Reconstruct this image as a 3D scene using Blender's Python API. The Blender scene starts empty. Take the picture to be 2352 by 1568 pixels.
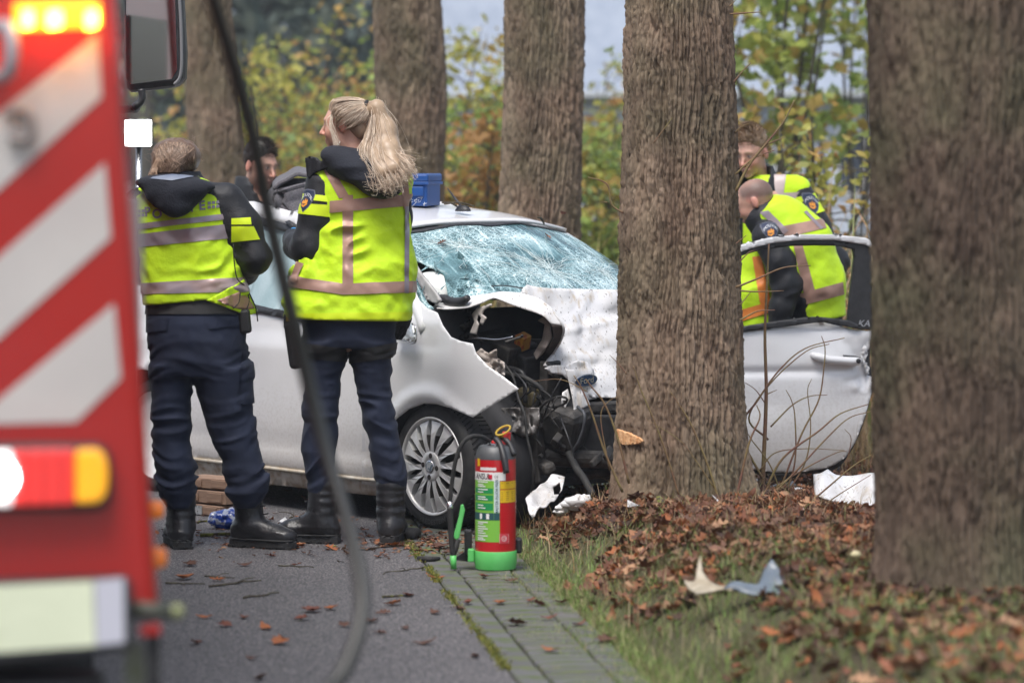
import bpy, bmesh, math, random
import numpy as np
from mathutils import Vector, Matrix, noise as mnoise
from mathutils.geometry import delaunay_2d_cdt
from mathutils.bvhtree import BVHTree
R = math.radians
rng = np.random.default_rng(7)
random.seed(7)
scene = bpy.context.scene
col = scene.collection

# ---------------------------------------------------------------- camera, sky, light, exposure
CH, CF, CX, CY = 1.634, 7840.0, 1176.0, 356.0     # eye height; focal length and principal point on a 2352 px wide picture
cd = bpy.data.cameras.new('Camera'); cam = bpy.data.objects.new('Camera', cd); col.objects.link(cam)
cam.location = (0, 0, CH); cam.rotation_euler = (R(90), 0, 0)
cd.sensor_width = 36; cd.lens = CF / 2352 * 36; cd.shift_y = -(784.2 - CY) / 2352
cd.clip_start = 0.1; cd.clip_end = 3000
cd.dof.use_dof = True; cd.dof.focus_distance = 14.9; cd.dof.aperture_fstop = 2.35
scene.camera = cam
wd = bpy.data.worlds.new('World'); scene.world = wd; wd.use_nodes = True
wn = wd.node_tree.nodes; wl = wd.node_tree.links
sky = wn.new('ShaderNodeTexSky'); sky.sky_type = 'NISHITA'; sky.sun_disc = False
SUN_AZ, SUN_EL = 203.0, 64.0                      # compass from +Y clockwise
sky.sun_elevation = R(SUN_EL); sky.sun_rotation = R(SUN_AZ); sky.dust_density = 3.0; sky.air_density = 1.0
hs = wn.new('ShaderNodeHueSaturation'); hs.inputs['Saturation'].default_value = 0.62
bg = wn['Background']; bg.inputs['Strength'].default_value = 0.108
wl.new(sky.outputs[0], hs.inputs['Color']); wl.new(hs.outputs[0], bg.inputs['Color'])
sd = bpy.data.lights.new('Sun', 'SUN'); sun = bpy.data.objects.new('Sun', sd); col.objects.link(sun)
sd.energy = 1.5; sd.angle = R(25); sd.color = (1, 0.965, 0.92)
_a, _e = R(SUN_AZ), R(SUN_EL)
sun.rotation_euler = Vector((math.sin(_a) * math.cos(_e), math.cos(_a) * math.cos(_e), math.sin(_e))).to_track_quat('Z', 'Y').to_euler()
sun.location = (0, 0, 30)
scene.view_settings.view_transform = 'Standard'; scene.view_settings.look = 'None'
scene.view_settings.exposure = 1.12; scene.view_settings.gamma = 1
scene.render.engine = 'CYCLES'
scene.cycles.use_denoising = True
scene.cycles.max_bounces = 6; scene.cycles.transparent_max_bounces = 12
scene.cycles.caustics_reflective = False; scene.cycles.caustics_refractive = False
scene.cycles.sample_clamp_indirect = 4.0

# ---------------------------------------------------------------- picture <-> place
CAMP = np.array([0, 0, CH])
def ray(px, py): return np.array([(px - CX) / CF, 1.0, -(py - CY) / CF])
def P3(px, py, D): return CAMP + ray(px, py) * D
def on_plane(px, py, p, n):
    d = ray(px, py); return CAMP + d * (np.dot(np.asarray(p) - CAMP, n) / np.dot(d, n))
def PZ(px, py, z=0.0): return on_plane(px, py, (0, 0, z), np.array([0, 0, 1.0]))

# ---------------------------------------------------------------- noise
def _hash(ix, iy, iz):
    n = (ix * 374761393 + iy * 668265263 + iz * 1274126177) & 0x7fffffff
    n = ((n ^ (n >> 13)) * 1103515245) & 0x7fffffff
    n = (n ^ (n >> 16)) & 0xffff
    return n / 32767.5 - 1.0
def vnoise(p):
    p = np.asarray(p, dtype=np.float64); sh = p.shape[:-1]; p = p.reshape(-1, 3)
    i = np.floor(p).astype(np.int64); f = p - i; f = f * f * (3 - 2 * f)
    o = 0
    for dx in (0, 1):
        wx = f[:, 0] if dx else 1 - f[:, 0]
        for dy in (0, 1):
            wy = f[:, 1] if dy else 1 - f[:, 1]
            for dz in (0, 1):
                wz = f[:, 2] if dz else 1 - f[:, 2]
                o = o + wx * wy * wz * _hash(i[:, 0] + dx, i[:, 1] + dy, i[:, 2] + dz)
    return o.reshape(sh)
def fbm(p, oct=3, lac=2.0, gain=0.5):
    p = np.asarray(p, dtype=np.float64); o = 0; a = 1
    for k in range(oct): o = o + a * vnoise(p * lac ** k + 17.3 * k); a *= gain
    return o
def sstep(a, b, x): t = np.clip((np.asarray(x, float) - a) / (b - a), 0, 1); return t * t * (3 - 2 * t)

# ---------------------------------------------------------------- materials
MATS = {}
def mat(name, c=(0.5, 0.5, 0.5), rough=0.6, metal=0.0, c2=None, ns=6.0, nst=(1, 1, 1), lo=0.35, hi=0.65, bump=0.0, bs=40.0, bst=(1, 1, 1),
        spec=0.5, coat=0.0, attr=None, emit=None, es=0.0, sheen=0.0, alpha=None, trans=0.0, sub=0.0, detail=4.0, rvar=0.0):
    if name in MATS: return MATS[name]
    m = bpy.data.materials.new(name); m.use_nodes = True; nt = m.node_tree; N = nt.nodes; L = nt.links
    b = N['Principled BSDF']; b.inputs['Roughness'].default_value = rough; b.inputs['Metallic'].default_value = metal
    b.inputs['Specular IOR Level'].default_value = spec; b.inputs['Coat Weight'].default_value = coat; b.inputs['Coat Roughness'].default_value = 0.06
    b.inputs['Base Color'].default_value = (*c, 1); b.inputs['Sheen Weight'].default_value = sheen
    if sub: b.inputs['Subsurface Weight'].default_value = sub; b.inputs['Subsurface Scale'].default_value = 0.01; b.inputs['Subsurface Radius'].default_value = (1, 0.35, 0.2)
    if trans: b.inputs['Transmission Weight'].default_value = trans
    tc = N.new('ShaderNodeTexCoord')
    def noisen(scale, st, det=detail):
        mp = N.new('ShaderNodeMapping'); mp.inputs['Scale'].default_value = st; L.new(tc.outputs['Object'], mp.inputs['Vector'])
        n = N.new('ShaderNodeTexNoise'); n.inputs['Scale'].default_value = scale; n.inputs['Detail'].default_value = det; L.new(mp.outputs[0], n.inputs['Vector']); return n
    src = None
    if attr:
        a = N.new('ShaderNodeAttribute'); a.attribute_name = attr; src = a.outputs['Color']
    if c2 is not None:
        n = noisen(ns, nst); rp = N.new('ShaderNodeMapRange'); rp.inputs[1].default_value = lo; rp.inputs[2].default_value = hi; L.new(n.outputs['Fac'], rp.inputs[0])
        mx = N.new('ShaderNodeMix'); mx.data_type = 'RGBA'; mx.inputs[6].default_value = (*c, 1); mx.inputs[7].default_value = (*c2, 1)
        L.new(rp.outputs[0], mx.inputs[0]); o = mx.outputs[2]
        if src is not None:
            m2 = N.new('ShaderNodeMix'); m2.data_type = 'RGBA'; m2.blend_type = 'MULTIPLY'; m2.inputs[0].default_value = 1.0; L.new(src, m2.inputs[6]); L.new(o, m2.inputs[7]); o = m2.outputs[2]
        src = o
        if rvar:
            rr = N.new('ShaderNodeMapRange'); rr.inputs[3].default_value = rough - rvar; rr.inputs[4].default_value = rough + rvar; L.new(n.outputs['Fac'], rr.inputs[0]); L.new(rr.outputs[0], b.inputs['Roughness'])
    if src is not None: L.new(src, b.inputs['Base Color'])
    if bump:
        n = noisen(bs, bst); bn = N.new('ShaderNodeBump'); bn.inputs['Strength'].default_value = 1.0; bn.inputs['Distance'].default_value = bump; L.new(n.outputs['Fac'], bn.inputs['Height']); L.new(bn.outputs[0], b.inputs['Normal'])
    if emit is not None: b.inputs['Emission Color'].default_value = (*emit, 1); b.inputs['Emission Strength'].default_value = es
    MATS[name] = m; return m
def leafmat(name, trans=0.35, rough=0.6):
    if name in MATS: return MATS[name]
    m = bpy.data.materials.new(name); m.use_nodes = True; N = m.node_tree.nodes; L = m.node_tree.links
    b = N['Principled BSDF']; b.inputs['Roughness'].default_value = rough; a = N.new('ShaderNodeAttribute'); a.attribute_name = 'Col'
    t = N.new('ShaderNodeBsdfTranslucent'); mx = N.new('ShaderNodeMixShader'); mx.inputs[0].default_value = trans
    L.new(a.outputs['Color'], b.inputs['Base Color']); L.new(a.outputs['Color'], t.inputs['Color'])
    L.new(b.outputs[0], mx.inputs[1]); L.new(t.outputs[0], mx.inputs[2]); L.new(mx.outputs[0], N['Material Output'].inputs['Surface'])
    MATS[name] = m; return m

# ---------------------------------------------------------------- objects
def tag(o, label=None, cat=None, group=None, kind=None):
    if label: o['label'] = label
    if cat: o['category'] = cat
    if group: o['group'] = group
    if kind: o['kind'] = kind
    return o
def empty(name, loc=(0, 0, 0), rz=0.0, label=None, cat=None, group=None):
    o = bpy.data.objects.new(name, None); col.objects.link(o); o.location = loc; o.rotation_euler = (0, 0, rz); o.empty_display_size = 0.1
    return tag(o, label, cat, group)
def rootmat(o):
    M = Matrix.Identity(4)
    while o is not None: M = (Matrix.Translation(o.location) @ o.rotation_euler.to_matrix().to_4x4()) @ M; o = o.parent
    return M
def mesh_of(name, V, F, smooth=True, cols=None):
    me = bpy.data.meshes.new(name); V = np.asarray(V, float)
    me.from_pydata([tuple(v) for v in V], [], [tuple(int(i) for i in f) for f in F]) if not isinstance(F, np.ndarray) else fast_mesh(me, V, F)
    if smooth: me.polygons.foreach_set('use_smooth', np.ones(len(me.polygons), bool))
    if cols is not None:
        ca = me.color_attributes.new('Col', 'FLOAT_COLOR', 'POINT'); cc = np.ones((len(V), 4)); cc[:, :3] = cols; ca.data.foreach_set('color', cc.ravel())
    me.update(); return me
def fast_mesh(me, V, F):
    k = F.shape[1]; me.vertices.add(len(V)); me.vertices.foreach_set('co', V.ravel()); me.loops.add(F.size); me.polygons.add(len(F))
    me.loops.foreach_set('vertex_index', F.ravel().astype(np.int32)); me.polygons.foreach_set('loop_start', np.arange(0, F.size, k, dtype=np.int32))
    me.polygons.foreach_set('loop_total', np.full(len(F), k, dtype=np.int32)); me.update(calc_edges=True)
def mk(name, VF, m, parent=None, loc=None, smooth=True, world=True, cols=None, label=None, cat=None, group=None, kind=None, thick=0.0, toff=0.0, bevel=0.0, sharp=None):
    """VF in world coordinates (world=True) or in the root's own; loc = where a top-level mesh has its origin."""
    V, F = VF[0], VF[1]; V = np.asarray(V, float).reshape(-1, 3)
    if parent is not None and world:
        Mi = np.array(rootmat(parent).inverted()); V = V @ Mi[:3, :3].T + Mi[:3, 3]
    if parent is None and loc is not None and world: V = V - np.asarray(loc)
    me = mesh_of(name, V, F, smooth, cols); o = bpy.data.objects.new(name, me); col.objects.link(o); me.materials.append(m)
    if parent is not None: o.parent = parent
    elif loc is not None: o.location = loc
    if thick: md = o.modifiers.new('th', 'SOLIDIFY'); md.thickness = thick; md.offset = toff
    if bevel: md = o.modifiers.new('bv', 'BEVEL'); md.width = bevel; md.segments = 2; md.limit_method = 'ANGLE'; md.angle_limit = R(40)
    if sharp: me.set_sharp_from_angle(angle=R(sharp))
    return tag(o, label, cat, group, kind)
def join(*parts):
    V = []; F = []; n = 0
    for v, f in parts:
        v = np.asarray(v, float).reshape(-1, 3); V.append(v); F += [tuple(int(i) + n for i in q) for q in f]; n += len(v)
    return np.vstack(V), F
def xf(VF, M):
    V = np.asarray(VF[0], float); M = np.array(M); return V @ M[:3, :3].T + M[:3, 3], VF[1]
def box(cx, cy, cz, sx, sy, sz):
    V = [(cx + a * sx / 2, cy + b * sy / 2, cz + c * sz / 2) for a in (-1, 1) for b in (-1, 1) for c in (-1, 1)]
    return np.array(V), [(0, 1, 3, 2), (4, 6, 7, 5), (0, 4, 5, 1), (2, 3, 7, 6), (0, 2, 6, 4), (1, 5, 7, 3)]
def prism(poly, d):
    """poly: list of 3d points (planar loop); extruded by vector d"""
    p = np.asarray(poly, float); n = len(p); V = np.vstack([p, p + np.asarray(d)])
    F = [tuple(range(n - 1, -1, -1)), tuple(range(n, 2 * n))] + [(i, (i + 1) % n, n + (i + 1) % n, n + i) for i in range(n)]
    return V, F
def spline(pts, n):
    p = np.asarray(pts, float); k = len(p)
    if k < 3: t = np.linspace(0, 1, n)[:, None]; return p[0] * (1 - t) + p[-1] * t
    q = np.vstack([2 * p[0] - p[1], p, 2 * p[-1] - p[-2]]); u = np.linspace(0, k - 1, n); i = np.minimum(u.astype(int), k - 2); t = (u - i)[:, None]
    a, b, c, d = q[i], q[i + 1], q[i + 2], q[i + 3]
    return 0.5 * (2 * b + (c - a) * t + (2 * a - 5 * b + 4 * c - d) * t ** 2 + (3 * b - a - 3 * c + d) * t ** 3)
def tube(pts, r, n=8, steps=None, caps=True):
    p = np.asarray(pts, float)
    if steps: rr = np.interp(np.linspace(0, 1, steps), np.linspace(0, 1, len(p)), np.broadcast_to(r, len(p))); p = spline(p, steps); r = rr
    r = np.broadcast_to(r, len(p)); T = np.gradient(p, axis=0); T /= np.linalg.norm(T, axis=1)[:, None] + 1e-12
    up = np.array([0.0, 0, 1]) if abs(T[0][2]) < 0.9 else np.array([1.0, 0, 0]); a = np.cross(T[0], up); a /= np.linalg.norm(a)
    V = []; th = np.linspace(0, 2 * np.pi, n, endpoint=False)
    for i in range(len(p)):
        a = a - T[i] * np.dot(a, T[i]); a /= np.linalg.norm(a) + 1e-12; b = np.cross(T[i], a)
        V.append(p[i] + r[i] * (np.cos(th)[:, None] * a + np.sin(th)[:, None] * b))
    V = np.vstack(V); F = [(i * n + j, i * n + (j + 1) % n, (i + 1) * n + (j + 1) % n, (i + 1) * n + j) for i in range(len(p) - 1) for j in range(n)]
    if caps: F += [tuple(range(n - 1, -1, -1)), tuple(range((len(p) - 1) * n, len(p) * n))]
    return V, F
def lathe(prof, n=32, axis='z', caps=(1, 1)):
    """prof: (radius, height) pairs"""
    th = np.linspace(0, 2 * np.pi, n, endpoint=False); V = []; k = len(prof)
    for r, h in prof: V.append(np.stack([r * np.cos(th), r * np.sin(th), np.full(n, h)], 1))
    V = np.vstack(V); F = [(i * n + j, i * n + (j + 1) % n, (i + 1) * n + (j + 1) % n, (i + 1) * n + j) for i in range(k - 1) for j in range(n)]
    if caps[0]: F.append(tuple(range(n - 1, -1, -1)))
    if caps[1]: F.append(tuple(range((k - 1) * n, k * n)))
    if axis == 'y': V = V[:, [0, 2, 1]] * np.array([1, 1, -1])
    if axis == 'x': V = V[:, [2, 1, 0]] * np.array([1, 1, -1])
    return V, F
def grid(nu, nv, fn):
    u, v = np.meshgrid(np.linspace(0, 1, nu), np.linspace(0, 1, nv), indexing='ij'); V = fn(u.ravel(), v.ravel())
    F = [(i * nv + j, (i + 1) * nv + j, (i + 1) * nv + j + 1, i * nv + j + 1) for i in range(nu - 1) for j in range(nv - 1)]
    return np.asarray(V), F
def inpoly(pts, poly):
    x, y = pts[:, 0], pts[:, 1]; c = np.zeros(len(pts), bool); p = np.asarray(poly)
    for i in range(len(p)):
        (x1, y1), (x2, y2) = p[i - 1], p[i]
        k = ((y1 > y) != (y2 > y)); c ^= k & (x < (x2 - x1) * (y - y1) / (y2 - y1 + 1e-15) + x1)
    return c
def densify(poly, step):
    o = []; p = np.asarray(poly, float)
    for i in range(len(p)):
        a, b = p[i], p[(i + 1) % len(p)]; k = max(1, int(np.ceil(np.linalg.norm(b - a) / step)))
        for j in range(k): o.append(a + (b - a) * j / k)
    return np.array(o)
def patch(outline, step, mapf=None, holes=()):
    """fine triangulation of a 2d outline (with holes), then mapped to 3d by mapf(u, v)"""
    rings = [densify(outline, step)] + [densify(h, step) for h in holes]; pts = []; ed = []
    for r in rings:
        b = len(pts); pts += [tuple(q) for q in r]; ed += [(b + i, b + (i + 1) % len(r)) for i in range(len(r))]
    o = np.asarray(outline); mn, mx = o.min(0), o.max(0)
    gx = np.arange(mn[0] + step / 2, mx[0], step); gy = np.arange(mn[1] + step / 2, mx[1], step)
    if len(gx) and len(gy):
        g = np.stack(np.meshgrid(gx, gy), -1).reshape(-1, 2); g = g + (rng.random(g.shape) - 0.5) * step * 0.15
        k = inpoly(g, rings[0])
        for h in rings[1:]: k &= ~inpoly(g, h)
        allr = np.vstack(rings); g = g[k]
        if len(g): d = np.min(np.linalg.norm(g[:, None] - allr[None], axis=2), axis=1) if len(g) * len(allr) < 4e7 else np.full(len(g), 1.0); g = g[d > step * 0.45]
        pts += [tuple(q) for q in g]
    res = delaunay_2d_cdt([Vector(p) for p in pts], ed, [], 0, 1e-7)
    V2 = np.array([tuple(v) for v in res[0]]); F = [tuple(f) for f in res[2]]
    cen = np.array([V2[list(f)].mean(0) for f in F]); k = inpoly(cen, rings[0])
    for h in rings[1:]: k &= ~inpoly(cen, h)
    F = [f for f, q in zip(F, k) if q]
    if mapf is None: return V2, F
    V = mapf(V2[:, 0], V2[:, 1]); return (np.stack(V, 1) if isinstance(V, tuple) else np.asarray(V)), F
def curve2(pts, n): return spline(pts, n)
def text_mesh(s, size=1.0, bold=0.0, depth=0.0, spacing=1.0):
    c = bpy.data.curves.new('t', 'FONT'); c.body = s; c.size = size; c.align_x = 'CENTER'; c.align_y = 'CENTER'; c.offset = bold; c.extrude = depth; c.space_character = spacing; c.resolution_u = 3
    o = bpy.data.objects.new('t', c); col.objects.link(o); dg = bpy.context.evaluated_depsgraph_get(); me = bpy.data.meshes.new_from_object(o.evaluated_get(dg))
    V = np.array([tuple(v.co) for v in me.vertices]); F = [tuple(p.vertices) for p in me.polygons]
    bpy.data.objects.remove(o); bpy.data.curves.remove(c); bpy.data.meshes.remove(me); return V, F
def bvh_of(VF): return BVHTree.FromPolygons([tuple(v) for v in VF[0]], [tuple(int(i) for i in f) for f in VF[1]])
def wrap(VF2, org, ex, ey, VF_target, off=0.002, back=0.4):
    """lay a flat (x, y) drawing onto a surface: org + x*ex + y*ey, pushed along ex x ey until it meets the target"""
    V2 = np.asarray(VF2[0], float); ex = np.asarray(ex, float); ey = np.asarray(ey, float); n = np.cross(ex, ey); n /= np.linalg.norm(n)
    t = VF_target if isinstance(VF_target, BVHTree) else bvh_of(VF_target); out = []; last = 0.0
    for v in V2:
        p = np.asarray(org) + v[0] * ex + v[1] * ey
        h = t.ray_cast(Vector(p + n * back), Vector(-n), back * 2.5)
        if h[0] is not None: last = float(np.dot(np.array(h[0]) - p, n)); out.append(np.array(h[0]) + n * off)
        else: out.append(p + n * (last + off))
    return np.array(out), VF2[1]
def fine2(VF2, step):
    """subdivide a flat drawing so that it can follow a curved surface"""
    bm = bmesh.new(); vs = [bm.verts.new((v[0], v[1], 0)) for v in VF2[0]]
    for f in VF2[1]:
        try: bm.faces.new([vs[i] for i in f])
        except ValueError: pass
    mn = np.min(np.asarray(VF2[0])[:, :2], 0); mx = np.max(np.asarray(VF2[0])[:, :2], 0)
    for ax in (0, 1):
        for c in np.arange(mn[ax] + step, mx[ax], step):
            no = [0, 0, 0]; no[ax] = 1; co = [0, 0, 0]; co[ax] = c
            bmesh.ops.bisect_plane(bm, geom=bm.verts[:] + bm.edges[:] + bm.faces[:], plane_co=co, plane_no=no)
    bm.verts.index_update(); V = np.array([tuple(v.co) for v in bm.verts]); F = [tuple(v.index for v in f.verts) for f in bm.faces]; bm.free(); return V, F
def bm_cut(VF, planes, off=0.003):
    """the piece of a surface inside all half-spaces (point, inward normal), lifted by off along its normals"""
    bm = bmesh.new(); vs = [bm.verts.new(v) for v in VF[0]]
    for f in VF[1]:
        try: bm.faces.new([vs[int(i)] for i in f])
        except ValueError: pass
    bm.normal_update()
    for p, n in planes:
        bmesh.ops.bisect_plane(bm, geom=bm.verts[:] + bm.edges[:] + bm.faces[:], plane_co=Vector(p), plane_no=Vector(n), clear_inner=True, dist=1e-6)
    # keep the largest connected piece only
    seen = {}; best = []
    for f0 in bm.faces:
        if f0 in seen: continue
        st = [f0]; seen[f0] = 1; isl = [f0]
        while st:
            f = st.pop()
            for e in f.edges:
                for g in e.link_faces:
                    if g not in seen: seen[g] = 1; st.append(g); isl.append(g)
        if len(isl) > len(best): best = isl
    keep = set(best); bmesh.ops.delete(bm, geom=[f for f in bm.faces if f not in keep], context='FACES')
    bm.normal_update(); bm.verts.index_update()
    V = np.array([tuple(v.co + v.normal * off) for v in bm.verts]).reshape(-1, 3); F = [tuple(v.index for v in f.verts) for f in bm.faces]; bm.free(); return V, F

# ---------------------------------------------------------------- distance fields -> skin (bodies, clothes, soft things)
class Field:
    def __init__(s, lo, hi, h):
        s.lo = np.asarray(lo, float); s.h = h; s.n = np.ceil((np.asarray(hi) - s.lo) / h).astype(int) + 1
        s.d = np.full(s.n, 1.0, np.float32); s.ax = [s.lo[i] + h * np.arange(s.n[i]) for i in range(3)]
    def sub(s, lo, hi):
        a = np.clip(np.floor((np.asarray(lo) - s.lo) / s.h).astype(int), 0, s.n); b = np.clip(np.ceil((np.asarray(hi) - s.lo) / s.h).astype(int) + 1, 0, s.n)
        if np.any(b <= a): return None, None
        sl = tuple(slice(a[i], b[i]) for i in range(3))
        g = np.stack(np.meshgrid(*[s.ax[i][sl[i]] for i in range(3)], indexing='ij'), -1)
        return sl, g
    def put(s, fn, lo, hi, k=0.02, op='u'):
        m = 0.03 + k * 2; sl, g = s.sub(np.asarray(lo) - m, np.asarray(hi) + m)
        if sl is None: return s
        f = fn(g); d = s.d[sl]
        if op == 'u':
            hh = np.clip(0.5 + 0.5 * (d - f) / k, 0, 1) if k > 0 else (f < d) * 1.0
            s.d[sl] = d * (1 - hh) + f * hh - k * hh * (1 - hh)
        elif op == 's':
            hh = np.clip(0.5 - 0.5 * (d + f) / max(k, 1e-6), 0, 1); s.d[sl] = d * (1 - hh) + (-f) * hh + k * hh * (1 - hh)
        return s
    def cone(s, a, b, ra, rb, k=0.02, sq=(1, 1, 1), op='u'):
        a = np.asarray(a, float); b = np.asarray(b, float); sq = np.asarray(sq, float); r = max(ra, rb) / min(sq)
        def fn(g):
            pa = (g - a) * sq; ba = (b - a) * sq; t = np.clip(pa @ ba / (ba @ ba + 1e-9), 0, 1); return np.linalg.norm(pa - t[..., None] * ba, axis=-1) - (ra + (rb - ra) * t)
        return s.put(fn, np.minimum(a, b) - r, np.maximum(a, b) + r, k, op)
    def path(s, pts, rs, k=0.02, sq=(1, 1, 1)):
        for i in range(len(pts) - 1): s.cone(pts[i], pts[i + 1], rs[i], rs[i + 1], k, sq)
        return s
    def ell(s, c, r, k=0.02, rot=None, op='u'):
        c = np.asarray(c, float); r = np.asarray(r, float); M = None if rot is None else np.array(rot)[:3, :3]; mr = r.max()
        def fn(g):
            q = g - c
            if M is not None: q = q @ M
            k0 = np.linalg.norm(q / r, axis=-1); k1 = np.linalg.norm(q / r ** 2, axis=-1); return k0 * (k0 - 1) / (k1 + 1e-6)
        return s.put(fn, c - mr, c + mr, k, op)
    def stack(s, rows, k=0.02, op='u', p=2.0):
        """rows: (z, cx, cy, a, b) sections of an upright form, from low to high"""
        r = np.array(sorted(rows), float); zz = r[:, 0]
        def fn(g):
            z = np.clip(g[..., 2], zz[0], zz[-1]); cx, cy, a, b = [np.interp(z, zz, r[:, i]) for i in (1, 2, 3, 4)]
            ux = np.abs((g[..., 0] - cx) / a); uy = np.abs((g[..., 1] - cy) / b); q = (ux ** p + uy ** p) ** (1 / p)
            d = (q - 1) * np.minimum(a, b); dz = np.abs(g[..., 2] - (zz[0] + zz[-1]) / 2) - (zz[-1] - zz[0]) / 2
            return np.where(dz > 0, np.maximum(d, dz), np.maximum(d, dz * 0.8))
        m = r[:, 3].max(); n = r[:, 4].max()
        return s.put(fn, (r[:, 1].min() - m, r[:, 2].min() - n, zz[0]), (r[:, 1].max() + m, r[:, 2].max() + n, zz[-1]), k, op)
    def cut(s, p, n, k=0.004):
        """keep the side of the plane that n points to"""
        g = sum((s.ax[i].reshape([-1 if j == i else 1 for j in range(3)]) - p[i]) * n[i] for i in range(3)); s.d = np.maximum(s.d, -g.astype(np.float32)); return s
    def warp(s, fn):
        """add a wrinkle field near the surface"""
        k = np.abs(s.d) < 0.05; idx = np.argwhere(k); pts = s.lo + idx * s.h; s.d[k] -= fn(pts).astype(np.float32); return s
    def skin(s):
        d = s.d; n = s.n; sg = d < 0
        c = np.zeros(n - 1, np.int8)
        for dx in (0, 1):
            for dy in (0, 1):
                for dz in (0, 1): c += sg[dx:n[0] - 1 + dx, dy:n[1] - 1 + dy, dz:n[2] - 1 + dz]
        act = (c > 0) & (c < 8); idx = np.argwhere(act); num = np.full(n - 1, -1, np.int64); num[act] = np.arange(len(idx))
        acc = np.zeros((len(idx), 3)); cnt = np.zeros(len(idx))
        corners = [(x, y, z) for x in (0, 1) for y in (0, 1) for z in (0, 1)]
        val = {k: d[idx[:, 0] + k[0], idx[:, 1] + k[1], idx[:, 2] + k[2]].astype(float) for k in corners}
        for a in corners:
            for ax in range(3):
                if a[ax]: continue
                b = list(a); b[ax] = 1; b = tuple(b); va, vb = val[a], val[b]; m = (va < 0) != (vb < 0)
                t = np.where(m, va / np.where(m, va - vb, 1), 0); pos = np.tile(np.array(a, float), (len(idx), 1)); pos[:, ax] = t
                acc[m] += pos[m]; cnt[m] += 1
        V = s.lo + (idx + acc / cnt[:, None]) * s.h; F = []
        for ax in range(3):
            o = [slice(1, n[i] - 1) for i in range(3)]; o2 = list(o); o[ax] = slice(0, n[ax] - 1); o2[ax] = slice(1, n[ax])
            s0 = sg[tuple(o)]; s1 = sg[tuple(o2)]; e = np.argwhere(s0 != s1)
            if not len(e): continue
            fl = s0[tuple(e.T)]; e = e + np.array([0 if i == ax else 1 for i in range(3)])
            u, v = (ax + 1) % 3, (ax + 2) % 3; q = []
            for du, dv in ((0, 0), (-1, 0), (-1, -1), (0, -1)):
                w = e.copy(); w[:, u] += du; w[:, v] += dv; q.append(num[tuple(w.T)])
            q = np.stack(q, 1); q[~fl] = q[~fl][:, ::-1]; F.append(q)
        return V, np.vstack(F)[:, ::-1] if False else np.vstack(F)
# ================================================================ the setting: ground, road, pavers, verge
ED = np.array([-0.1182, 0.993]); EN = np.array([0.993, 0.1182]); E0 = np.array([0.006, 10.64])
def lat(x, y): return (np.asarray(x) - E0[0]) * EN[0] + (np.asarray(y) - E0[1]) * EN[1]
def lon(x, y): return (np.asarray(x) - E0[0]) * ED[0] + (np.asarray(y) - E0[1]) * ED[1]
def ST(s, t): return E0[0] + s * ED[0] + t * EN[0], E0[1] + s * ED[1] + t * EN[1]
def hgt(x, y):
    x = np.asarray(x, float); y = np.asarray(y, float); t = lat(x, y)
    b = (0.25 - 0.05 * sstep(12, 13.8, y)) * sstep(0.42, 1.0, t) * (1 - 0.85 * sstep(14.35, 14.95, y) * (1 - sstep(19, 22, y)))
    b = b * (1 - 0.6 * sstep(1.08, 1.4, x) * sstep(13.5, 14.1, y)) - 0.35 * sstep(2.6, 3.8, t) + 0.45 * sstep(5.0, 7.0, t)
    b = b + sstep(0.4, 0.8, t) * (0.02 * vnoise(np.stack([x * 2.1, y * 2.1, 0 * x], -1)) + 0.012 * vnoise(np.stack([x * 7, y * 7, 0 * x + 3], -1)))
    low = (1 - sstep(0.36, 0.46, t)) * sstep(-7.6, -7.2, t)
    return b - 0.018 * low - 0.05 * (1 - sstep(-0.06, -0.04, t)) * sstep(-7.5, -7.3, t)
def axis(a, b, fine, lo, hi):
    m = np.arange(a, b + fine / 2, fine); l = a - np.geomspace(fine * 1.5, a - lo, 40)[::-1]; r = b + np.geomspace(fine * 1.5, hi - b, 40); return np.concatenate([l, m, r])
gx = axis(-1.2, 4.2, 0.06, -600, 600); gy = axis(8.4, 19, 0.07, -120, 1500)
gX, gY = np.meshgrid(gx, gy, indexing='ij'); gV = np.stack([gX, gY, hgt(gX, gY)], -1).reshape(-1, 3)
ny = len(gy); ii, jj = np.meshgrid(np.arange(len(gx) - 1), np.arange(ny - 1), indexing='ij'); b0 = (ii * ny + jj).ravel()
gF = np.stack([b0, b0 + ny, b0 + ny + 1, b0 + 1], 1)
mk('ground', (gV, gF), mat('soil', (0.055, 0.038, 0.022), 0.95, c2=(0.07, 0.075, 0.03), ns=1.3, bump=0.01, bs=60, detail=8), kind='structure')

def road_material():
    m = mat('asphalt', (0.085, 0.083, 0.088), 0.7, c2=(0.135, 0.13, 0.134), ns=0.9, lo=0.2, hi=0.8, bump=0.004, bs=190, rvar=0.12)
    N = m.node_tree.nodes; L = m.node_tree.links; b = N['Principled BSDF']; src = b.inputs['Base Color'].links[0].from_socket
    tc = N.new('ShaderNodeTexCoord'); v = N.new('ShaderNodeTexVoronoi'); v.inputs['Scale'].default_value = 110; L.new(tc.outputs['Object'], v.inputs['Vector'])
    cr = N.new('ShaderNodeValToRGB'); cr.color_ramp.elements[0].position = 0.12; cr.color_ramp.elements[0].color = (3.2, 3.1, 3.0, 1); cr.color_ramp.elements[1].position = 0.5; cr.color_ramp.elements[1].color = (0.5, 0.5, 0.52, 1)
    mx = N.new('ShaderNodeMix'); mx.data_type = 'RGBA'; mx.blend_type = 'MULTIPLY'; mx.inputs[0].default_value = 0.9
    L.new(v.outputs['Distance'], cr.inputs[0]); L.new(src, mx.inputs[6]); L.new(cr.outputs[0], mx.inputs[7]); L.new(mx.outputs[2], b.inputs['Base Color']); return m
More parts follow.
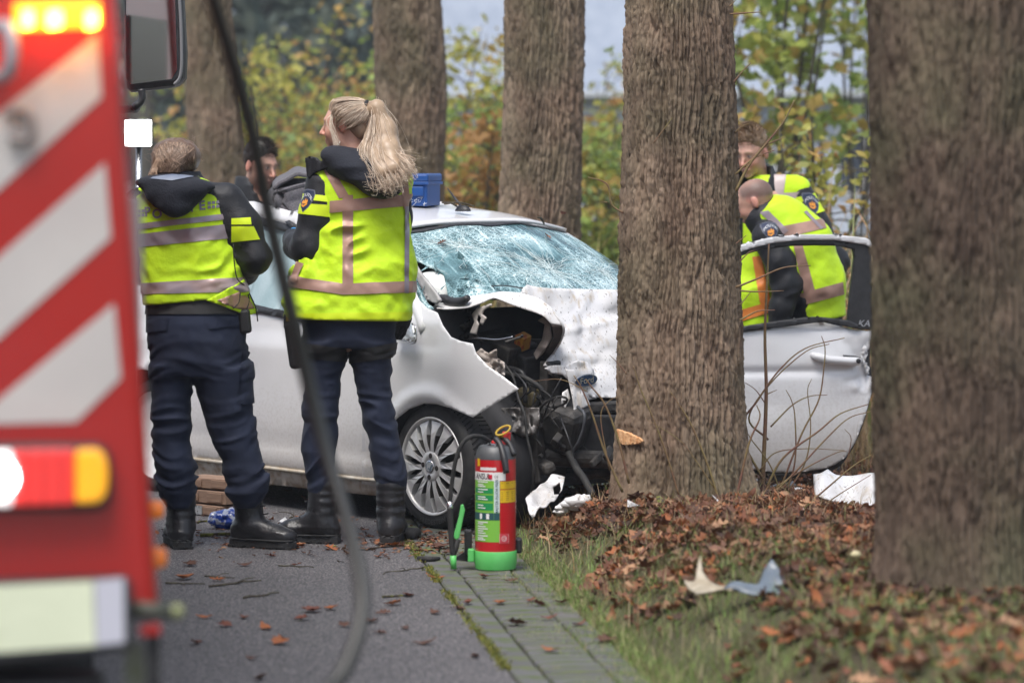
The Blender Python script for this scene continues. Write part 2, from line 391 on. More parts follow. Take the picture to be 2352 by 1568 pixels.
def strip(s0, s1, t0, t1, ns, nt, z):
    def fn(u, v): s = s0 + (s1 - s0) * u; t = t0 + (t1 - t0) * v; x, y = ST(s, t); return np.stack([x, y, z + 0 * x], 1)
    return grid(ns, nt, fn)
rv = strip(-40, 160, -7.2, 0.0, 160, 10, 0.0)
mk('road', rv, road_material(), kind='structure')

# brick edging of the road, each brick a piece
pav = mk('brick_pavement', strip(-5.2, 12, 0.004, 0.44, 120, 6, -0.012), mat('joint_soil', (0.05, 0.05, 0.03), 0.95, c2=(0.08, 0.1, 0.03), ns=14, bump=0.006, bs=120), kind='structure')
pm = [mat('paver_%d' % i, c, 0.85, c2=c2, ns=9, lo=0.44, hi=0.66, bump=0.002, bs=160) for i, (c, c2) in enumerate([((0.115, 0.115, 0.12), (0.08, 0.105, 0.04)), ((0.095, 0.095, 0.1), (0.1, 0.12, 0.05)), ((0.125, 0.12, 0.118), (0.08, 0.1, 0.045))])]
def brick_mesh(L_, W_, h=0.05):
    bm = bmesh.new(); bmesh.ops.create_cube(bm, size=1.0)
    for v in bm.verts: v.co = (v.co.x * W_, v.co.y * L_, v.co.z * h - h / 2)
    bmesh.ops.bevel(bm, geom=[e for e in bm.edges if all(v.co.z > -0.001 for v in e.verts)] , offset=0.006, segments=1, affect='EDGES')
    me = bpy.data.meshes.new('brick'); bm.to_mesh(me); bm.free(); return me
long_b = [brick_mesh(0.2, 0.094) for _ in range(3)]; cross_b = [brick_mesh(0.094, 0.198) for _ in range(3)]
for k in range(3): long_b[k].materials.append(pm[k]); cross_b[k].materials.append(pm[k])
th = math.atan2(-ED[0], ED[1])
def lay(me, s, t):
    o = bpy.data.objects.new('brick', me); col.objects.link(o); o.parent = pav; x, y = ST(s, t)
    o.location = (x, y, 0.004 + rng.normal() * 0.0016); o.rotation_euler = (rng.normal() * 0.008, rng.normal() * 0.01, th + rng.normal() * 0.007)
s = -5.1
while s < 6.3: lay(long_b[rng.integers(3)], s, 0.056 + rng.normal() * 0.0015); s += 0.207
s = -5.1
while s < 5.6: lay(cross_b[rng.integers(3)], s, 0.21 + rng.normal() * 0.002); s += 0.103
s = -5.05
while s < 5.6: lay(long_b[rng.integers(3)], s, 0.365 + rng.normal() * 0.002); s += 0.207

# ================================================================ fallen leaves, grass, moss, twigs
def leaf_shape(kind=0):
    if kind == 0:   # lobed oak leaf, 1 long
        half = [(0, 0.02), (0.1, 0.05), (0.2, 0.2), (0.3, 0.1), (0.42, 0.3), (0.52, 0.13), (0.66, 0.33), (0.76, 0.13), (0.88, 0.17), (1.0, 0.0)]
    elif kind == 1: # oval
        half = [(0, 0.02), (0.15, 0.1), (0.35, 0.24), (0.6, 0.25), (0.85, 0.12), (1.0, 0.0)]
    else:           # maple
        half = [(0, 0.02), (0.1, 0.08), (0.02, 0.35), (0.22, 0.26), (0.3, 0.5), (0.45, 0.3), (0.6, 0.42), (0.68, 0.16), (1.0, 0.0)]
    n = len(half); V = [(x, 0, 0) for x, _ in half] + [(x, w, 0) for x, w in half[:-1]] + [(x, -w, 0) for x, w in half[:-1]]; F = []
    for i in range(n - 1):
        a, b = i, i + 1; c = n + i; d = n + i + 1 if i + 1 < n - 1 else n - 1; e = 2 * n - 1 + i; f = 2 * n - 1 + i + 1 if i + 1 < n - 1 else n - 1
        if i + 1 < n - 1: F += [(a, b, d), (a, d, c), (a, e, f), (a, f, b)]
        else: F += [(a, b, c), (a, e, b)]
    return np.array(V, float), np.array(F)
LS = [leaf_shape(k) for k in range(3)]
def rotmats(ax, ay, az):
    cx, sx, cy, sy, cz, sz = np.cos(ax), np.sin(ax), np.cos(ay), np.sin(ay), np.cos(az), np.sin(az); o = np.zeros_like(ax); i = o + 1
    def st(a): return np.stack([np.stack(r, -1) for r in a], -2)
    return st([[cz, -sz, o], [sz, cz, o], [o, o, i]]) @ st([[cy, o, sy], [o, i, o], [-sy, o, cy]]) @ st([[i, o, o], [o, cx, -sx], [o, sx, cx]])
def scatter(shape, pos, size, ax, ay, az, cols, curl=0.3, fold=0.3):
    V, F = shape; n = len(pos); k = len(V); u = np.tile(V, (n, 1, 1)); u[..., 0] -= 0.5
    cu = (rng.random(n) - 0.3) * curl * 2; fo = rng.random(n) * fold * 2
    u[..., 2] = cu[:, None] * (u[..., 0] ** 2) * 1.6 + fo[:, None] * np.abs(u[..., 1]) + 0.05 * rng.normal(size=(n, k)) * (curl > 0)
    u = u * np.asarray(size)[:, None, None]; u = np.einsum('nij,nkj->nki', rotmats(ax, ay, az), u) + np.asarray(pos)[:, None]
    FF = (F[None] + (np.arange(n) * k)[:, None, None]).reshape(-1, 3); return u.reshape(-1, 3), FF, np.repeat(cols, k, 0)
def merge(parts):
    V = []; F = []; C = []; n = 0
    for v, f, c in parts: V.append(v); F.append(f + n); C.append(c); n += len(v)
    return np.vstack(V), np.vstack(F), np.vstack(C)
BROWN = np.array([(0.17, 0.065, 0.035), (0.12, 0.05, 0.03), (0.22, 0.09, 0.045), (0.26, 0.12, 0.06), (0.15, 0.075, 0.05), (0.3, 0.1, 0.035), (0.33, 0.19, 0.11), (0.09, 0.045, 0.03)])
def pick(pal, n, jit=0.18): return np.clip(pal[rng.integers(len(pal), size=n)] * (1 + jit * rng.normal(size=(n, 1))), 0.005, 1)
lm = leafmat('dead_leaf', 0.12, 0.75)
def litter(n, xr, yr, tmin, prob, size, dz=0.0):
    x = rng.uniform(*xr, n * 3); y = rng.uniform(*yr, n * 3); t = lat(x, y); k = (t > tmin) & (rng.random(n * 3) < prob(x, y, t)); x, y = x[k][:n], y[k][:n]; m = len(x)
    z = hgt(x, y) + 0.006 + rng.random(m) * 0.03 + dz
    return np.stack([x, y, z], 1), rng.uniform(*size, m), rng.normal(size=m) * 0.45, rng.normal(size=m) * 0.45, rng.random(m) * 6.28, pick(BROWN, m) * (0.85 + 0.5 * vnoise(np.stack([x * 2.6, y * 2.6, 0 * x + 6], -1)))[:, None].clip(0.4, 1.35)
def dens(x, y, t): return sstep(0.45, 1.0, t + 0.15 * vnoise(np.stack([x * 3, y * 3, 0 * x], -1))) * (0.35 + 0.65 * sstep(10.5, 12.8, y)) * (0.35 + 0.65 * sstep(-0.5, 0.1, vnoise(np.stack([x * 2.3, y * 2.3, 0 * x + 9], -1)) + sstep(12, 13.2, y)))
parts = []
for k, n in ((0, 20000), (1, 7000), (2, 3000)):
    p, sz, ax, ay, az, c = litter(n, (-0.3, 4.2), (7.4, 16.2), 0.4, dens, (0.026, 0.092)); parts.append(scatter(LS[k], p, sz, ax, ay, az, c, 0.5, 0.4))
V, F, C = merge(parts); mk('leaf_litter', (V, F), lm, cols=C, smooth=False, kind='stuff', label='brown oak leaf litter lying under the roadside trees', cat='leaf litter')
V, F, C = merge([scatter(LS[0], *litter(5000, (1.0, 5), (15.5, 22), 0.9, lambda x, y, t: 0.6 + 0 * x, (0.06, 0.11)), 0.5, 0.4)])
mk('leaf_litter', (V, F), lm, cols=C, smooth=False, kind='stuff', label='brown leaf litter on the ground beyond the wrecked car', cat='leaf litter')

def blades(x, y, z, hgt_, w, lean, cols, seg=3):
    n = len(x); az = rng.random(n) * 6.28; dx, dy = np.cos(az), np.sin(az); sx, sy = -dy, dx; V = []
    for i in range(seg + 1):
        q = i / seg; ww = w * (1 - q) ** 0.7 * 0.5; px = x + dx * lean * q ** 2; py = y + dy * lean * q ** 2; pz = z + hgt_ * (q - 0.25 * (lean / (hgt_ + 1e-6)) * q ** 2 * 0.6)
        V += [np.stack([px - sx * ww, py - sy * ww, pz], 1), np.stack([px + sx * ww, py + sy * ww, pz], 1)]
    V = np.stack(V, 1); k = V.shape[1]; f = np.array([(2 * i, 2 * i + 1, 2 * i + 3, 2 * i + 2) for i in range(seg)])
    return V.reshape(-1, 3), (f[None] + (np.arange(n) * k)[:, None, None]).reshape(-1, 4), np.repeat(cols, k, 0)
GREEN = np.array([(0.16, 0.27, 0.05), (0.21, 0.3, 0.07), (0.25, 0.3, 0.1), (0.3, 0.27, 0.13), (0.13, 0.22, 0.05), (0.36, 0.3, 0.17)])
gm = leafmat('grass_blade', 0.3, 0.6)
def grass_field(n, xr, yr, prob, hr, name, label, pal=GREEN):
    x = rng.uniform(*xr, n * 4); y = rng.uniform(*yr, n * 4); t = lat(x, y); k = rng.random(n * 4) < prob(x, y, t); x, y = x[k][:n], y[k][:n]; m = len(x); h = rng.uniform(*hr, m)
    V, F, C = blades(x, y, hgt(x, y) - 0.005, h, rng.uniform(0.002, 0.0045, m), h * rng.uniform(0.3, 1.3, m), pick(pal, m)); mk(name, (V, F), gm, cols=C, kind='stuff', label=label, cat='grass')
def gp(x, y, t):
    nz = vnoise(np.stack([x * 3.2, y * 3.2, 0 * x + 5], -1)); w = sstep(0.36, 0.5, t) * (1 - sstep(0.75, 1.25, t + 0.2 * nz) * sstep(11.5, 13, y) * 0.9) * (0.4 + 0.6 * sstep(-0.4, 0.3, nz))
    return w * (1 - 0.85 * sstep(0.4, 0.7, t) * sstep(13.6, 14.2, y))
grass_field(34000, (-0.4, 4.0), (6.8, 14.6), gp, (0.03, 0.09), 'grass', 'short green grass along the brick edging of the road')
grass_field(24000, (-0.6, 0.8), (8.6, 14.2), lambda x, y, t: ((t > 0.11) & (t < 0.46)) * sstep(-0.3, 0.4, vnoise(np.stack([x * 9, y * 4, 0 * x + 2], -1)) + 3.4 * (t - 0.22)), (0.015, 0.045), 'grass', 'grass tufts growing between the edging bricks')
grass_field(12000, (-0.5, 1.0), (7.5, 14.0), lambda x, y, t: ((t > 0.25) & (t < 0.5)) * sstep(-0.5, 0.3, vnoise(np.stack([x * 5, y * 3, 0 * x + 8], -1)) + 4 * (t - 0.34)), (0.025, 0.06), 'grass', 'grass creeping over the outer edge of the brick edging')
STRAW = np.array([(0.3, 0.22, 0.12), (0.38, 0.29, 0.17), (0.22, 0.14, 0.07), (0.24, 0.24, 0.09), (0.33, 0.2, 0.09)])
grass_field(3500, (-0.3, 2.6), (11.5, 15.2), lambda x, y, t: 0.5 * (t > 0.5), (0.05, 0.15), 'grass', 'dry straw grass among the brown leaves', STRAW)
grass_field(5000, (1.5, 4.5), (16.6, 21), lambda x, y, t: 0.8 + 0 * x, (0.15, 0.6), 'grass', 'tall dry grass behind the open car door', STRAW)
# moss along the joint between asphalt and bricks
n = 5000; ss = rng.uniform(-2.2, 4.2, n); tt = rng.normal(size=n) * 0.012 + 0.004; k = vnoise(np.stack([ss * 3, 0 * ss, 0 * ss], -1)) + 0.5 * rng.random(n) > -0.1; ss, tt = ss[k], tt[k]; x, y = ST(ss, tt); m_ = len(x)
V, F, C = blades(x, y, 0 * x, rng.uniform(0.006, 0.016, m_), rng.uniform(0.004, 0.009, m_), rng.uniform(0.002, 0.01, m_), pick(np.array([(0.2, 0.2, 0.03), (0.24, 0.22, 0.04), (0.13, 0.17, 0.03)]), m_), 2)
mk('moss', (V, F), gm, cols=C, kind='stuff', label='yellow green moss line between the asphalt and the bricks', cat='moss')

# loose leaves on the asphalt, each its own thing
LEAFSPOT = [(500, 1335), (610, 1445), (720, 1405), (760, 1400), (690, 1425), (790, 1440), (850, 1430), (880, 1410), (560, 1420), (520, 1440), (640, 1480), (580, 1515), (940, 1370), (1000, 1330), (930, 1445), (870, 1455), (975, 1480), (600, 1560), (450, 1480), (470, 1420),
            (420, 1330), (560, 1300), (690, 1255), (760, 1262), (620, 1278), (850, 1262), (905, 1255), (960, 1268), (1010, 1262), (870, 1280), (680, 1300), (440, 1300), (820, 1240), (980, 1245), (940, 1232), (1030, 1275), (900, 1390), (1050, 1400), (1075, 1390),
            (700, 1150), (720, 1140), (690, 1125), (660, 1130), (740, 1125), (650, 1105), (705, 1108), (1000, 1410), (1110, 1330), (1240, 1395), (1260, 1425), (1290, 1390), (1220, 1385), (1190, 1440), (1265, 1500), (1090, 1510), (1330, 1440), (1390, 1480), (780, 1560), (1175, 1340), (1150, 1390)]
me_l = []
for k in range(4):
    V, F = LS[[0, 0, 1, 2][k]]; V = V.copy(); V[:, 0] -= 0.5; V[:, 2] = [0.5, 0.2, 0.7, 0.35][k] * V[:, 0] ** 2 + [0.3, 0.55, 0.2, 0.3][k] * np.abs(V[:, 1]) + 0.03 * rng.normal(size=len(V)); V[:, 2] -= V[:, 2].min()
    for c in range(3):
        me = mesh_of('fallen_leaf', V, F, False, np.tile([(0.16, 0.055, 0.035), (0.3, 0.1, 0.035), (0.1, 0.045, 0.03)][c], (len(V), 1))); me.materials.append(lm); me_l.append(me)
def leaf_at(p, size, me, rot=None, label=None, group=None):
    o = bpy.data.objects.new('fallen_leaf', me); col.objects.link(o); o.location = p; o.scale = (size,) * 3
    o.rotation_euler = rot if rot is not None else (rng.normal() * 0.12, rng.normal() * 0.12, rng.random() * 6.28); return tag(o, label, 'leaf', group)
for px, py in LEAFSPOT:
    p = PZ(px, py, 0.0); t = float(lat(p[0], p[1])); p[2] = 0.004 if t < 0.02 else 0.009
    leaf_at(p, rng.uniform(0.05, 0.085), me_l[rng.integers(len(me_l))], label='brown fallen oak leaf lying on the asphalt' if t < 0.02 else 'brown fallen leaf lying on the brick edging', group='leaves on the asphalt' if t < 0.02 else 'leaves on the brick edging')
# crumbs of bark, leaf and glass trodden into the road round the wheel and the boots
nl = 700; px_ = np.concatenate([rng.normal(960, 75, 420), rng.normal(640, 150, 280)]); py_ = np.concatenate([rng.normal(1246, 14, 420), rng.normal(1222, 26, 280)]); pp = np.array([PZ(a, min(max(b_, 1140), 1290), 0.004) for a, b_ in zip(px_, py_)])
V, F, C = scatter(LS[1], pp, rng.uniform(0.01, 0.045, nl), rng.normal(size=nl) * 0.2, rng.normal(size=nl) * 0.2, rng.random(nl) * 6.28, pick(np.vstack([BROWN, BROWN * 0.6, [(0.16, 0.17, 0.05)]]), nl), 0.4, 0.3)
V[:, 2] = np.maximum(V[:, 2], 0.003); mk('leaf_crumbs', (V, F), lm, cols=C, smooth=False, kind='stuff', label='small crumbs of leaf and bark scattered round boots and front wheel', cat='leaf crumbs')
# twigs on the road
wood = mat('twig_bark', (0.045, 0.033, 0.026), 0.9, c2=(0.09, 0.08, 0.05), ns=40, bump=0.002, bs=150)
mossw = mat('mossy_bark', (0.05, 0.04, 0.025), 0.95, c2=(0.16, 0.17, 0.03), ns=35, lo=0.45, hi=0.6, bump=0.004, bs=120)
TW = [((460, 1228), (625, 1222), 0.009, 1), ((520, 1226), (560, 1232), 0.006, 1), ((380, 1338), (470, 1340), 0.004, 0), ((480, 1345), (600, 1332), 0.005, 0), ((560, 1372), (640, 1360), 0.005, 0), ((470, 1322), (540, 1326), 0.003, 0), ((880, 1370), (950, 1365), 0.005, 1), ((820, 1262), (960, 1250), 0.004, 0),
      ((930, 1250), (1020, 1272), 0.005, 1), ((1040, 1325), (1160, 1330), 0.003, 0), ((640, 1298), (720, 1302), 0.003, 0), ((480, 1190), (560, 1212), 0.003, 0), ((455, 1200), (540, 1185), 0.005, 1), ((690, 1195), (640, 1175), 0.003, 0), ((1180, 1288), (1330, 1281), 0.003, 0), ((980, 1300), (880, 1318), 0.003, 0)]
for i, (a, b, r, ms) in enumerate(TW):
    A = PZ(*a, r); B = PZ(*b, r); t_ = np.linspace(0, 1, 7)[:, None]; p = A + (B - A) * t_; L_ = np.linalg.norm(B - A); p[1:-1, :2] += rng.normal(size=(5, 2)) * L_ * 0.05
    q = tube(p, np.linspace(r, r * 0.5, 7), 6, 12)
    side = p[3] + (B - A) * 0.25 + np.array([0.02, 0.05, 0.01]) * (1 if i % 2 else -1); q = join(q, tube([p[3], (p[3] + side) / 2 + [0, 0, 0.006], side], [r * 0.6, r * 0.5, r * 0.25], 5, 5))
    mk('twig', q, mossw if ms else wood, loc=tuple(A), label='mossy broken twig lying on the asphalt' if ms else 'thin dark broken twig lying on the ground', cat='twig', group='mossy twigs on the road' if ms else 'thin twigs on the road')

# ================================================================ trees of the avenue
def bark_mat(name, c, c2, green):
    m = mat(name, c, 0.92, c2=c2, ns=9, nst=(1, 1, 0.22), lo=0.3, hi=0.7, bump=0.006, bs=55, bst=(1, 1, 0.3))
    N = m.node_tree.nodes; L = m.node_tree.links; b = N['Principled BSDF']; src = b.inputs['Base Color'].links[0].from_socket
    tc = N.new('ShaderNodeTexCoord'); n = N.new('ShaderNodeTexNoise'); n.inputs['Scale'].default_value = 2.2; n.inputs['Detail'].default_value = 5; L.new(tc.outputs['Object'], n.inputs['Vector'])
    rp = N.new('ShaderNodeMapRange'); rp.inputs[1].default_value = 0.42; rp.inputs[2].default_value = 0.68; rp.inputs[4].default_value = green; L.new(n.outputs['Fac'], rp.inputs[0])
    mx = N.new('ShaderNodeMix'); mx.data_type = 'RGBA'; mx.inputs[7].default_value = (0.085, 0.09, 0.045, 1); L.new(rp.outputs[0], mx.inputs[0]); L.new(src, mx.inputs[6])
    a = N.new('ShaderNodeAttribute'); a.attribute_name = 'Col'; m2 = N.new('ShaderNodeMix'); m2.data_type = 'RGBA'; m2.blend_type = 'MULTIPLY'; m2.inputs[0].default_value = 1
    L.new(mx.outputs[2], m2.inputs[6]); L.new(a.outputs['Color'], m2.inputs[7]); L.new(m2.outputs[2], b.inputs['Base Color']); return m
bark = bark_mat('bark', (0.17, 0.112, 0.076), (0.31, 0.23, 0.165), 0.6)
bark_dark = bark_mat('bark_painted_shade', (0.076, 0.05, 0.035), (0.14, 0.098, 0.07), 0.7)  # same bark with the near trunk's shade put into its colour
def worley(u, v, per, seed):
    iu = np.floor(u).astype(np.int64); iv = np.floor(v).astype(np.int64); f1 = np.full(u.shape, 9.0); f2 = f1.copy(); cid = np.zeros(u.shape)
    for du in (-1, 0, 1):
        for dv in (-1, 0, 1):
            cu, cv = iu + du, iv + dv; k = cu % per; jx = _hash(k, cv, 0 * cv + seed) * 0.42 + 0.5; jy = _hash(k, cv, 0 * cv + seed + 77) * 0.45 + 0.5; d = np.hypot(cu + jx - u, cv + jy - v); h = _hash(k, cv, 0 * cv + seed + 131)
            m = d < f1; f2 = np.where(m, f1, np.minimum(f2, d)); cid = np.where(m, h, cid); f1 = np.where(m, d, f1)
    return f1, f2, cid
def trunk(name, base, rows, label, nphi, dz, amp=0.014, freq=26.0, seed=0.0, top=8.0, flare=0.14, m=None):
    """rows: (z above ground, centre x offset, radius)"""
    root = empty(name, base, 0, label, 'tree', None); rows = np.array(rows, float); zz = np.arange(-0.12, rows[-1][0], dz); zz = np.concatenate([zz, np.arange(rows[-1][0], top, 0.08)])
    rad = np.interp(zz, rows[:, 0], rows[:, 2]); cx = np.interp(zz, rows[:, 0], rows[:, 1]); over = np.maximum(zz - rows[-1][0], 0); rad = rad * (1 - 0.035 * over); cx = cx + over * (rows[-1][1] - rows[-2][1]) / (rows[-1][0] - rows[-2][0])
    ph = np.linspace(0, 2 * np.pi, nphi, endpoint=False); Z, PH = np.meshgrid(zz, ph, indexing='ij'); Rr = np.repeat(rad[:, None], nphi, 1)
    R0 = rows[len(rows) // 2][2]
    c = np.stack([np.cos(PH) * R0, np.sin(PH) * R0, Z], -1) + seed
    w = vnoise(c * [5, 5, 3.0]) * 0.014 + vnoise(c * [9, 9, 16]) * 0.006
    per = max(8, int(round(2 * np.pi * R0 / 0.0195))); uu = (PH / (2 * np.pi)) * per + w / 0.0195
    f1, f2, cid = worley(uu, Z / 0.34 + 0.5 * vnoise(c * [20, 20, 3] + 3), per, int(seed * 10)); pl = np.clip((f2 - f1) * 3.0, 0, 1) ** 0.75
    per2 = int(per * 2); g1, g2, gid = worley(uu * 2 + 0.5 * vnoise(c * [25, 25, 9]), Z / 0.11 + 0.8 * vnoise(c * [20, 20, 8]), per2, int(seed * 10) + 9); sm = np.clip((g2 - g1) * 3, 0, 1)
    per3 = per * 4; h1, h2, hid = worley(uu * 4, Z / 0.022 + 0.7 * vnoise(c * [30, 30, 30]), per3, int(seed * 10) + 19); ck = np.clip((h2 - h1) * 3, 0, 1)
    g = vnoise(c * [120, 120, 50] + 11)
    d = amp * (pl - 0.55 + 0.22 * cid * pl + 0.34 * (sm - 0.6) * pl + 0.2 * (ck - 0.6) + 0.22 * g)
    lump = 0.02 * vnoise(c * [5, 5, 1.6] + 77)
    root_n = 0.5 + 0.5 * np.sin(PH * 5 + seed * 9 + 1.5 * vnoise(c * 2)); fl = flare * np.exp(-np.maximum(Z, 0) / 0.11) * R0 * (0.3 + 0.9 * root_n)
    Rr = Rr + d + lump * R0 / 0.22 + fl
    V = np.stack([cx[:, None] + Rr * np.cos(PH), Rr * np.sin(PH), Z], -1).reshape(-1, 3)
    bark_tone = np.clip(0.9 + 0.22 * vnoise(c * [9, 9, 2.5] + 5) + 0.16 * vnoise(c * [40, 40, 12] + 2), 0.5, 1.3).reshape(-1, 1) * np.ones((1, 3))  # random tone over the bark, independent of its furrows
    k = nphi; i_, j_ = np.meshgrid(np.arange(len(zz) - 1), np.arange(k), indexing='ij'); b0 = (i_ * k).ravel(); j0 = j_.ravel(); j1 = (j0 + 1) % k
    F = np.stack([b0 + j0, b0 + j1, b0 + k + j1, b0 + k + j0], 1)
    t = mk('trunk', (V, F), m or bark, root, world=False, cols=bark_tone)
    lim = []; lb = []
    for j in range(7):
        z0 = top - 3.0 + 0.42 * j; az = j * 2.4 + seed; x0 = np.interp(z0, zz, cx); L_ = 2.2 - 0.15 * j
        p = [(x0, 0, z0), (x0 + math.cos(az) * L_ * 0.4, math.sin(az) * L_ * 0.4, z0 + 0.6), (x0 + math.cos(az) * L_, math.sin(az) * L_, z0 + 1.7)]
        lim.append(tube(p, [0.075, 0.055, 0.015], 7, 9)); lb.append(np.array(p[2]))
        for q_ in range(3):
            e = np.array(p[1]) + (np.array(p[2]) - p[1]) * (0.3 + 0.25 * q_); az2 = az + (q_ - 1) * 1.1; lim.append(tube([e, e + [math.cos(az2) * 0.8, math.sin(az2) * 0.8, 0.5]], [0.02, 0.006], 5)); lb.append(e + [math.cos(az2) * 0.8, math.sin(az2) * 0.8, 0.5])
    for j in range(7): VF = join(*lim[j * 4:j * 4 + 4]); mk('limb', VF, m or bark, root, world=False, cols=np.ones((len(VF[0]), 3)))
    lb = np.array(lb); n = 420; pos = lb[rng.integers(len(lb), size=n)] + rng.normal(size=(n, 3)) * 0.3
    V, F, C = scatter(LS[0], pos, rng.uniform(0.07, 0.12, n), rng.normal(size=n), rng.normal(size=n), rng.random(n) * 6.28, pick(np.array([(0.25, 0.13, 0.04), (0.3, 0.2, 0.05), (0.2, 0.18, 0.05)]), n))
    mk('crown', (V, F), leafmat('autumn_leaf', 0.5, 0.5), root, world=False, cols=C, smooth=False); return root
def tree_rows(rows, D, zb):
    """rows: (py, x left, x right) of the trunk outline at distance D -> base, rows in metres"""
    o = []; y0, a0, b0 = rows[-1]; X0 = D * ((a0 + b0) / 2 - CX) / CF
    for py, a, b in rows[::-1]: o.append((CH - D * (py - CY) / CF - zb, D * ((a + b) / 2 - CX) / CF - X0, D * (b - a) / 2 / CF))
    return (X0, D, zb), o
b_, r_ = tree_rows([(0, 1436, 1676), (300, 1434, 1684), (600, 1433, 1696), (900, 1426, 1704), (1040, 1420, 1712), (1120, 1412, 1722)], 14.3, 0.2)
TREE_C = trunk('tree', b_, r_, 'oak trunk with fresh orange bark wound standing against the crushed car front', 520, 0.007, 0.021, 44, 0.3)
TREE_C_BASE = b_
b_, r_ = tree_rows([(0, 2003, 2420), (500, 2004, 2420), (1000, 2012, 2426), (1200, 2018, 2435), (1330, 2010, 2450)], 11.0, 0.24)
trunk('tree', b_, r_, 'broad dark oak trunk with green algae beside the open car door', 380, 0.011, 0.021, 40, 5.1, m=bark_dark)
b_, r_ = tree_rows([(0, 1163, 1335), (250, 1160, 1333), (500, 1150, 1328), (700, 1146, 1334), (1000, 1140, 1340)], 19.4, 0.0)
trunk('tree', b_, r_, 'oak trunk rising directly behind the white car roof', 360, 0.012, 0.026, 42, 9.7)
b_, r_ = tree_rows([(0, 864, 1014), (200, 872, 1014), (400, 875, 1013), (900, 868, 1020)], 22.5, 0.0)
trunk('tree', b_, r_, 'oak trunk behind the blue toolbox and the blonde ponytail', 220, 0.016, 0.028, 38, 14.2)
b_, r_ = tree_rows([(0, 424, 526), (200, 430, 545), (420, 440, 566), (800, 440, 590)], 25.5, 0.0)
trunk('tree', b_, r_, 'slightly leaning oak trunk behind the dark haired man', 180, 0.02, 0.028, 36, 19.9)
# bark wound and small marks on the struck tree
wnd = patch(curve2([(1418, 985), (1440, 992), (1475, 1008), (1470, 1018), (1435, 1022), (1420, 1010), (1418, 985)], 18)[:-1], 4, lambda u, v: np.stack([P3(a, b, 14.012 + ((a - 1565) / 150) ** 2 * 0.19 + 0.003 * math.sin(a * 0.9)) for a, b in zip(u, v)]))
mk('bark_wound', wnd, mat('raw_wood', (0.62, 0.3, 0.13), 0.8, c2=(0.8, 0.5, 0.27), ns=60, nst=(1, 1, 0.3), bump=0.004, bs=90), TREE_C, thick=0.01, label='fresh orange bark wound')

# ================================================================ shrubs, saplings, reeds, far trees, house
AUT = np.array([(0.46, 0.44, 0.1), (0.4, 0.42, 0.11), (0.5, 0.4, 0.1), (0.32, 0.38, 0.12), (0.55, 0.36, 0.11), (0.27, 0.34, 0.13), (0.5, 0.29, 0.11)])
AGR = np.array([(0.32, 0.42, 0.11), (0.4, 0.46, 0.12), (0.25, 0.35, 0.12), (0.46, 0.45, 0.1), (0.5, 0.36, 0.1)])
aul = leafmat('autumn_leaf', 0.5, 0.5)
stem_m = mat('stem_bark', (0.06, 0.05, 0.04), 0.9, c2=(0.1, 0.09, 0.07), ns=20)
def shrub(name, label, base, H, W_, nst, nleaf, pal, size, seed, cat='shrub', group=None, zmin=0.15, kind=1):
    rs = np.random.default_rng(seed); root = empty(name, base, 0, label, cat, group); st = []; tips = []
    for i in range(nst):
        az = rs.random() * 6.28; h = H * rs.uniform(0.65, 1.0); w = W_ * rs.uniform(0.2, 1.0); p0 = np.array([rs.normal() * 0.08, rs.normal() * 0.08, -0.05]); p2 = np.array([math.cos(az) * w, math.sin(az) * w, h]); p1 = (p0 + p2) / 2 + [rs.normal() * 0.1, rs.normal() * 0.1, 0.1 * h]
        st.append(tube([p0, p1, p2], [0.02, 0.013, 0.004], 5, 9)); sp = spline([p0, p1, p2], 30)
        for j in range(8):
            b = sp[rs.integers(6, 29)]; e = b + rs.normal(size=3) * [0.3, 0.3, 0.16] * W_ + [0, 0, 0.12]; st.append(tube([b, (b + e) / 2 + [0, 0, 0.03], e], [0.006, 0.005, 0.002], 4, 4)); tips += [b + (e - b) * q for q in (0.35, 0.6, 0.8, 1.0, 1.0)]
    mk('stems', join(*st), stem_m, root, world=False); tips = np.array(tips); tips = tips[tips[:, 2] > zmin * H]
    pos = tips[rs.integers(len(tips), size=nleaf)] + rs.normal(size=(nleaf, 3)) * [0.13, 0.13, 0.1] * max(0.7, min(1.3, W_))
    clump = vnoise(pos * 2.2 + seed)[:, None]; c = pal[np.clip(((clump[:, 0] * 0.9 + 0.5 + 0.25 * rs.normal(size=nleaf)) * len(pal)).astype(int), 0, len(pal) - 1)] * (1 + 0.15 * rs.normal(size=(nleaf, 1)))
    V, F, C = scatter(LS[kind], pos, rs.uniform(*size, nleaf), rs.normal(size=nleaf) * 0.9, rs.normal(size=nleaf) * 0.6, rs.random(nleaf) * 6.28, np.clip(c, 0.01, 1), 0.3, 0.25)
    mk('foliage', (V, F), aul, root, world=False, cols=C, smooth=False); return root
def at(px, D, z=0.0): return (D * (px - CX) / CF, D, z)
g_ = 'autumn shrubs beyond the trees'
SH = [(600, 29, 2.6, 1.0, AUT, 'shrub with yellow and rust leaves behind the dark haired man'), (720, 31, 2.9, 1.1, AUT, 'tall yellowing shrub to the left of the blonde officer'), (830, 28, 2.3, 0.8, AGR, 'green yellow shrub beside the trunk behind the blonde officer'),
      (500, 33, 2.0, 0.9, AUT, 'thin leafed shrub behind the work light'), (1060, 27, 2.75, 0.75, AUT, 'orange leafed shrub between the two trunks behind the toolbox'), (1120, 24.5, 2.3, 0.6, AGR, 'green shrub beside the trunk behind the car roof'),
      (1085, 22.5, 1.75, 0.5, AUT, 'low rust leafed shrub beyond the blue toolbox'), (1390, 25, 1.85, 0.55, AGR, 'green shrub seen between the trunk and the struck tree'), (1370, 23, 1.35, 0.5, AGR, 'low green shrub behind the broken windscreen'), (1420, 30, 2.4, 0.45, AUT, 'slender yellow shrub left of the struck tree')]
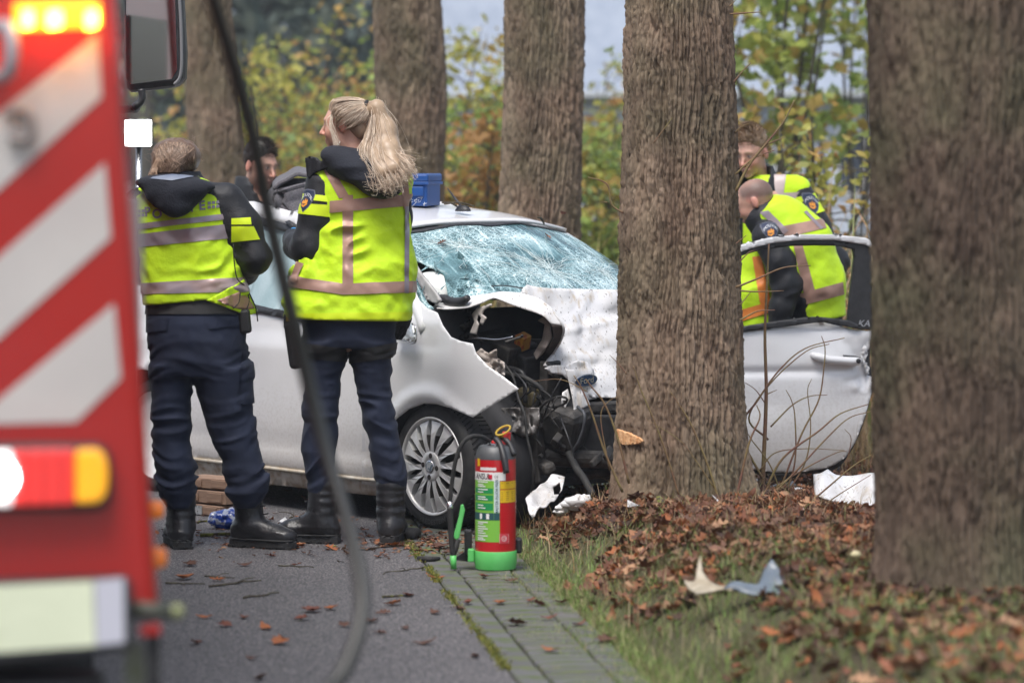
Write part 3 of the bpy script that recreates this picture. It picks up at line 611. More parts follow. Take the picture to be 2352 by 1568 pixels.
for i, (px, D, H, W_, pal, lb) in enumerate(SH): shrub('shrub', lb, at(px, D + 3), H * 1.08, W_ * 1.1, 9, 1150, pal, (0.07, 0.125), 20 + i, group=g_)
shrub('maple_sapling', 'maple sapling with yellow green leaves above the two officers by the door', at(1790, 26), 5.2, 1.5, 7, 1300, AGR[[0, 1, 1, 3, 0, 4]], (0.09, 0.16), 71, 'tree', zmin=0.33, kind=2)
shrub('maple_sapling', 'maple sapling with green leaves beside the broad dark trunk', at(1965, 28), 4.8, 1.2, 6, 750, AGR, (0.09, 0.15), 75, 'tree', zmin=0.35, kind=2)
shrub('shrub', 'tangled yellow and rust shrub behind the open car door', at(1880, 21), 1.9, 0.8, 9, 1000, AUT, (0.06, 0.11), 73, group=g_)
NR = 480; x = rng.normal(size=NR) * 0.42 + at(1965, 19.3)[0]; y = 19.4 + rng.normal(size=NR) * 0.6; h = rng.uniform(0.6, 1.75, NR)
V, F, C = blades(x, y, hgt(x, y), h, rng.uniform(0.014, 0.035, NR), h * rng.uniform(0.15, 1.0, NR), pick(np.array([(0.36, 0.24, 0.13), (0.42, 0.3, 0.18), (0.3, 0.19, 0.1), (0.45, 0.25, 0.09), (0.26, 0.28, 0.1), (0.2, 0.25, 0.09)]), NR), 5)
mk('reeds', (V, F), gm, cols=C, kind='stuff', label='orange brown reeds standing behind the open car door', cat='reeds')
x = rng.normal(size=500) * 0.9 + at(1100, 23)[0]; y = 24 + rng.normal(size=500) * 1.0; h = rng.uniform(0.5, 1.35, 500)
V, F, C = blades(x, y, 0 * x, h, rng.uniform(0.012, 0.03, 500), h * rng.uniform(0.1, 0.6, 500), pick(np.array([(0.4, 0.26, 0.1), (0.36, 0.3, 0.1), (0.25, 0.28, 0.08)]), 500), 4)
mk('reeds', (V, F), gm, cols=C, kind='stuff', label='dry reeds behind the white car roof', cat='reeds')
def far_tree(base, H, W_, n, pal, seed, label, group, cat='tree'):
    rs = np.random.default_rng(seed); root = empty('tree', base, 0, label, cat, group)
    br = []; 
    for i in range(22): az = rs.random() * 6.28; z0 = H * rs.uniform(0.12, 0.9); w = W_ * (1 - 0.6 * z0 / H) * rs.uniform(0.5, 1); br.append((np.array([0, 0, z0]), np.array([math.cos(az) * w, math.sin(az) * w, z0 + w * 0.35])))
    mk('trunk', join(tube([(0, 0, -0.1), (0, 0, H * 0.5), (0, 0, H * 0.93)], [0.25, 0.17, 0.04], 8, 8), *[tube([a, b], [0.06, 0.015], 4) for a, b in br]), stem_m, root, world=False)
    i = rs.integers(len(br), size=n); A = np.array([b[0] for b in br])[i]; B = np.array([b[1] for b in br])[i]; pos = A + (B - A) * rs.uniform(0.3, 1.1, (n, 1)) + rs.normal(size=(n, 3)) * [0.5, 0.5, 0.4]; pos[:, 2] = np.maximum(pos[:, 2], 0.2)
    c = pal[rs.integers(len(pal), size=n)] * (1 + 0.2 * rs.normal(size=(n, 1))); V, F, C = scatter(LS[1], pos, rs.uniform(0.25, 0.5, n), rs.normal(size=n), rs.normal(size=n), rs.random(n) * 6.28, np.clip(c, 0.01, 1))
    mk('crown', (V, F), aul, root, world=False, cols=C, smooth=False)
FAR_HAZED = np.array([(0.16, 0.2, 0.17), (0.19, 0.23, 0.19), (0.13, 0.18, 0.16), (0.22, 0.25, 0.19)])  # pale grey of the distance haze painted into the leaf colours
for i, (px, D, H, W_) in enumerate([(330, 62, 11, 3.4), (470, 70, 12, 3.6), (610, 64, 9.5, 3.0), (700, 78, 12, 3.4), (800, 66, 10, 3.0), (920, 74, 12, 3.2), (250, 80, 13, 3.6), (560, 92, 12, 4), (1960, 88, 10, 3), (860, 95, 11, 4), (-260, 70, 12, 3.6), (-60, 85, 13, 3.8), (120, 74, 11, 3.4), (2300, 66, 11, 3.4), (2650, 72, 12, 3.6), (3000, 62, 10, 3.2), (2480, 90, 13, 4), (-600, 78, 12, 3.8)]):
    far_tree(at(px, D), H, W_, 1500, FAR_HAZED, 200 + i, 'dark blue green tree of the far wood, haze mixed into its leaf colour', 'trees of the far wood')
# grey blue farm building, paled to paint the mist into its colours
def farm_building(px, D, rz, label, sc):
    hb = empty('farm_building', at(px, D), R(rz), label, 'building', 'farm buildings in the mist')
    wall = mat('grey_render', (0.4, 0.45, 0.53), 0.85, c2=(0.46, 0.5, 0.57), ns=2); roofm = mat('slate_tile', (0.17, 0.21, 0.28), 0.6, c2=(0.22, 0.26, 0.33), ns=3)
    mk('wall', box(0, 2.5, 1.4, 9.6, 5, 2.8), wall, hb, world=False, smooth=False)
    mk('gable', prism([(4.8, 0, 2.8), (4.8, 5, 2.8), (4.8, 2.5, 5.6)], (0.02, 0, 0)), mat('pale_brick', (0.5, 0.4, 0.36), 0.85), hb, world=False, smooth=False)
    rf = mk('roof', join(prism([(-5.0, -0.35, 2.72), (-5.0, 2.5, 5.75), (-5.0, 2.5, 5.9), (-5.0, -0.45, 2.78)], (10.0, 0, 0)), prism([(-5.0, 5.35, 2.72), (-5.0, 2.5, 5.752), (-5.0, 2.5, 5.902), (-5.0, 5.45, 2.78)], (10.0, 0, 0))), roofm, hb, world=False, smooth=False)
    for j in range(14):
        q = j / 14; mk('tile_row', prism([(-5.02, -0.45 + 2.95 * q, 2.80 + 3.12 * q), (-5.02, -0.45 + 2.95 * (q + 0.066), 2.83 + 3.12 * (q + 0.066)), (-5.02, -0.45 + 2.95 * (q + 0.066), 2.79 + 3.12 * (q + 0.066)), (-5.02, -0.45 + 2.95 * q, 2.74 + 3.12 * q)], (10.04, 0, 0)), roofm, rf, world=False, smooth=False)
    mk('gutter', box(0, -0.5, 2.74, 10.1, 0.12, 0.1), mat('gutter_zinc', (0.5, 0.53, 0.56), 0.5), hb, world=False, smooth=False)
    for xw in (-3.4, -1.2, 1.2, 3.4):
        w = mk('window', box(xw, -0.02, 1.5, 1.1, 0.06, 1.2), mat('window_frame_paint', (0.7, 0.7, 0.7), 0.5), hb, world=False, smooth=False)
        for q in (-0.27, 0.27): mk('pane', box(xw + q, -0.06, 1.5, 0.46, 0.02, 1.05), mat('dark_pane', (0.05, 0.06, 0.08), 0.1), w, world=False, smooth=False)
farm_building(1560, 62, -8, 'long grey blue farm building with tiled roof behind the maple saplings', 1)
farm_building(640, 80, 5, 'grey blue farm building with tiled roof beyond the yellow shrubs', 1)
# ================================================================ the wrecked white car (own frame: x forward, y to its left, z up; origin under the front axle)
TH = R(50); CFW = np.array([math.cos(TH), -math.sin(TH), 0]); CLW = np.array([math.sin(TH), math.cos(TH), 0])
CW0 = np.array([-0.352, 14.9, 0]) + 0.765 * CLW
car = empty('crashed_car', tuple(CW0), -TH, 'white hatchback with crushed front, shattered windscreen and bent open door against a tree', 'car')
def to_car(p): q = np.asarray(p) - CW0; return np.stack([q @ CFW, q @ CLW, q[..., 2]], -1)
def from_car(p): p = np.asarray(p, float); return CW0 + p[..., :1] * CFW + p[..., 1:2] * CLW + p[..., 2:] * np.array([0, 0, 1.0])
CAMC = to_car(CAMP)
def rays_car(u, v): u = np.asarray(u, float); d = np.stack([(u - CX) / CF, np.ones_like(u), -(np.asarray(v, float) - CY) / CF], -1); return np.stack([d @ CFW, d @ CLW, d[..., 2]], -1)
def surf_map(fn, axis=1, it=6, x0=0.0):
    """pixels -> points where the view ray meets the surface coord[axis] = fn(other coords)"""
    def f(u, v):
        d = rays_car(u, v); c = np.full(len(d), float(x0))
        for _ in range(it):
            t = (c - CAMC[axis]) / d[:, axis]; p = CAMC + d * t[:, None]; c = fn(p)
        t = (c - CAMC[axis]) / d[:, axis]; return CAMC + d * t[:, None]
    return f
def ypx(px, py, y): return surf_map(lambda p: np.full(len(p), float(y)), 1, 1, y)(np.array([px]), np.array([py]))[0]
def xpx(px, py, x): return surf_map(lambda p: np.full(len(p), float(x)), 0, 1, x)(np.array([px]), np.array([py]))[0]
def side_y(p):
    x, z = p[:, 0], p[:, 2]
    w = 0.775 - 0.05 * np.clip((0.42 - z) / 0.3, 0, 1) ** 2 - 0.02 * sstep(0.7, 0.95, z) - 0.43 * np.maximum(z - 0.9, 0)
    w = w - 0.30 * (np.maximum(x - 0.12, 0) / 0.55) ** 1.8 - 0.13 * np.maximum(-x - 2.15, 0) ** 1.5
    w = w + 0.012 * sstep(0.80, 0.77, z) * sstep(0.2, -0.5, x) + 0.018 * sstep(0.3, 0.24, z) * sstep(-0.35, -0.5, x)
    for wx in (0.0, -2.185): w = w + 0.016 * np.exp(-((np.hypot(x - wx, z - 0.28) - 0.31) / 0.035) ** 2)
    return -w
def side_local(x, z): x = np.asarray(x, float); z = np.asarray(z, float); p = np.stack([x, 0 * x, z], -1); return np.stack([x, side_y(p), z], -1)
def paint_mat():
    m = mat('white_paint', (0.74, 0.74, 0.755), 0.28, c2=(0.68, 0.68, 0.69), ns=3, coat=0.6, bump=0.0006, bs=260)
    N = m.node_tree.nodes; L = m.node_tree.links; b = N['Principled BSDF']; src = b.inputs['Base Color'].links[0].from_socket
    tc = N.new('ShaderNodeTexCoord'); sp = N.new('ShaderNodeSeparateXYZ'); L.new(tc.outputs['Object'], sp.inputs[0]); n = N.new('ShaderNodeTexNoise'); n.inputs['Scale'].default_value = 70; n.inputs['Detail'].default_value = 6; L.new(tc.outputs['Object'], n.inputs['Vector'])
    mr = N.new('ShaderNodeMapRange'); mr.inputs[1].default_value = 0.6; mr.inputs[2].default_value = 0.12; mr.inputs[3].default_value = -0.12; mr.inputs[4].default_value = 0.5; L.new(sp.outputs[2], mr.inputs[0])
    ad = N.new('ShaderNodeMath'); ad.operation = 'ADD'; L.new(mr.outputs[0], ad.inputs[0]); m2 = N.new('ShaderNodeMapRange'); m2.inputs[1].default_value = 0.45; m2.inputs[2].default_value = 0.8; m2.inputs[3].default_value = 0; m2.inputs[4].default_value = 0.24; L.new(n.outputs['Fac'], m2.inputs[0]); L.new(m2.outputs[0], ad.inputs[1]); ad.use_clamp = True
    mx = N.new('ShaderNodeMix'); mx.data_type = 'RGBA'; mx.inputs[7].default_value = (0.3, 0.25, 0.19, 1); L.new(ad.outputs[0], mx.inputs[0]); L.new(src, mx.inputs[6]); L.new(mx.outputs[2], b.inputs['Base Color']); return m
white = paint_mat()
def crumple_mat():
    m = mat('crumpled_paint', (0.72, 0.72, 0.735), 0.38, c2=(0.6, 0.59, 0.58), ns=5, lo=0.4, hi=0.75, coat=0.3, bump=0.0015, bs=7)
    N = m.node_tree.nodes; L = m.node_tree.links; b = N['Principled BSDF']; src = b.inputs['Base Color'].links[0].from_socket; tc = N.new('ShaderNodeTexCoord')
    for sc, st, lo, hi, c in ((30, (1, 1, 0.12), 0.56, 0.74, (0.45, 0.36, 0.24)), (95, (1, 1, 0.5), 0.63, 0.68, (0.1, 0.08, 0.07)), (7, (1, 1, 1), 0.55, 0.75, (0.45, 0.43, 0.42))):
        mp = N.new('ShaderNodeMapping'); mp.inputs['Scale'].default_value = st; L.new(tc.outputs['Object'], mp.inputs[0]); n = N.new('ShaderNodeTexNoise'); n.inputs['Scale'].default_value = sc; n.inputs['Detail'].default_value = 3; L.new(mp.outputs[0], n.inputs[0])
        r = N.new('ShaderNodeMapRange'); r.inputs[1].default_value = lo; r.inputs[2].default_value = hi; r.inputs[4].default_value = 0.75; L.new(n.outputs['Fac'], r.inputs[0]); mx = N.new('ShaderNodeMix'); mx.data_type = 'RGBA'; mx.inputs[7].default_value = (*c, 1); L.new(r.outputs[0], mx.inputs[0]); L.new(src, mx.inputs[6]); src = mx.outputs[2]
    L.new(src, b.inputs['Base Color']); return m
crump = crumple_mat()
black = mat('black_plastic', (0.018, 0.018, 0.02), 0.45, c2=(0.03, 0.03, 0.033), ns=30, bump=0.001, bs=200)
rubber = mat('rubber', (0.016, 0.016, 0.017), 0.75, c2=(0.03, 0.029, 0.028), ns=20, bump=0.001, bs=220)
soot = mat('sooty_metal', (0.02, 0.019, 0.019), 0.6, c2=(0.075, 0.068, 0.062), ns=16, lo=0.45, hi=0.75, bump=0.004, bs=60)
greym = mat('bare_grey_metal', (0.25, 0.24, 0.235), 0.5, 0.3, c2=(0.09, 0.08, 0.075), ns=14, lo=0.4, hi=0.65, bump=0.003, bs=70)
chrome = mat('bright_metal', (0.62, 0.62, 0.63), 0.25, 1.0)
mud = mat('muddy_sill', (0.5, 0.46, 0.4), 0.6, c2=(0.26, 0.17, 0.09), ns=22, lo=0.4, hi=0.7, bump=0.002, bs=120)
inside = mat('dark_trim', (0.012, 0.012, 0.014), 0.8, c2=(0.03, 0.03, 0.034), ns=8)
sidemap = surf_map(side_y, 1, 8, -0.77)
FEN = [(866, 800), (895, 700), (951, 652), (963, 689), (982, 708), (1005, 718), (1017, 747), (1036, 774), (1059, 783.5), (1086, 789), (1094, 812), (1121, 841), (1155, 864), (1192, 893), (1086, 958.5)]
ARC = [(1059, 947), (1036, 937), (1005, 928), (975, 926), (940, 939), (911, 962), (890, 995), (876, 1040), (868, 1090), (862, 1118)]
fender = mk('fender', patch(FEN + ARC + [(832, 1110), (834, 960)], 7, sidemap), white, car, world=False, thick=0.004)
def front_edge(z): return np.interp(z, [0.17, 0.55, 0.8, 0.86], [-0.41, -0.43, -0.36, -0.3])
belt = lambda x: 0.80 + 0.095 * np.clip((-x - 0.3), 0, 3) + 0.012
door_o = [(front_edge(z) - 0.006, z) for z in np.linspace(0.19, 0.82, 8)] + [(-0.7, belt(-0.7)), (-1.1, belt(-1.1)), (-1.60, belt(-1.60)), (-1.63, 0.6), (-1.6, 0.4), (-1.5, 0.21), (-1.4, 0.19)]
rdoor = mk('door', patch(door_o, 0.035, lambda u, v: side_local(u, v)), white, car, world=False, thick=0.004)
arch_r = [(-2.185 + 0.315 * math.cos(a), 0.28 + 0.315 * math.sin(a)) for a in np.linspace(R(200), R(-20), 22)]
quart = [(-1.606, belt(-1.6)), (-2.1, belt(-2.05)), (-2.55, belt(-2.3)), (-2.74, 0.75), (-2.78, 0.45), (-2.74, 0.22), (-2.52, 0.2)] + [(x, z) for x, z in arch_r if z > 0.2] + [(-1.86, 0.19), (-1.51, 0.195), (-1.606, 0.4), (-1.636, 0.6)]
mk('rear_quarter_panel', patch(quart, 0.04, lambda u, v: side_local(u, v)), white, car, world=False, thick=0.004)
mk('sill', patch([(-0.37, 0.185), (-0.36, 0.115), (-1.88, 0.10), (-1.87, 0.185)], 0.03, lambda u, v: side_local(u, v) + np.array([0, 0.006, 0])), mud, car, world=False, thick=0.02, toff=-1)
mk('sill_strip', tube(side_local(np.linspace(-0.38, -1.86, 14), np.full(14, 0.186)) + [0, -0.004, 0], 0.009, 6), mat('pale_sill', (0.55, 0.52, 0.46), 0.6, c2=(0.4, 0.33, 0.24), ns=20), car, world=False)
# right hand window: black seals and misted glass
def win_top(x): return np.interp(x, [-2.35, -2.0, -1.637, -1.259, -0.8, -0.5, -0.2], [1.25, 1.33, 1.335, 1.285, 1.21, 1.1, 0.93])
xs = np.linspace(-0.34, -1.585, 16); gl = [(x, belt(x) + 0.015) for x in xs] + [(x, win_top(x) - 0.014) for x in xs[::-1]]
def mist_mat():
    m = mat('misted_glass', (0.3, 0.42, 0.44), 0.22, c2=(0.42, 0.53, 0.55), ns=7, nst=(1.4, 1, 0.7), lo=0.3, hi=0.7, bump=0.0015, bs=60); N = m.node_tree.nodes; L = m.node_tree.links; b = N['Principled BSDF']; src = b.inputs['Base Color'].links[0].from_socket
    tc = N.new('ShaderNodeTexCoord'); mp = N.new('ShaderNodeMapping'); mp.inputs['Scale'].default_value = (9, 1, 2.2); mp.inputs['Rotation'].default_value = (0, R(25), 0); L.new(tc.outputs['Object'], mp.inputs[0]); n = N.new('ShaderNodeTexNoise'); n.inputs['Scale'].default_value = 2.2; n.inputs['Detail'].default_value = 3; L.new(mp.outputs[0], n.inputs[0])
    r = N.new('ShaderNodeMapRange'); r.inputs[1].default_value = 0.56; r.inputs[2].default_value = 0.72; r.inputs[4].default_value = 0.7; L.new(n.outputs['Fac'], r.inputs[0]); mx = N.new('ShaderNodeMix'); mx.data_type = 'RGBA'; mx.inputs[7].default_value = (0.06, 0.1, 0.11, 1); L.new(r.outputs[0], mx.inputs[0]); L.new(src, mx.inputs[6])
    v = N.new('ShaderNodeTexVoronoi'); v.inputs['Scale'].default_value = 55; L.new(tc.outputs['Object'], v.inputs[0]); r2 = N.new('ShaderNodeMapRange'); r2.inputs[1].default_value = 0.09; r2.inputs[2].default_value = 0.05; r2.inputs[4].default_value = 0.55; L.new(v.outputs[0], r2.inputs[0]); m2 = N.new('ShaderNodeMix'); m2.data_type = 'RGBA'; m2.inputs[7].default_value = (0.75, 0.82, 0.83, 1); L.new(r2.outputs[0], m2.inputs[0]); L.new(mx.outputs[2], m2.inputs[6]); L.new(m2.outputs[2], b.inputs['Base Color']); return m
mist = mist_mat()
mk('window', patch(gl, 0.05, lambda u, v: side_local(u, v) + [0, 0.012, 0]), mist, car, world=False)
def seal(pts, r, n=None): return tube(np.asarray(pts), r, 6, n or len(pts))
mk('belt_seal', join(patch([(x, belt(x) - 0.006) for x in xs] + [(x, belt(x) + 0.024) for x in xs[::-1]], 0.03, lambda u, v: side_local(u, v) + [0, -0.006, 0])), black, car, world=False, thick=0.012)
mk('window_seal', patch([(x, win_top(x) - 0.018) for x in xs] + [(x, win_top(x) + 0.016) for x in xs[::-1]], 0.03, lambda u, v: side_local(u, v) + [0, -0.002, 0]), black, car, world=False, thick=0.014)
mk('roof_rail', patch([(x, win_top(x) + 0.014) for x in np.linspace(-0.5, -2.3, 20)] + [(x, win_top(x) + 0.075) for x in np.linspace(-2.3, -0.5, 20)], 0.03, lambda u, v: side_local(u, v) + [0, 0.004, 0]), white, car, world=False, thick=0.012)
qg = [(-1.66, belt(-1.66) + 0.02), (-2.2, belt(-2.2) + 0.03), (-2.3, 1.1), (-2.2, 1.25), (-1.64, 1.315)]
mk('rear_window', patch(qg, 0.05, lambda u, v: side_local(u, v) + [0, 0.004, 0]), mat('privacy_glass', (0.02, 0.03, 0.035), 0.08), car, world=False)
mk('pillar', patch([(-1.585, belt(-1.6)), (-1.66, belt(-1.66)), (-1.645, 1.33), (-1.58, 1.33)], 0.04, lambda u, v: side_local(u, v) + [0, -0.003, 0]), black, car, world=False, thick=0.01)
# roof
def roof_z(x, y): return 1.405 - 0.06 * np.abs(y / 0.58) ** 2.4 - 0.10 * np.abs((x + 1.35) / 0.9) ** 2.0 * np.where(x > -1.35, 0.95, 0.55)
def roof_fn(u, v):
    y = (v * 2 - 1) * 0.565; x = -0.56 - 0.07 * (y / 0.56) ** 2 + u * (-1.85 + 0.07 * (y / 0.56) ** 2); z = roof_z(x, y) + 0.005 * vnoise(np.stack([x * 4, y * 4, 0 * x], -1)); return np.stack([x, y, z], 1)
roof = mk('roof', grid(40, 30, roof_fn), white, car, world=False, thick=0.015, toff=1)
# windscreen, parametrised from its top edge to its bottom edge
def ws_fn(v, w):
    v = np.asarray(v, float); w = np.asarray(w, float)
    T = np.stack([-0.555 - 0.07 * v ** 2, 0.55 * v, 1.318 - 0.055 * v ** 2], -1); B = np.stack([0.03 - 0.2 * v ** 2, 0.71 * v, 1.01 - 0.05 * v ** 2], -1)
    p = T + (B - T) * w[..., None]; p[..., 2] += 0.045 * np.sin(np.pi * w) * (1 - 0.4 * v ** 2) - 0.05 * np.exp(-((v - 0.15) ** 2 / 0.12 + (w - 0.62) ** 2 / 0.08)) + 0.006 * vnoise(np.stack([v * 6, w * 6, 0 * v], -1)); return p
def inv_ws(px, py):
    vv, ww = np.meshgrid(np.linspace(-1, 1, 161), np.linspace(0, 1.1, 90), indexing='ij'); p = from_car(ws_fn(vv.ravel(), ww.ravel())); s = CF / p[:, 1]; q = np.stack([CX + p[:, 0] * s, CY + (CH - p[:, 2]) * s], 1)
    i = np.argmin(np.hypot(q[:, 0] - px, q[:, 1] - py)); return vv.ravel()[i], ww.ravel()[i]
def ws_mat():
    m = mat('shattered_glass', (0.02, 0.06, 0.07), 0.16, bump=0.003, bs=45); N = m.node_tree.nodes; L = m.node_tree.links; b = N['Principled BSDF']
    tc = N.new('ShaderNodeTexCoord'); O = tc.outputs['Object']
    def nz(sc, st=(1, 1, 1), rot=(0, 0, 0), det=4): mp = N.new('ShaderNodeMapping'); mp.inputs['Scale'].default_value = st; mp.inputs['Rotation'].default_value = rot; L.new(O, mp.inputs[0]); n = N.new('ShaderNodeTexNoise'); n.inputs['Scale'].default_value = sc; n.inputs['Detail'].default_value = det; L.new(mp.outputs[0], n.inputs[0]); return n.outputs['Fac']
    def mr(s, a, b_, c, d): r = N.new('ShaderNodeMapRange'); r.inputs[1].default_value = a; r.inputs[2].default_value = b_; r.inputs[3].default_value = c; r.inputs[4].default_value = d; L.new(s, r.inputs[0]); return r.outputs[0]
    def mth(op, a, b_): q = N.new('ShaderNodeMath'); q.operation = op; (L.new(a, q.inputs[0]) if not isinstance(a, float) else setattr(q.inputs[0], 'default_value', a)); (L.new(b_, q.inputs[1]) if not isinstance(b_, float) else setattr(q.inputs[1], 'default_value', b_)); return q.outputs[0]
    def edge(sc, w, amt, dist=0.25):
        # wobble the cells so that cracks run crooked
        n = N.new('ShaderNodeTexNoise'); n.inputs['Scale'].default_value = sc * 0.4; L.new(O, n.inputs[0]); vm = N.new('ShaderNodeVectorMath'); vm.operation = 'MULTIPLY_ADD'; vm.inputs[1].default_value = (dist / sc * 8,) * 3; L.new(n.outputs['Color'], vm.inputs[0]); L.new(O, vm.inputs[2])
        v = N.new('ShaderNodeTexVoronoi'); v.feature = 'DISTANCE_TO_EDGE'; v.inputs['Scale'].default_value = sc; L.new(vm.outputs[0], v.inputs['Vector']); return mr(v.outputs['Distance'], 0.0, w, amt, 0.0)
    crack = mth('MAXIMUM', edge(20, 0.045, 1.0), mth('MAXIMUM', edge(46, 0.07, 0.85), edge(95, 0.12, 0.6)))
    area = mr(nz(3.2), 0.38, 0.6, 0.15, 1.0); cloud = mr(nz(7, (1, 1, 1)), 0.42, 0.78, 0.0, 0.55); streak = mr(nz(9, (0.5, 4, 0.5), (0, 0, 0.5)), 0.52, 0.72, 0.0, 0.45)
    fac = mth('ADD', mth('MULTIPLY', crack, area), mth('ADD', cloud, streak)); cl = N.new('ShaderNodeClamp'); L.new(fac, cl.inputs[0])
    cr = N.new('ShaderNodeValToRGB'); e = cr.color_ramp.elements; e[0].position = 0.0; e[0].color = (0.02, 0.05, 0.055, 1); e[1].position = 1.0; e[1].color = (0.66, 0.78, 0.8, 1); q = e.new(0.35); q.color = (0.13, 0.25, 0.28, 1); q = e.new(0.65); q.color = (0.33, 0.48, 0.51, 1)
    L.new(cl.outputs[0], cr.inputs[0]); L.new(cr.outputs[0], b.inputs['Base Color']); rr = mr(cl.outputs[0], 0, 1, 0.1, 0.55); L.new(rr, b.inputs['Roughness']); return m
glass_broken = ws_mat()
GL = [(938, 512), (977, 508), (1065, 506.5), (1162, 507), (1241, 512), (1285, 520), (1314, 531), (1358, 553), (1402, 579), (1450, 610), (1480, 680), (1358, 690), (1241, 690), (1188, 690), (1089, 690), (1032, 694), (1026, 660), (1021, 630), (1000, 618), (977, 612), (968, 606), (958, 600), (945, 588)]
wo = [inv_ws(*q) for q in GL]
ws = mk('windscreen', patch(wo, 0.035, lambda u, v: ws_fn(u, v)), glass_broken, car, world=False, thick=0.006)
# dark band of the tinted top edge, wiper, loose edge shards
mk('tint_band', patch([(v, 0.0) for v in np.linspace(-0.95, 0.97, 20)] + [(v, w) for v, w in zip(np.linspace(0.97, -0.95, 20), 0.035 + 0.02 * np.sin(np.linspace(0, 9, 20)) + 0.06 * np.exp(-((np.linspace(0.97, -0.95, 20) + 0.05) / 0.25) ** 2))], 0.03, lambda u, v: ws_fn(u, v) + [0.006, 0, 0.006]), black, car, world=False, thick=0.003)
for k in range(26):
    v0 = rng.uniform(-0.97, -0.55); w0 = rng.uniform(0.55, 0.95); c = ws_fn(np.array([v0]), np.array([w0]))[0] + [0.012, -0.01, 0.01]; a = rng.normal(size=(3, 3)) * 0.016
    mk('glass_shard', (np.vstack([c + a, c + a + [0.002, 0.002, 0.003]]), [(0, 1, 2), (3, 5, 4), (0, 3, 4, 1), (1, 4, 5, 2), (2, 5, 3, 0)]), glass_broken, car, world=False, smooth=False)
# crack lines running out from the points of impact
ck = []
for (v0, w0, n_, L0) in ((-0.5, 0.4, 46, 0.5), (0.12, 0.62, 60, 0.6), (0.62, 0.72, 34, 0.45), (-0.15, 0.75, 30, 0.4)):
    for k in range(n_):
        an = rng.random() * 6.283; L_ = L0 * rng.uniform(0.25, 1.0); t_ = np.linspace(0.03, 1, 7); vv = v0 + np.cos(an) * L_ * t_ + 0.02 * np.cumsum(rng.normal(size=7)); ww = w0 + np.sin(an) * L_ * 0.8 * t_ + 0.02 * np.cumsum(rng.normal(size=7))
        g = inpoly(np.stack([vv, ww], 1), wo)
        if g.sum() < 3: continue
        vv, ww = vv[g], ww[g]; ck.append(tube(ws_fn(vv, ww) + np.array([0.003, -0.001, 0.005]), rng.uniform(0.0005, 0.0011), 3, caps=False))
mk('cracks', join(*ck), mat('crack_white', (0.75, 0.86, 0.87), 0.4), ws, world=False, kind='stuff')
# A pillars
def pillar(pts, w, name='windscreen_pillar', m=white, n=14, r2=None):
    return mk(name, tube(pts, w, 8, n), m, car, world=False)
pillar([(-0.62, -0.575, 1.29), (-0.42, -0.63, 1.19), (-0.18, -0.70, 0.98), (-0.06, -0.735, 0.86)], [0.035, 0.033, 0.036, 0.04])
pillar([(-0.68, 0.55, 1.27), (-0.52, 0.60, 1.185), (-0.36, 0.655, 1.085), (-0.2, 0.70, 0.97)], [0.018, 0.018, 0.02, 0.025])
a0, a1 = ypx(953, 606, -0.63), ypx(1012, 692, -0.66)
mk('pillar_trim', patch([(951, 600), (968, 628), (1000, 668), (1014, 690), (1003, 699), (985, 690), (962, 645), (948, 612)], 5, surf_map(lambda p: np.full(len(p), -0.655), 1, 1, -0.655)), mat('trim_grey', (0.5, 0.49, 0.49), 0.6, c2=(0.34, 0.33, 0.33), ns=18), car, world=False, thick=0.012)
mk('pillar_seal', tube([ypx(x, y, -0.70) for x, y in ((951, 640), (962, 668), (976, 700), (992, 712))], [0.012, 0.014, 0.016, 0.014], 6, 10), glass_broken, car, world=False)
ab = Field((-0.55, -0.66, 0.85), (0.05, -0.1, 1.2), 0.014)
ab.ell(ypx(992, 680, -0.5), (0.15, 0.09, 0.10), 0.02); ab.ell(ypx(1004, 668, -0.48), (0.1, 0.09, 0.08), 0.05); ab.warp(lambda p: 0.008 * np.abs(vnoise(p * [9, 9, 22])))
mk('airbag', ab.skin(), mat('airbag_nylon', (0.72, 0.74, 0.72), 0.7, bump=0.002, bs=90), car, world=False)
# cabin: floor, bulkhead, dash, seats, far side
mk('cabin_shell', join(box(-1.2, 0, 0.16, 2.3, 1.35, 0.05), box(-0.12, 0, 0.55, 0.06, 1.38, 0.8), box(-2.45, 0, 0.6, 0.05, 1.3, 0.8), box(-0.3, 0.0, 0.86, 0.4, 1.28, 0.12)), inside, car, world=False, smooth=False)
for sy in (-0.33, 0.36):
    st = mk('seat', join(box(-1.0, sy, 0.42, 0.5, 0.46, 0.2), xf(box(0, 0, 0.33, 0.16, 0.44, 0.66), Matrix.Translation((-1.25, sy, 0.5)) @ Matrix.Rotation(R(-14), 4, 'Y'))), inside, car, world=False, bevel=0.05)
    mk('headrest', box(-1.42, sy, 1.2, 0.09, 0.24, 0.16), inside, st, world=False, bevel=0.03)
lq = [(x, z) for x, z in quart]
mk('far_rear_quarter', patch(lq, 0.06, lambda u, v: side_local(u, v) * [1, -1, 1]), white, car, world=False, thick=0.004)
mk('far_fender', patch([(-0.4, 0.2), (-0.42, 0.82), (-0.05, 0.84), (0.25, 0.75), (0.45, 0.6), (0.42, 0.45), (0.3, 0.36), (0.2, 0.5), (0, 0.58), (-0.2, 0.52), (-0.31, 0.36), (-0.33, 0.2)], 0.05, lambda u, v: side_local(u, v) * [1, -1, 1]), white, car, world=False, thick=0.004)
mk('far_sill', patch([(-0.37, 0.185), (-0.36, 0.1), (-1.88, 0.10), (-1.87, 0.185)], 0.05, lambda u, v: side_local(u, v) * [1, -1, 1]), mud, car, world=False, thick=0.02)
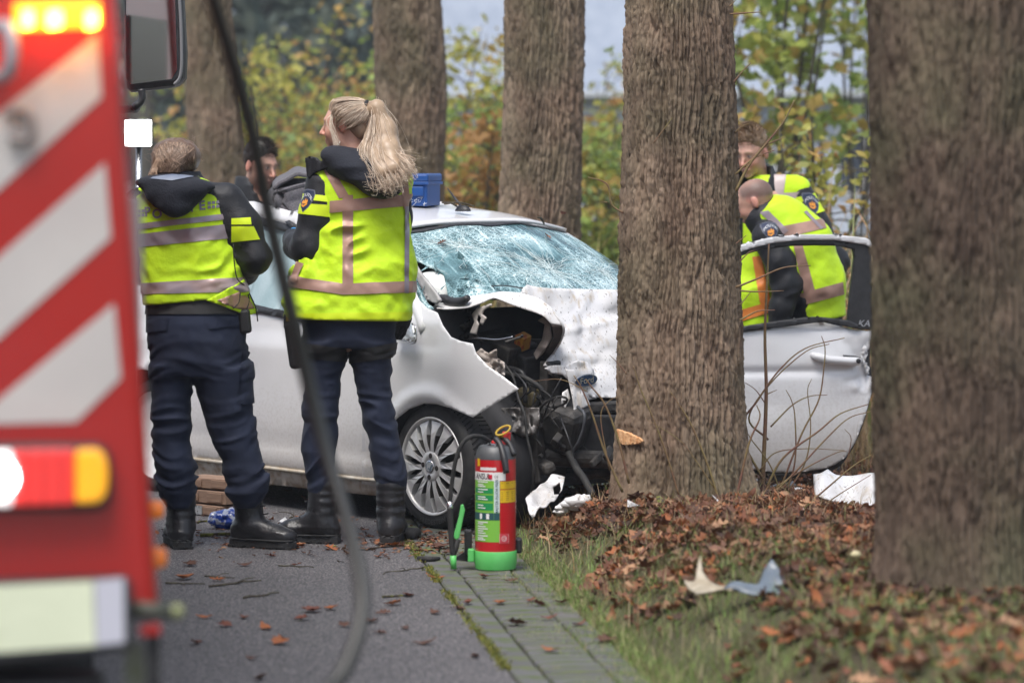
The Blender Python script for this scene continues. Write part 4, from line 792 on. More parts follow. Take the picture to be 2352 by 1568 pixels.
mk('far_roof_rail', patch([(x, win_top(x) - 0.02) for x in np.linspace(-0.6, -2.3, 18)] + [(x, win_top(x) + 0.075) for x in np.linspace(-2.3, -0.6, 18)], 0.04, lambda u, v: side_local(u, v) * [1, -1, 1] + [0, -0.004, 0]), white, car, world=False, thick=0.012)
mk('far_rear_window', patch(qg, 0.06, lambda u, v: side_local(u, v) * [1, -1, 1]), MATS['privacy_glass'], car, world=False)
mk('tailgate', grid(10, 16, lambda u, v: np.stack([-2.36 - 0.40 * u ** 0.6 + 0.06 * (v * 2 - 1) ** 2, (v * 2 - 1) * (0.56 + 0.14 * u), 1.32 - 1.05 * u], 1)), white, car, world=False, thick=0.02)
mk('rear_glass', grid(6, 10, lambda u, v: np.stack([-2.42 - 0.25 * (u * 0.45) ** 0.6 + 0.05 * (v * 2 - 1) ** 2 - 0.03, (v * 2 - 1) * (0.48 + 0.06 * u), 1.27 - 0.38 * u], 1)), MATS['privacy_glass'], car, world=False)
mk('rear_bumper', grid(6, 16, lambda u, v: np.stack([-2.8 - 0.03 * np.sin(u * 3.1) + 0.10 * (v * 2 - 1) ** 4, (v * 2 - 1) * 0.72, 0.5 - 0.3 * u], 1)), white, car, world=False, thick=0.02)

# ---- wheels
def wheel_parts(root_name, x, y, side):
    w = mk(root_name, xf(lathe([(0.21, -0.09), (0.235, -0.095), (0.262, -0.088), (0.273, -0.06), (0.2755, 0.0), (0.273, 0.06), (0.262, 0.088), (0.247, 0.094), (0.236, 0.0955), (0.222, 0.094), (0.215, 0.088), (0.21, 0.05)], 72, 'y', (0, 0)), Matrix.Translation((x, y, 0.2755))), rubber, car, world=False)
    return w
tyre = wheel_parts('tyre', 0, -0.672, -1)
# tread blocks and rim lip
gro = []
for a in np.linspace(0, 2 * np.pi, 76, endpoint=False):
    b = box(0, 0, 0, 0.004, 0.05, 0.006); M = Matrix.Translation((0, -0.672, 0.2755)) @ Matrix.Rotation(a, 4, 'Y') @ Matrix.Translation((0, 0.035, 0.2745)); gro.append(xf(b, M)); M = Matrix.Translation((0, -0.672, 0.2755)) @ Matrix.Rotation(a + 0.03, 4, 'Y') @ Matrix.Translation((0, -0.045, 0.2745)) @ Matrix.Rotation(0.5, 4, 'Z'); gro.append(xf(b, M))
mk('tread', join(*gro), mat('tread_groove', (0.006, 0.006, 0.006), 0.9), tyre, world=False, kind='stuff', smooth=False)
RC = np.array([0, -0.765, 0.2755])          # rim face centre
alu = mat('machined_alloy', (0.74, 0.73, 0.72), 0.35, 0.2, c2=(0.64, 0.63, 0.61), ns=20); alud = mat('painted_alloy', (0.1, 0.095, 0.09), 0.5, 0.3, c2=(0.07, 0.06, 0.05), ns=30)
rim = mk('rim', xf(lathe([(0.195, 0.16), (0.196, 0.03), (0.203, 0.004), (0.212, -0.004), (0.216, 0.0), (0.216, 0.02), (0.2, 0.17)], 72, 'y', (0, 0)), Matrix.Translation(RC)), alu, car, world=False)
def polar(r, a, d=0.0): return np.array([r * math.sin(a), -d, r * math.cos(a)])     # d: proud towards the outside
NS = 14
for k in range(NS):
    a = 2 * math.pi * (k + 0.3) / NS; prof = [(0.058, 0.0115, 0.003), (0.1, 0.0105, 0.008), (0.14, 0.0145, 0.006), (0.175, 0.023, -0.002), (0.2, 0.035, -0.008)]
    top = [polar(r, a - w / r, d) for r, w, d in prof] + [polar(r, a + w / r, d) for r, w, d in prof[::-1]]; n = len(top); bot = [p + np.array([0, 0.028, 0]) for p in top]
    bot = [p * np.array([0.98, 1, 0.98]) for p in bot]
    F = [tuple(range(n))[::-1]] + [(i, (i + 1) % n, n + (i + 1) % n, n + i) for i in range(n)]
    mk('spoke', (np.array(top + bot) + RC, F), alu, rim, world=False, smooth=False)
    mk('spoke_side', (np.array([p * np.array([1.0, 1, 1.0]) + [0, 0.003, 0] for p in top] + [p + [0, 0.03, 0] for p in bot]) * np.array([1.0, 1, 1.0]) + RC, F[1:]), alud, rim, world=False, smooth=False)
hub = mk('hub', xf(lathe([(0.066, -0.03), (0.066, 0.003), (0.06, 0.008), (0.031, 0.009), (0.03, 0.007)], 40, 'y'), Matrix.Translation(RC) @ Matrix.Rotation(R(180), 4, 'Z')), alu, rim, world=False)
for k in range(4):
    a = k * math.pi / 2 + 0.1; p = polar(0.047, a, 0.0085); mk('bolt', xf(lathe([(0.0115, -0.01), (0.0115, 0.0015), (0.008, 0.002)], 16, 'y'), Matrix.Translation(RC + p) @ Matrix.Rotation(R(180), 4, 'Z')), mat('bolt_recess', (0.05, 0.04, 0.035), 0.6, 0.5), rim, world=False)
cap = mk('centre_cap', xf(lathe([(0.0285, 0.0), (0.0285, 0.011), (0.025, 0.0125)], 32, 'y'), Matrix.Translation(RC) @ Matrix.Rotation(R(180), 4, 'Z')), chrome, rim, world=False)
mk('cap_badge', xf(lathe([(0.024, 0.0), (0.024, 0.0135), (0.02, 0.014)], 32, 'y'), Matrix.Translation(RC) @ Matrix.Rotation(R(180), 4, 'Z')), mat('badge_grey_blue', (0.12, 0.17, 0.22), 0.25, c2=(0.5, 0.52, 0.53), ns=55, lo=0.45, hi=0.55), rim, world=False)
mk('brake_disc', xf(lathe([(0.13, -0.12), (0.13, -0.1), (0.05, -0.1)], 40, 'y'), Matrix.Translation(RC) @ Matrix.Rotation(R(180), 4, 'Z')), mat('brake_iron', (0.11, 0.09, 0.08), 0.5, 0.7), rim, world=False)
mk('wheel_back', xf(lathe([(0.2, -0.15), (0.2, -0.13), (0.02, -0.128)], 40, 'y'), Matrix.Translation(RC) @ Matrix.Rotation(R(180), 4, 'Z')), inside, rim, world=False)
T = text_mesh('VREDESTEIN', 0.03, 0.0006, 0, 1.15)
def bend_text(T, r, a0):
    V = T[0].copy(); ang = a0 + V[:, 0] / r; rr = r - V[:, 1]; return np.stack([rr * np.sin(-ang), np.full(len(V), -0.0), -rr * np.cos(ang)], 1), T[1]
tv, tf = bend_text(T, 0.243, 0.05); tv = tv * np.array([-1, 1, 1]) + np.array([0, -0.672 - 0.0965, 0.2755])
mk('tyre_lettering', (tv, tf), mat('tyre_print', (0.06, 0.06, 0.06), 0.6), tyre, world=False, smooth=False)
for (wx, wy) in ((0, 0.672), (-2.185, -0.66), (-2.185, 0.66)):
    t2 = wheel_parts('tyre', wx, wy, 1); mk('hubcap', xf(lathe([(0.215, -0.085), (0.2, -0.07), (0.05, -0.06)], 30, 'y', (0, 1)), Matrix.Translation((wx, wy, 0.2755)) @ Matrix.Rotation(math.pi if wy > 0 else 0, 4, 'Z')), alu, t2, world=False)
for wx in (0, -2.185): mk('wheel_housing', xf(lathe([(0.31, -0.1), (0.31, 0.25)], 30, 'y'), Matrix.Translation((wx, -0.5, 0.28))), inside, car, world=False)

# ---- crushed bonnet
def crumple(u, v, a=0.02, f=0.02): p = np.stack([u * f, v * f, 0 * u], -1); return a * (np.abs(vnoise(p)) + 0.5 * np.abs(vnoise(p * 2.3 + 5)) - 0.4)
FACE = [(1190, 674), (1196, 662), (1206, 655), (1216, 657), (1240, 662), (1300, 664), (1358, 666), (1432, 667), (1520, 672), (1560, 760), (1540, 915), (1430, 916), (1355, 912), (1345, 905), (1350, 886), (1352, 868), (1338, 850), (1300, 846), (1262, 846), (1244, 840), (1262, 814), (1282, 779), (1287, 750), (1258, 711), (1216, 686)]
fmap = surf_map(lambda p: 0.10 + (1.02 - p[:, 2]) * 0.55 - 0.0 * p[:, 1], 0, 8, 0.2)
def face_fn(u, v):
    p = fmap(u, v); p[:, 0] += crumple(u, v, 0.03, 0.009) + 0.004 * (np.abs(vnoise(np.stack([u * 0.035 + v * 0.02, v * 0.03, 0 * u + 7], -1))) - 0.3) + 0.012 * np.exp(-((v - 815 - 0.12 * (u - 1300)) / 9) ** 2) + 0.01 * np.exp(-((v - 760 + 0.2 * (u - 1300)) / 7) ** 2) + 0.006 * vnoise(np.stack([u * 0.05, v * 0.02, 0 * u + 4], -1)); return p
bonnet = mk('bonnet', patch(FACE, 6.5, face_fn), crump, car, world=False, thick=0.006, toff=-1)
# buckled right half of the bonnet: rim, crest and back edge
RIM = [(1003, 706), (1030, 709), (1075, 707), (1105, 697), (1136, 684), (1182, 702), (1215, 715), (1248, 727), (1266, 745), (1272, 775), (1254, 805), (1232, 828)]
RY = [-0.66, -0.63, -0.6, -0.57, -0.54, -0.5, -0.47, -0.44, -0.41, -0.38, -0.34, -0.3]
CRE = [(1008, 701), (1040, 694), (1075, 685), (1110, 678), (1150, 671), (1195, 674), (1230, 686), (1262, 706), (1293, 748), (1290, 778), (1268, 815), (1243, 838)]
rim3 = np.array([ypx(*p, y) for p, y in zip(RIM, RY)]); cre3 = np.array([ypx(*p, y + 0.05) for p, y in zip(CRE, RY)]); bk3 = cre3 + np.array([(-0.2, 0.16, -0.035)] * 7 + [(-0.18, 0.13, -0.03), (-0.14, 0.1, -0.02), (-0.12, 0.08, 0.0), (-0.1, 0.07, 0), (-0.08, 0.05, 0)])
def sheet(curves, nu, nv):
    c = [spline(q, nu) for q in curves]; return grid(nu, nv, lambda u, v: np.array([spline([cc[int(round(a * (nu - 1)))] for cc in c], nv)[int(round(b * (nv - 1)))] for a, b in zip(u, v)]))
def lin_sheet(curves, nu, nv):
    k = len(curves); cs = []
    for cc in curves: cc = np.asarray(cc); t = np.linspace(0, len(cc) - 1, nu); cs.append(0.55 * np.stack([np.interp(t, np.arange(len(cc)), cc[:, i]) for i in range(3)], 1) + 0.45 * spline(cc, nu))
    rows = []
    for r in range(k - 1):
        for q_ in range(nv): w = q_ / nv; rows.append(cs[r] * (1 - w) + cs[r + 1] * w)
    rows.append(cs[-1]); V = np.stack(rows, 1).reshape(-1, 3); m = len(rows); return V, [(i * m + j, (i + 1) * m + j, (i + 1) * m + j + 1, i * m + j + 1) for i in range(nu - 1) for j in range(m - 1)]
sh = lin_sheet([rim3[:9], cre3[:9], bk3[:9]], 60, 5); sh2 = lin_sheet([rim3[8:], cre3[8:], bk3[8:]], 16, 4); sh = (sh[0] + np.stack([0 * sh[0][:, 0], 0 * sh[0][:, 0], 0.006 * vnoise(sh[0] * 9)], 1), sh[1])
mk('bonnet_fold', sh, crump, car, world=False, thick=0.005, sharp=28)
mk('bonnet_underside', sh2, mat('underside_dark', (0.06, 0.045, 0.042), 0.7, c2=(0.1, 0.08, 0.075), ns=14), car, world=False, thick=0.004, sharp=28)
mk('bonnet_edge', tube(cre3[7:], 0.006, 6, 24), crump, car, world=False)
lin = mat('bonnet_underside', (0.33, 0.28, 0.26), 0.7, c2=(0.2, 0.16, 0.15), ns=12)
FR = [(1248, 728), (1262, 742), (1268, 775), (1250, 806), (1232, 826), (1226, 812), (1246, 780), (1252, 745), (1236, 736)]
mk('bonnet_frame', patch(FR, 5, surf_map(lambda p: -0.37 + crumple(p[:, 0] * 300, p[:, 2] * 300, 0.03, 0.03), 1, 3, -0.4)), lin, car, world=False, thick=0.006)
BR = [(1080, 765), (1090, 740), (1085, 722), (1096, 708), (1128, 697), (1130, 702), (1112, 712), (1108, 722), (1118, 730), (1108, 746), (1103, 742), (1106, 730), (1098, 722), (1096, 736), (1100, 745), (1094, 768)]
mk('bonnet_hinge', patch(BR, 4, surf_map(lambda p: np.full(len(p), -0.56), 1, 1, -0.56)), mat('hinge_paint', (0.55, 0.5, 0.47), 0.55, c2=(0.42, 0.37, 0.34), ns=12), car, world=False, thick=0.006)
# bay: near-black walls put in as the shade of the cavity
mk('bay_shade_walls', join(box(0.0, 0.1, 0.5, 0.04, 1.2, 0.62), box(0.15, 0.15, 0.2, 0.3, 1.0, 0.03), box(0.22, 0.28, 0.6, 0.5, 0.03, 0.8)), inside, car, world=False, smooth=False)
def blob_box(px, py, y, sx, sy, sz, m, name, rot=(0, 0, 0), bev=0.01):
    c = ypx(px, py, y); return mk(name, xf(box(0, 0, 0, sx, sy, sz), Matrix.Translation(c) @ Matrix.Rotation(rot[2], 4, 'Z') @ Matrix.Rotation(rot[1], 4, 'Y') @ Matrix.Rotation(rot[0], 4, 'X')), m, car, world=False, smooth=False, bevel=bev)
def tb(pts, r, m, name, y=None, n=20, seg=8): return mk(name, tube([ypx(p[0], p[1], p[2]) for p in pts], r, seg, n), m, car, world=False)
# inner wing: pressed steel with holes
def hole(cx, cy, rx, ry, n=10): return [(cx + rx * math.cos(a), cy + ry * math.sin(a)) for a in np.linspace(0, 2 * np.pi, n, endpoint=False)]
IW = [(1092, 962), (1130, 940), (1180, 936), (1238, 936), (1240, 960), (1232, 994), (1200, 1003), (1178, 992), (1160, 1000), (1140, 985), (1120, 1000), (1100, 990)]
iwm = surf_map(lambda p: -0.52 + crumple(p[:, 0] * 400, p[:, 2] * 400, 0.07, 0.02), 1, 4, -0.5)
mk('inner_wing', patch(IW, 5, iwm, [hole(1180, 961, 4.5, 4.5), hole(1221, 968, 4, 13), hole(1146, 968, 6, 10)]), greym, car, world=False, thick=0.006)
mk('inner_wing', patch([(1090, 812), (1105, 800), (1122, 812), (1140, 802), (1142, 822), (1158, 832), (1160, 862), (1140, 856), (1118, 838)], 5, surf_map(lambda p: -0.56 + crumple(p[:, 0] * 500, p[:, 2] * 500, 0.06, 0.03), 1, 4, -0.56)), mat('pale_primer', (0.55, 0.5, 0.47), 0.6, c2=(0.38, 0.32, 0.28), ns=14), car, world=False, thick=0.006)
mk('strut_tower', patch([(1018, 716), (1060, 706), (1080, 716), (1078, 740), (1090, 764), (1110, 784), (1060, 780), (1038, 770), (1022, 745)], 5, surf_map(lambda p: -0.5 + crumple(p[:, 0] * 500, p[:, 2] * 500, 0.12, 0.035), 1, 4, -0.5)), soot, car, world=False, thick=0.008)
blob_box(1155, 815, -0.35, 0.22, 0.2, 0.16, soot, 'battery_box', (0.1, 0.3, 0.2)); blob_box(1215, 860, -0.3, 0.14, 0.12, 0.2, black, 'engine_cover', (0.1, 0.2, -0.2)); blob_box(1218, 913, -0.34, 0.1, 0.1, 0.09, mat('dull_brass', (0.16, 0.13, 0.06), 0.6, c2=(0.07, 0.06, 0.04), ns=18), 'reservoir', (0, 0.1, 0.3), 0.02)
blob_box(1200, 785, -0.33, 0.05, 0.06, 0.07, mat('fuse_box_orange', (0.5, 0.24, 0.04), 0.6, c2=(0.4, 0.1, 0.03), ns=30, lo=0.48, hi=0.52), 'relay_box', (0.3, 0.4, 0.2), 0.006)
blob_box(1262, 890, -0.3, 0.05, 0.09, 0.24, soot, 'radiator_post', (0.05, 0.1, 0.1), 0.008); blob_box(1233, 1030, -0.42, 0.05, 0.06, 0.3, soot, 'radiator_post', (0.0, -0.12, 0.2), 0.008); blob_box(1195, 1040, -0.45, 0.04, 0.05, 0.26, black, 'radiator_post', (0.05, 0.1, 0.2), 0.008)
blob_box(1290, 975, -0.28, 0.22, 0.2, 0.2, soot, 'gearbox', (0.2, 0.3, 0.4), 0.04); blob_box(1300, 1020, -0.3, 0.07, 0.07, 0.08, greym, 'headlamp_mount', (0.4, 0.2, 0.2), 0.015); blob_box(1245, 1070, -0.40, 0.22, 0.06, 0.06, soot, 'bumper_beam', (0.3, 0.06, -0.35), 0.02)
blob_box(1380, 1005, -0.12, 0.05, 0.5, 0.2, black, 'grille', (0.0, 0.08, -0.5), 0.02); blob_box(1380, 935, -0.1, 0.05, 0.52, 0.05, soot, 'grille_bar', (0.03, 0.0, -0.5), 0.012); blob_box(1375, 960, -0.14, 0.03, 0.5, 0.03, black, 'grille_bar', (-0.03, 0.0, -0.5), 0.008); blob_box(1375, 1055, -0.15, 0.06, 0.52, 0.08, soot, 'bumper_foam', (-0.06, 0.2, -0.5), 0.03); blob_box(1360, 1085, -0.1, 0.08, 0.4, 0.05, soot, 'undertray', (0.1, 0.2, -0.45), 0.02)
for j in range(5): blob_box(1300 + j * 24, 1040 + (j % 2) * 14, -0.18, 0.02, 0.11, 0.03, soot, 'bumper_foam', (rng.normal() * 0.4, rng.normal() * 0.3, rng.normal() * 0.4), 0.006)
for j in range(90):      # loose torn bits in the bay
    px = rng.uniform(1125, 1300); py = rng.uniform(850, 1130); s_ = rng.uniform(0.012, 0.05); blob_box(px, py, rng.uniform(-0.45, -0.15), s_, s_ * rng.uniform(0.3, 1), s_ * rng.uniform(0.4, 1.6), [soot, black, inside, greym, soot][j % 5], 'torn_fragment', tuple(rng.normal(size=3) * 0.6), s_ * 0.12)
tb([(1159, 836, -0.5), (1179, 866, -0.52), (1190, 913, -0.53), (1206, 954, -0.55), (1210, 1000, -0.55), (1220, 1044, -0.55), (1227, 1086, -0.54), (1223, 1124, -0.52), (1214, 1140, -0.5)], 0.006, rubber, 'cable')
tb([(1160, 855, -0.42), (1180, 862, -0.46), (1203, 866, -0.46), (1239, 888, -0.44), (1250, 912, -0.42)], 0.011, rubber, 'coolant_hose')
tb([(1158, 842, -0.4), (1190, 850, -0.44), (1203, 862, -0.44), (1206, 890, -0.44), (1206, 925, -0.44)], 0.010, black, 'coolant_hose')
tb([(1231, 968, -0.44), (1240, 940, -0.46), (1253, 925, -0.47), (1280, 911, -0.46), (1302, 915, -0.44), (1295, 928, -0.42), (1266, 935, -0.42), (1250, 925, -0.42), (1245, 900, -0.42)], 0.0055, rubber, 'cable')
tb([(1327, 934, -0.34), (1342, 952, -0.36), (1339, 987, -0.36), (1325, 1022, -0.36), (1312, 1038, -0.34)], 0.007, mat('grey_hose', (0.06, 0.065, 0.075), 0.5), 'hose')
tb([(1306, 1040, -0.36), (1324, 1075, -0.38), (1341, 1099, -0.4), (1362, 1138, -0.42)], 0.016, rubber, 'coolant_hose')
for k in range(14):
    a = (rng.uniform(1165, 1290), rng.uniform(850, 960)); b = (a[0] + rng.normal() * 30, a[1] + rng.uniform(20, 110)); yy = rng.uniform(-0.5, -0.38); mid = ((a[0] + b[0]) / 2 + rng.normal() * 18, (a[1] + b[1]) / 2)
    tb([(*a, yy), (*mid, yy - 0.03), (*b, yy)], rng.uniform(0.0025, 0.005), [rubber, soot, black][k % 3], 'cable', n=12, seg=6)
tb([(1075, 780, -0.6), (1100, 777, -0.61), (1140, 780, -0.61), (1172, 775, -0.6), (1177, 774, -0.6)], 0.004, chrome, 'bonnet_stay')
tb([(1160, 786, -0.55), (1195, 774, -0.5), (1200, 770, -0.5)], 0.006, soot, 'bracket')
# torn strips with the emblem at the foot of the bonnet
strip_m = surf_map(lambda p: np.full(len(p), -0.41) + crumple(p[:, 0] * 300, p[:, 2] * 300, 0.03, 0.03), 1, 4, -0.4)
em_m = surf_map(lambda p: 0.30 + (0.7 - p[:, 2]) * 0.15 + crumple(p[:, 1] * 300, p[:, 2] * 300, 0.02, 0.03), 0, 5, 0.3)
mk('torn_panel', patch([(1240, 845), (1260, 838), (1290, 838), (1318, 826), (1338, 832), (1352, 848), (1358, 876), (1350, 882), (1345, 893), (1360, 914), (1335, 919), (1316, 886), (1300, 876), (1282, 860), (1256, 856)], 5, lambda u, v: em_m(u, v) + [0.03, 0, 0]), crump, car, world=False, thick=0.006)
mk('torn_strip', patch([(1276, 846), (1296, 848), (1312, 880), (1316, 892), (1333, 928), (1310, 938), (1302, 956), (1292, 950), (1296, 936), (1290, 900), (1284, 876)], 4, lambda u, v: em_m(u, v) + [0.065 , 0, 0]), crump, car, world=False, thick=0.005)
mk('torn_strip', patch([(1278, 900), (1290, 892), (1296, 914), (1284, 936), (1276, 925)], 4, lambda u, v: em_m(u, v) + [0.04, 0, 0]), crump, car, world=False, thick=0.005)
ec = em_m(np.array([1322.0]), np.array([872.0]))[0] + [0.06, 0, 0]
def oval(rx, rz, d, c, tilt=0.1): a = np.linspace(0, 2 * np.pi, 40, endpoint=False); p = np.stack([0 * a, rx * np.cos(a), rz * np.sin(a)], 1); M = np.array(Matrix.Rotation(tilt, 4, 'X'))[:3, :3]; return prism(p @ M.T + c, (d, 0, 0))
badge = mk('badge', oval(0.066, 0.029, 0.012, ec), chrome, car, world=False, smooth=False, bevel=0.002)
mk('badge_field', oval(0.060, 0.024, 0.0145, ec), mat('badge_blue', (0.012, 0.035, 0.09), 0.2, coat=0.5), badge, world=False, smooth=False)
T = text_mesh('Ford', 0.038, 0.0004); tv = np.stack([np.full(len(T[0]), ec[0] + 0.0162), ec[1] + T[0][:, 0] * 1.1, ec[2] + T[0][:, 1] + T[0][:, 0] * 0.1], 1)
mk('badge_script', (tv, T[1]), chrome, badge, world=False, smooth=False)
# broken mirror hanging on the door, wiper, aerial
mk('mirror_housing', patch([(906, 728), (920, 738), (940, 735), (951, 748), (955, 775), (951, 785), (930, 780), (908, 774)], 4, surf_map(lambda p: -0.80 - 0.03 * np.cos((p[:, 2] - 0.83) * 20), 1, 4, -0.8), [hole(928, 758, 6, 5)]), mat('broken_mirror', (0.4, 0.41, 0.41), 0.2, 0.6, c2=(0.7, 0.72, 0.72), ns=40, lo=0.45, hi=0.55, bump=0.004, bs=80), car, world=False, thick=0.012)
mk('mirror_trim', tube([ypx(a, b, -0.82) for a, b in ((904, 775), (930, 783), (952, 788), (957, 772), (953, 748))], 0.004, 6, 14), chrome, car, world=False)
def wsp(px, py, h): v, w = inv_ws(px, py); return ws_fn(np.array([v]), np.array([w]))[0] + np.array([0.5, -0.3, 0.8]) * h
mk('wiper', join(tube([ypx(*q, -0.36) for q in ((1069, 621), (1078, 640), (1090, 657), (1105, 677))], [0.003, 0.007, 0.008, 0.012], 6, 12), tube([ypx(*q, -0.35) for q in ((1048, 648), (1062, 662), (1086, 679))], [0.006, 0.007, 0.008], 6, 8), tube([ypx(*q, -0.35) for q in ((1100, 660), (1130, 657), (1160, 656), (1200, 662))], 0.003, 5, 14), tube([ypx(*q, -0.36) for q in ((1085, 655), (1095, 662), (1112, 668))], 0.005, 5, 6)), black, car, world=False)
mk('cowl', tube([ypx(*q, -0.6) for q in ((985, 700), (1000, 688), (1020, 686), (1035, 694), (1060, 692), (1075, 684))], [0.02, 0.018, 0.02, 0.022, 0.02, 0.015], 7, 16), black, car, world=False)
ax_ = -0.72; az_ = float(roof_z(np.array(ax_), np.array(0.0))) + 0.016
ar = mk('aerial', join(lathe([(0.03, -0.004), (0.028, 0.006), (0.018, 0.022), (0.006, 0.026)], 16)), black, car, world=False); ar.data.transform(Matrix.Translation((ax_, 0, az_)) @ Matrix.Scale(1.6, 4, (1, 0, 0)))
mk('aerial_rod', tube([(ax_ - 0.01, 0, az_ + 0.018), (ax_ - 0.12, 0.03, az_ + 0.075), (ax_ - 0.2, 0.07, az_ + 0.10)], [0.006, 0.005, 0.003], 6), black, ar, world=False)

# ---- far (driver's) door, wrenched open past its stop
HG = from_car(np.array([-0.45, 0.775, 0.0])); DD = np.array([0.98, 0.199, 0.0]); DD /= np.linalg.norm(DD); DNV = np.array([DD[1], -DD[0], 0])   # outer face looks towards the front
def door_pt(u, v, off=0.0):
    u = np.asarray(u, float); d = np.stack([(u - CX) / CF, np.ones_like(u), -(np.asarray(v, float) - CY) / CF], -1); t = ((HG - CAMP) @ DNV) / (d @ DNV); return CAMP + d * t[:, None] + DNV * np.asarray(off).reshape(-1, 1)
def dmap(off=0.0, dent=False):
    def f(u, v):
        o = np.full(len(u), off)
        if dent:
            o = o + 0.02 * np.sin(np.clip((v - 755) / 330, 0, 1) * np.pi) ** 0.5 - 0.012 * np.exp(-((v - 852 + (u - 1850) * 0.02) / 9) ** 2) * (u < 1960) - 0.03 * np.exp(-(((u - 1985) / 28) ** 2 + ((v - 835) / 45) ** 2)) - 0.02 * np.exp(-(((u - 1885) / 40) ** 2 + ((v - 748) / 10) ** 2))
            o = o + 0.02 * sstep(1900, 2000, u) * np.abs(vnoise(np.stack([u * 0.05, v * 0.035, 0 * u], -1))) * (v < 900) + 0.008 * np.sin((v - 930) / 60) * sstep(900, 960, v) + 0.006 * vnoise(np.stack([u * 0.012, v * 0.012, 0 * u + 8], -1))
        return door_pt(u, v, o)
    return f
DPAN = [(1540, 790), (1640, 768), (1723, 760), (1800, 751), (1865, 742), (1889, 740), (1920, 747), (1958, 756), (1990, 760), (2003, 759), (1998, 795), (1990, 812), (1986, 830), (1992, 861), (2003, 866), (1999, 901), (1981, 960), (1962, 1011), (1940, 1048), (1916, 1066), (1893, 1075), (1841, 1082), (1783, 1084), (1735, 1078), (1640, 1060), (1540, 1000)]
odoor = mk('open_door', patch(DPAN, 6, dmap(0.0, True)), white, car, thick=0.004, label='dented open door bent forward beside the tree')
mk('door_inner', patch([(1545, 800), (1800, 765), (1950, 765), (1985, 790), (1975, 900), (1940, 1030), (1890, 1060), (1700, 1060), (1545, 1000)], 25, dmap(-0.09)), black, odoor, thick=0.03)
mk('door_edge', tube([door_pt(np.array([a]), np.array([b]), -0.05)[0] for a, b in ((2000, 762), (1990, 820), (1996, 880), (1978, 962), (1940, 1044), (1893, 1072), (1735, 1074))], 0.035, 6, 24), black, odoor)
FTOP = [(1560, 620), (1640, 585), (1690, 566), (1723, 556), (1770, 545), (1837, 538.5), (1913, 538.5), (1984, 546), (1995, 551), (2000, 562)]; FIN = [(2000, 570), (1985, 562), (1913, 551), (1837, 551), (1770, 558), (1723, 570), (1690, 581), (1640, 602), (1565, 640)]
mk('window_frame', patch(FTOP + FIN, 5, dmap(0.012)), white, odoor, thick=0.03)
mk('frame_seal', patch([(1565, 640), (1640, 602), (1690, 581), (1723, 570), (1770, 558), (1837, 551), (1913, 551), (1985, 562), (2000, 570), (2001, 600), (2003, 757), (1975, 756), (1945, 740), (1946, 731), (1961, 590), (1958, 573), (1925, 565), (1870, 564), (1818, 565), (1746, 574), (1700, 588), (1640, 612), (1570, 655)], 5, dmap(0.0)), black, odoor, thick=0.03)
mk('belt_seal', patch([(1540, 778), (1723, 746), (1800, 735), (1865, 727), (1889, 728), (1945, 735), (1975, 748), (1975, 757), (1950, 752), (1915, 744), (1889, 740), (1865, 741), (1800, 750), (1723, 759), (1540, 790)], 5, dmap(0.014)), black, odoor, thick=0.02)
hd = mk('handle', tube([door_pt(np.array([a]), np.array([b]), o)[0] for a, b, o in ((1862, 815, 0.012), (1872, 818, 0.035), (1895, 824, 0.05), (1930, 827, 0.052), (1958, 829, 0.045), (1970, 828, 0.02))], [0.012, 0.02, 0.02, 0.02, 0.022, 0.016], 8, 20), white, odoor)
mk('handle_recess', patch(hole(1885, 815, 14, 7, 14), 4, dmap(0.012)), black, odoor, thick=0.004); mk('handle_gap', patch([(1932, 814), (1960, 816), (1972, 820), (1970, 826), (1934, 822)], 4, dmap(0.03)), black, odoor, thick=0.004)
mk('key_lock', patch(hole(1962, 827, 5, 5.5, 14), 3, dmap(0.07)), black, hd, thick=0.01)
tearm = dmap(0.02)
mk('torn_edge', patch([(1976, 800), (1984, 792), (1990, 812), (1985, 830), (1994, 845), (1993, 858), (1984, 862), (1980, 840), (1974, 825)], 4, lambda u, v: tearm(u, v) + DNV * (0.015 * np.sin(u * 0.7 + v * 0.3))[:, None]), crump, odoor, thick=0.005)
T = text_mesh('KA', 21, 0.35); T2 = T[0].copy(); T2[:, 0] = T2[:, 0] * 1.0 + T2[:, 1] * 0.25
rg = [f for f in T[1]]
mk('emblem', (dmap(0.017)(1983 + T2[:, 0], 743 - T2[:, 1]), rg), mat('emblem_grey', (0.3, 0.31, 0.33), 0.4), odoor, smooth=False, label='small grey model lettering')
mk('hinge', tube([HG + [0, 0, 0.35], HG + [0, 0, 0.8]], 0.03, 8), black, odoor)
# ================================================================ fire extinguisher
EXL = PZ(1138, 1306, 0.008); EXR = 0.0815
ext = empty('fire_extinguisher', tuple(EXL), 0, 'red fire extinguisher with green foot ring and labels standing on the brick edging', 'extinguisher')
red = mat('extinguisher_red', (0.5, 0.008, 0.014), 0.3, c2=(0.44, 0.008, 0.013), ns=8, coat=0.6)
def exl(prof, n=48): return lathe([(a * EXR, b) for a, b in prof], n)
exgreen = mat('extinguisher_green', (0.1, 0.5, 0.12), 0.42, c2=(0.13, 0.55, 0.15), ns=15)
body = mk('cylinder', exl([(0.985, 0.03), (0.985, 0.432), (0.975, 0.44), (0.92, 0.446)]), red, ext, world=False, sharp=40)
mk('foot_ring', exl([(0.9, 0.0), (0.97, 0.004), (1.03, 0.03), (1.03, 0.07), (1.0, 0.075), (0.99, 0.075)]), exgreen, ext, world=False, sharp=40)
mk('foot_bracket', box(-0.096, -0.01, 0.055, 0.025, 0.04, 0.05), exgreen, ext, world=False, smooth=False, bevel=0.004)
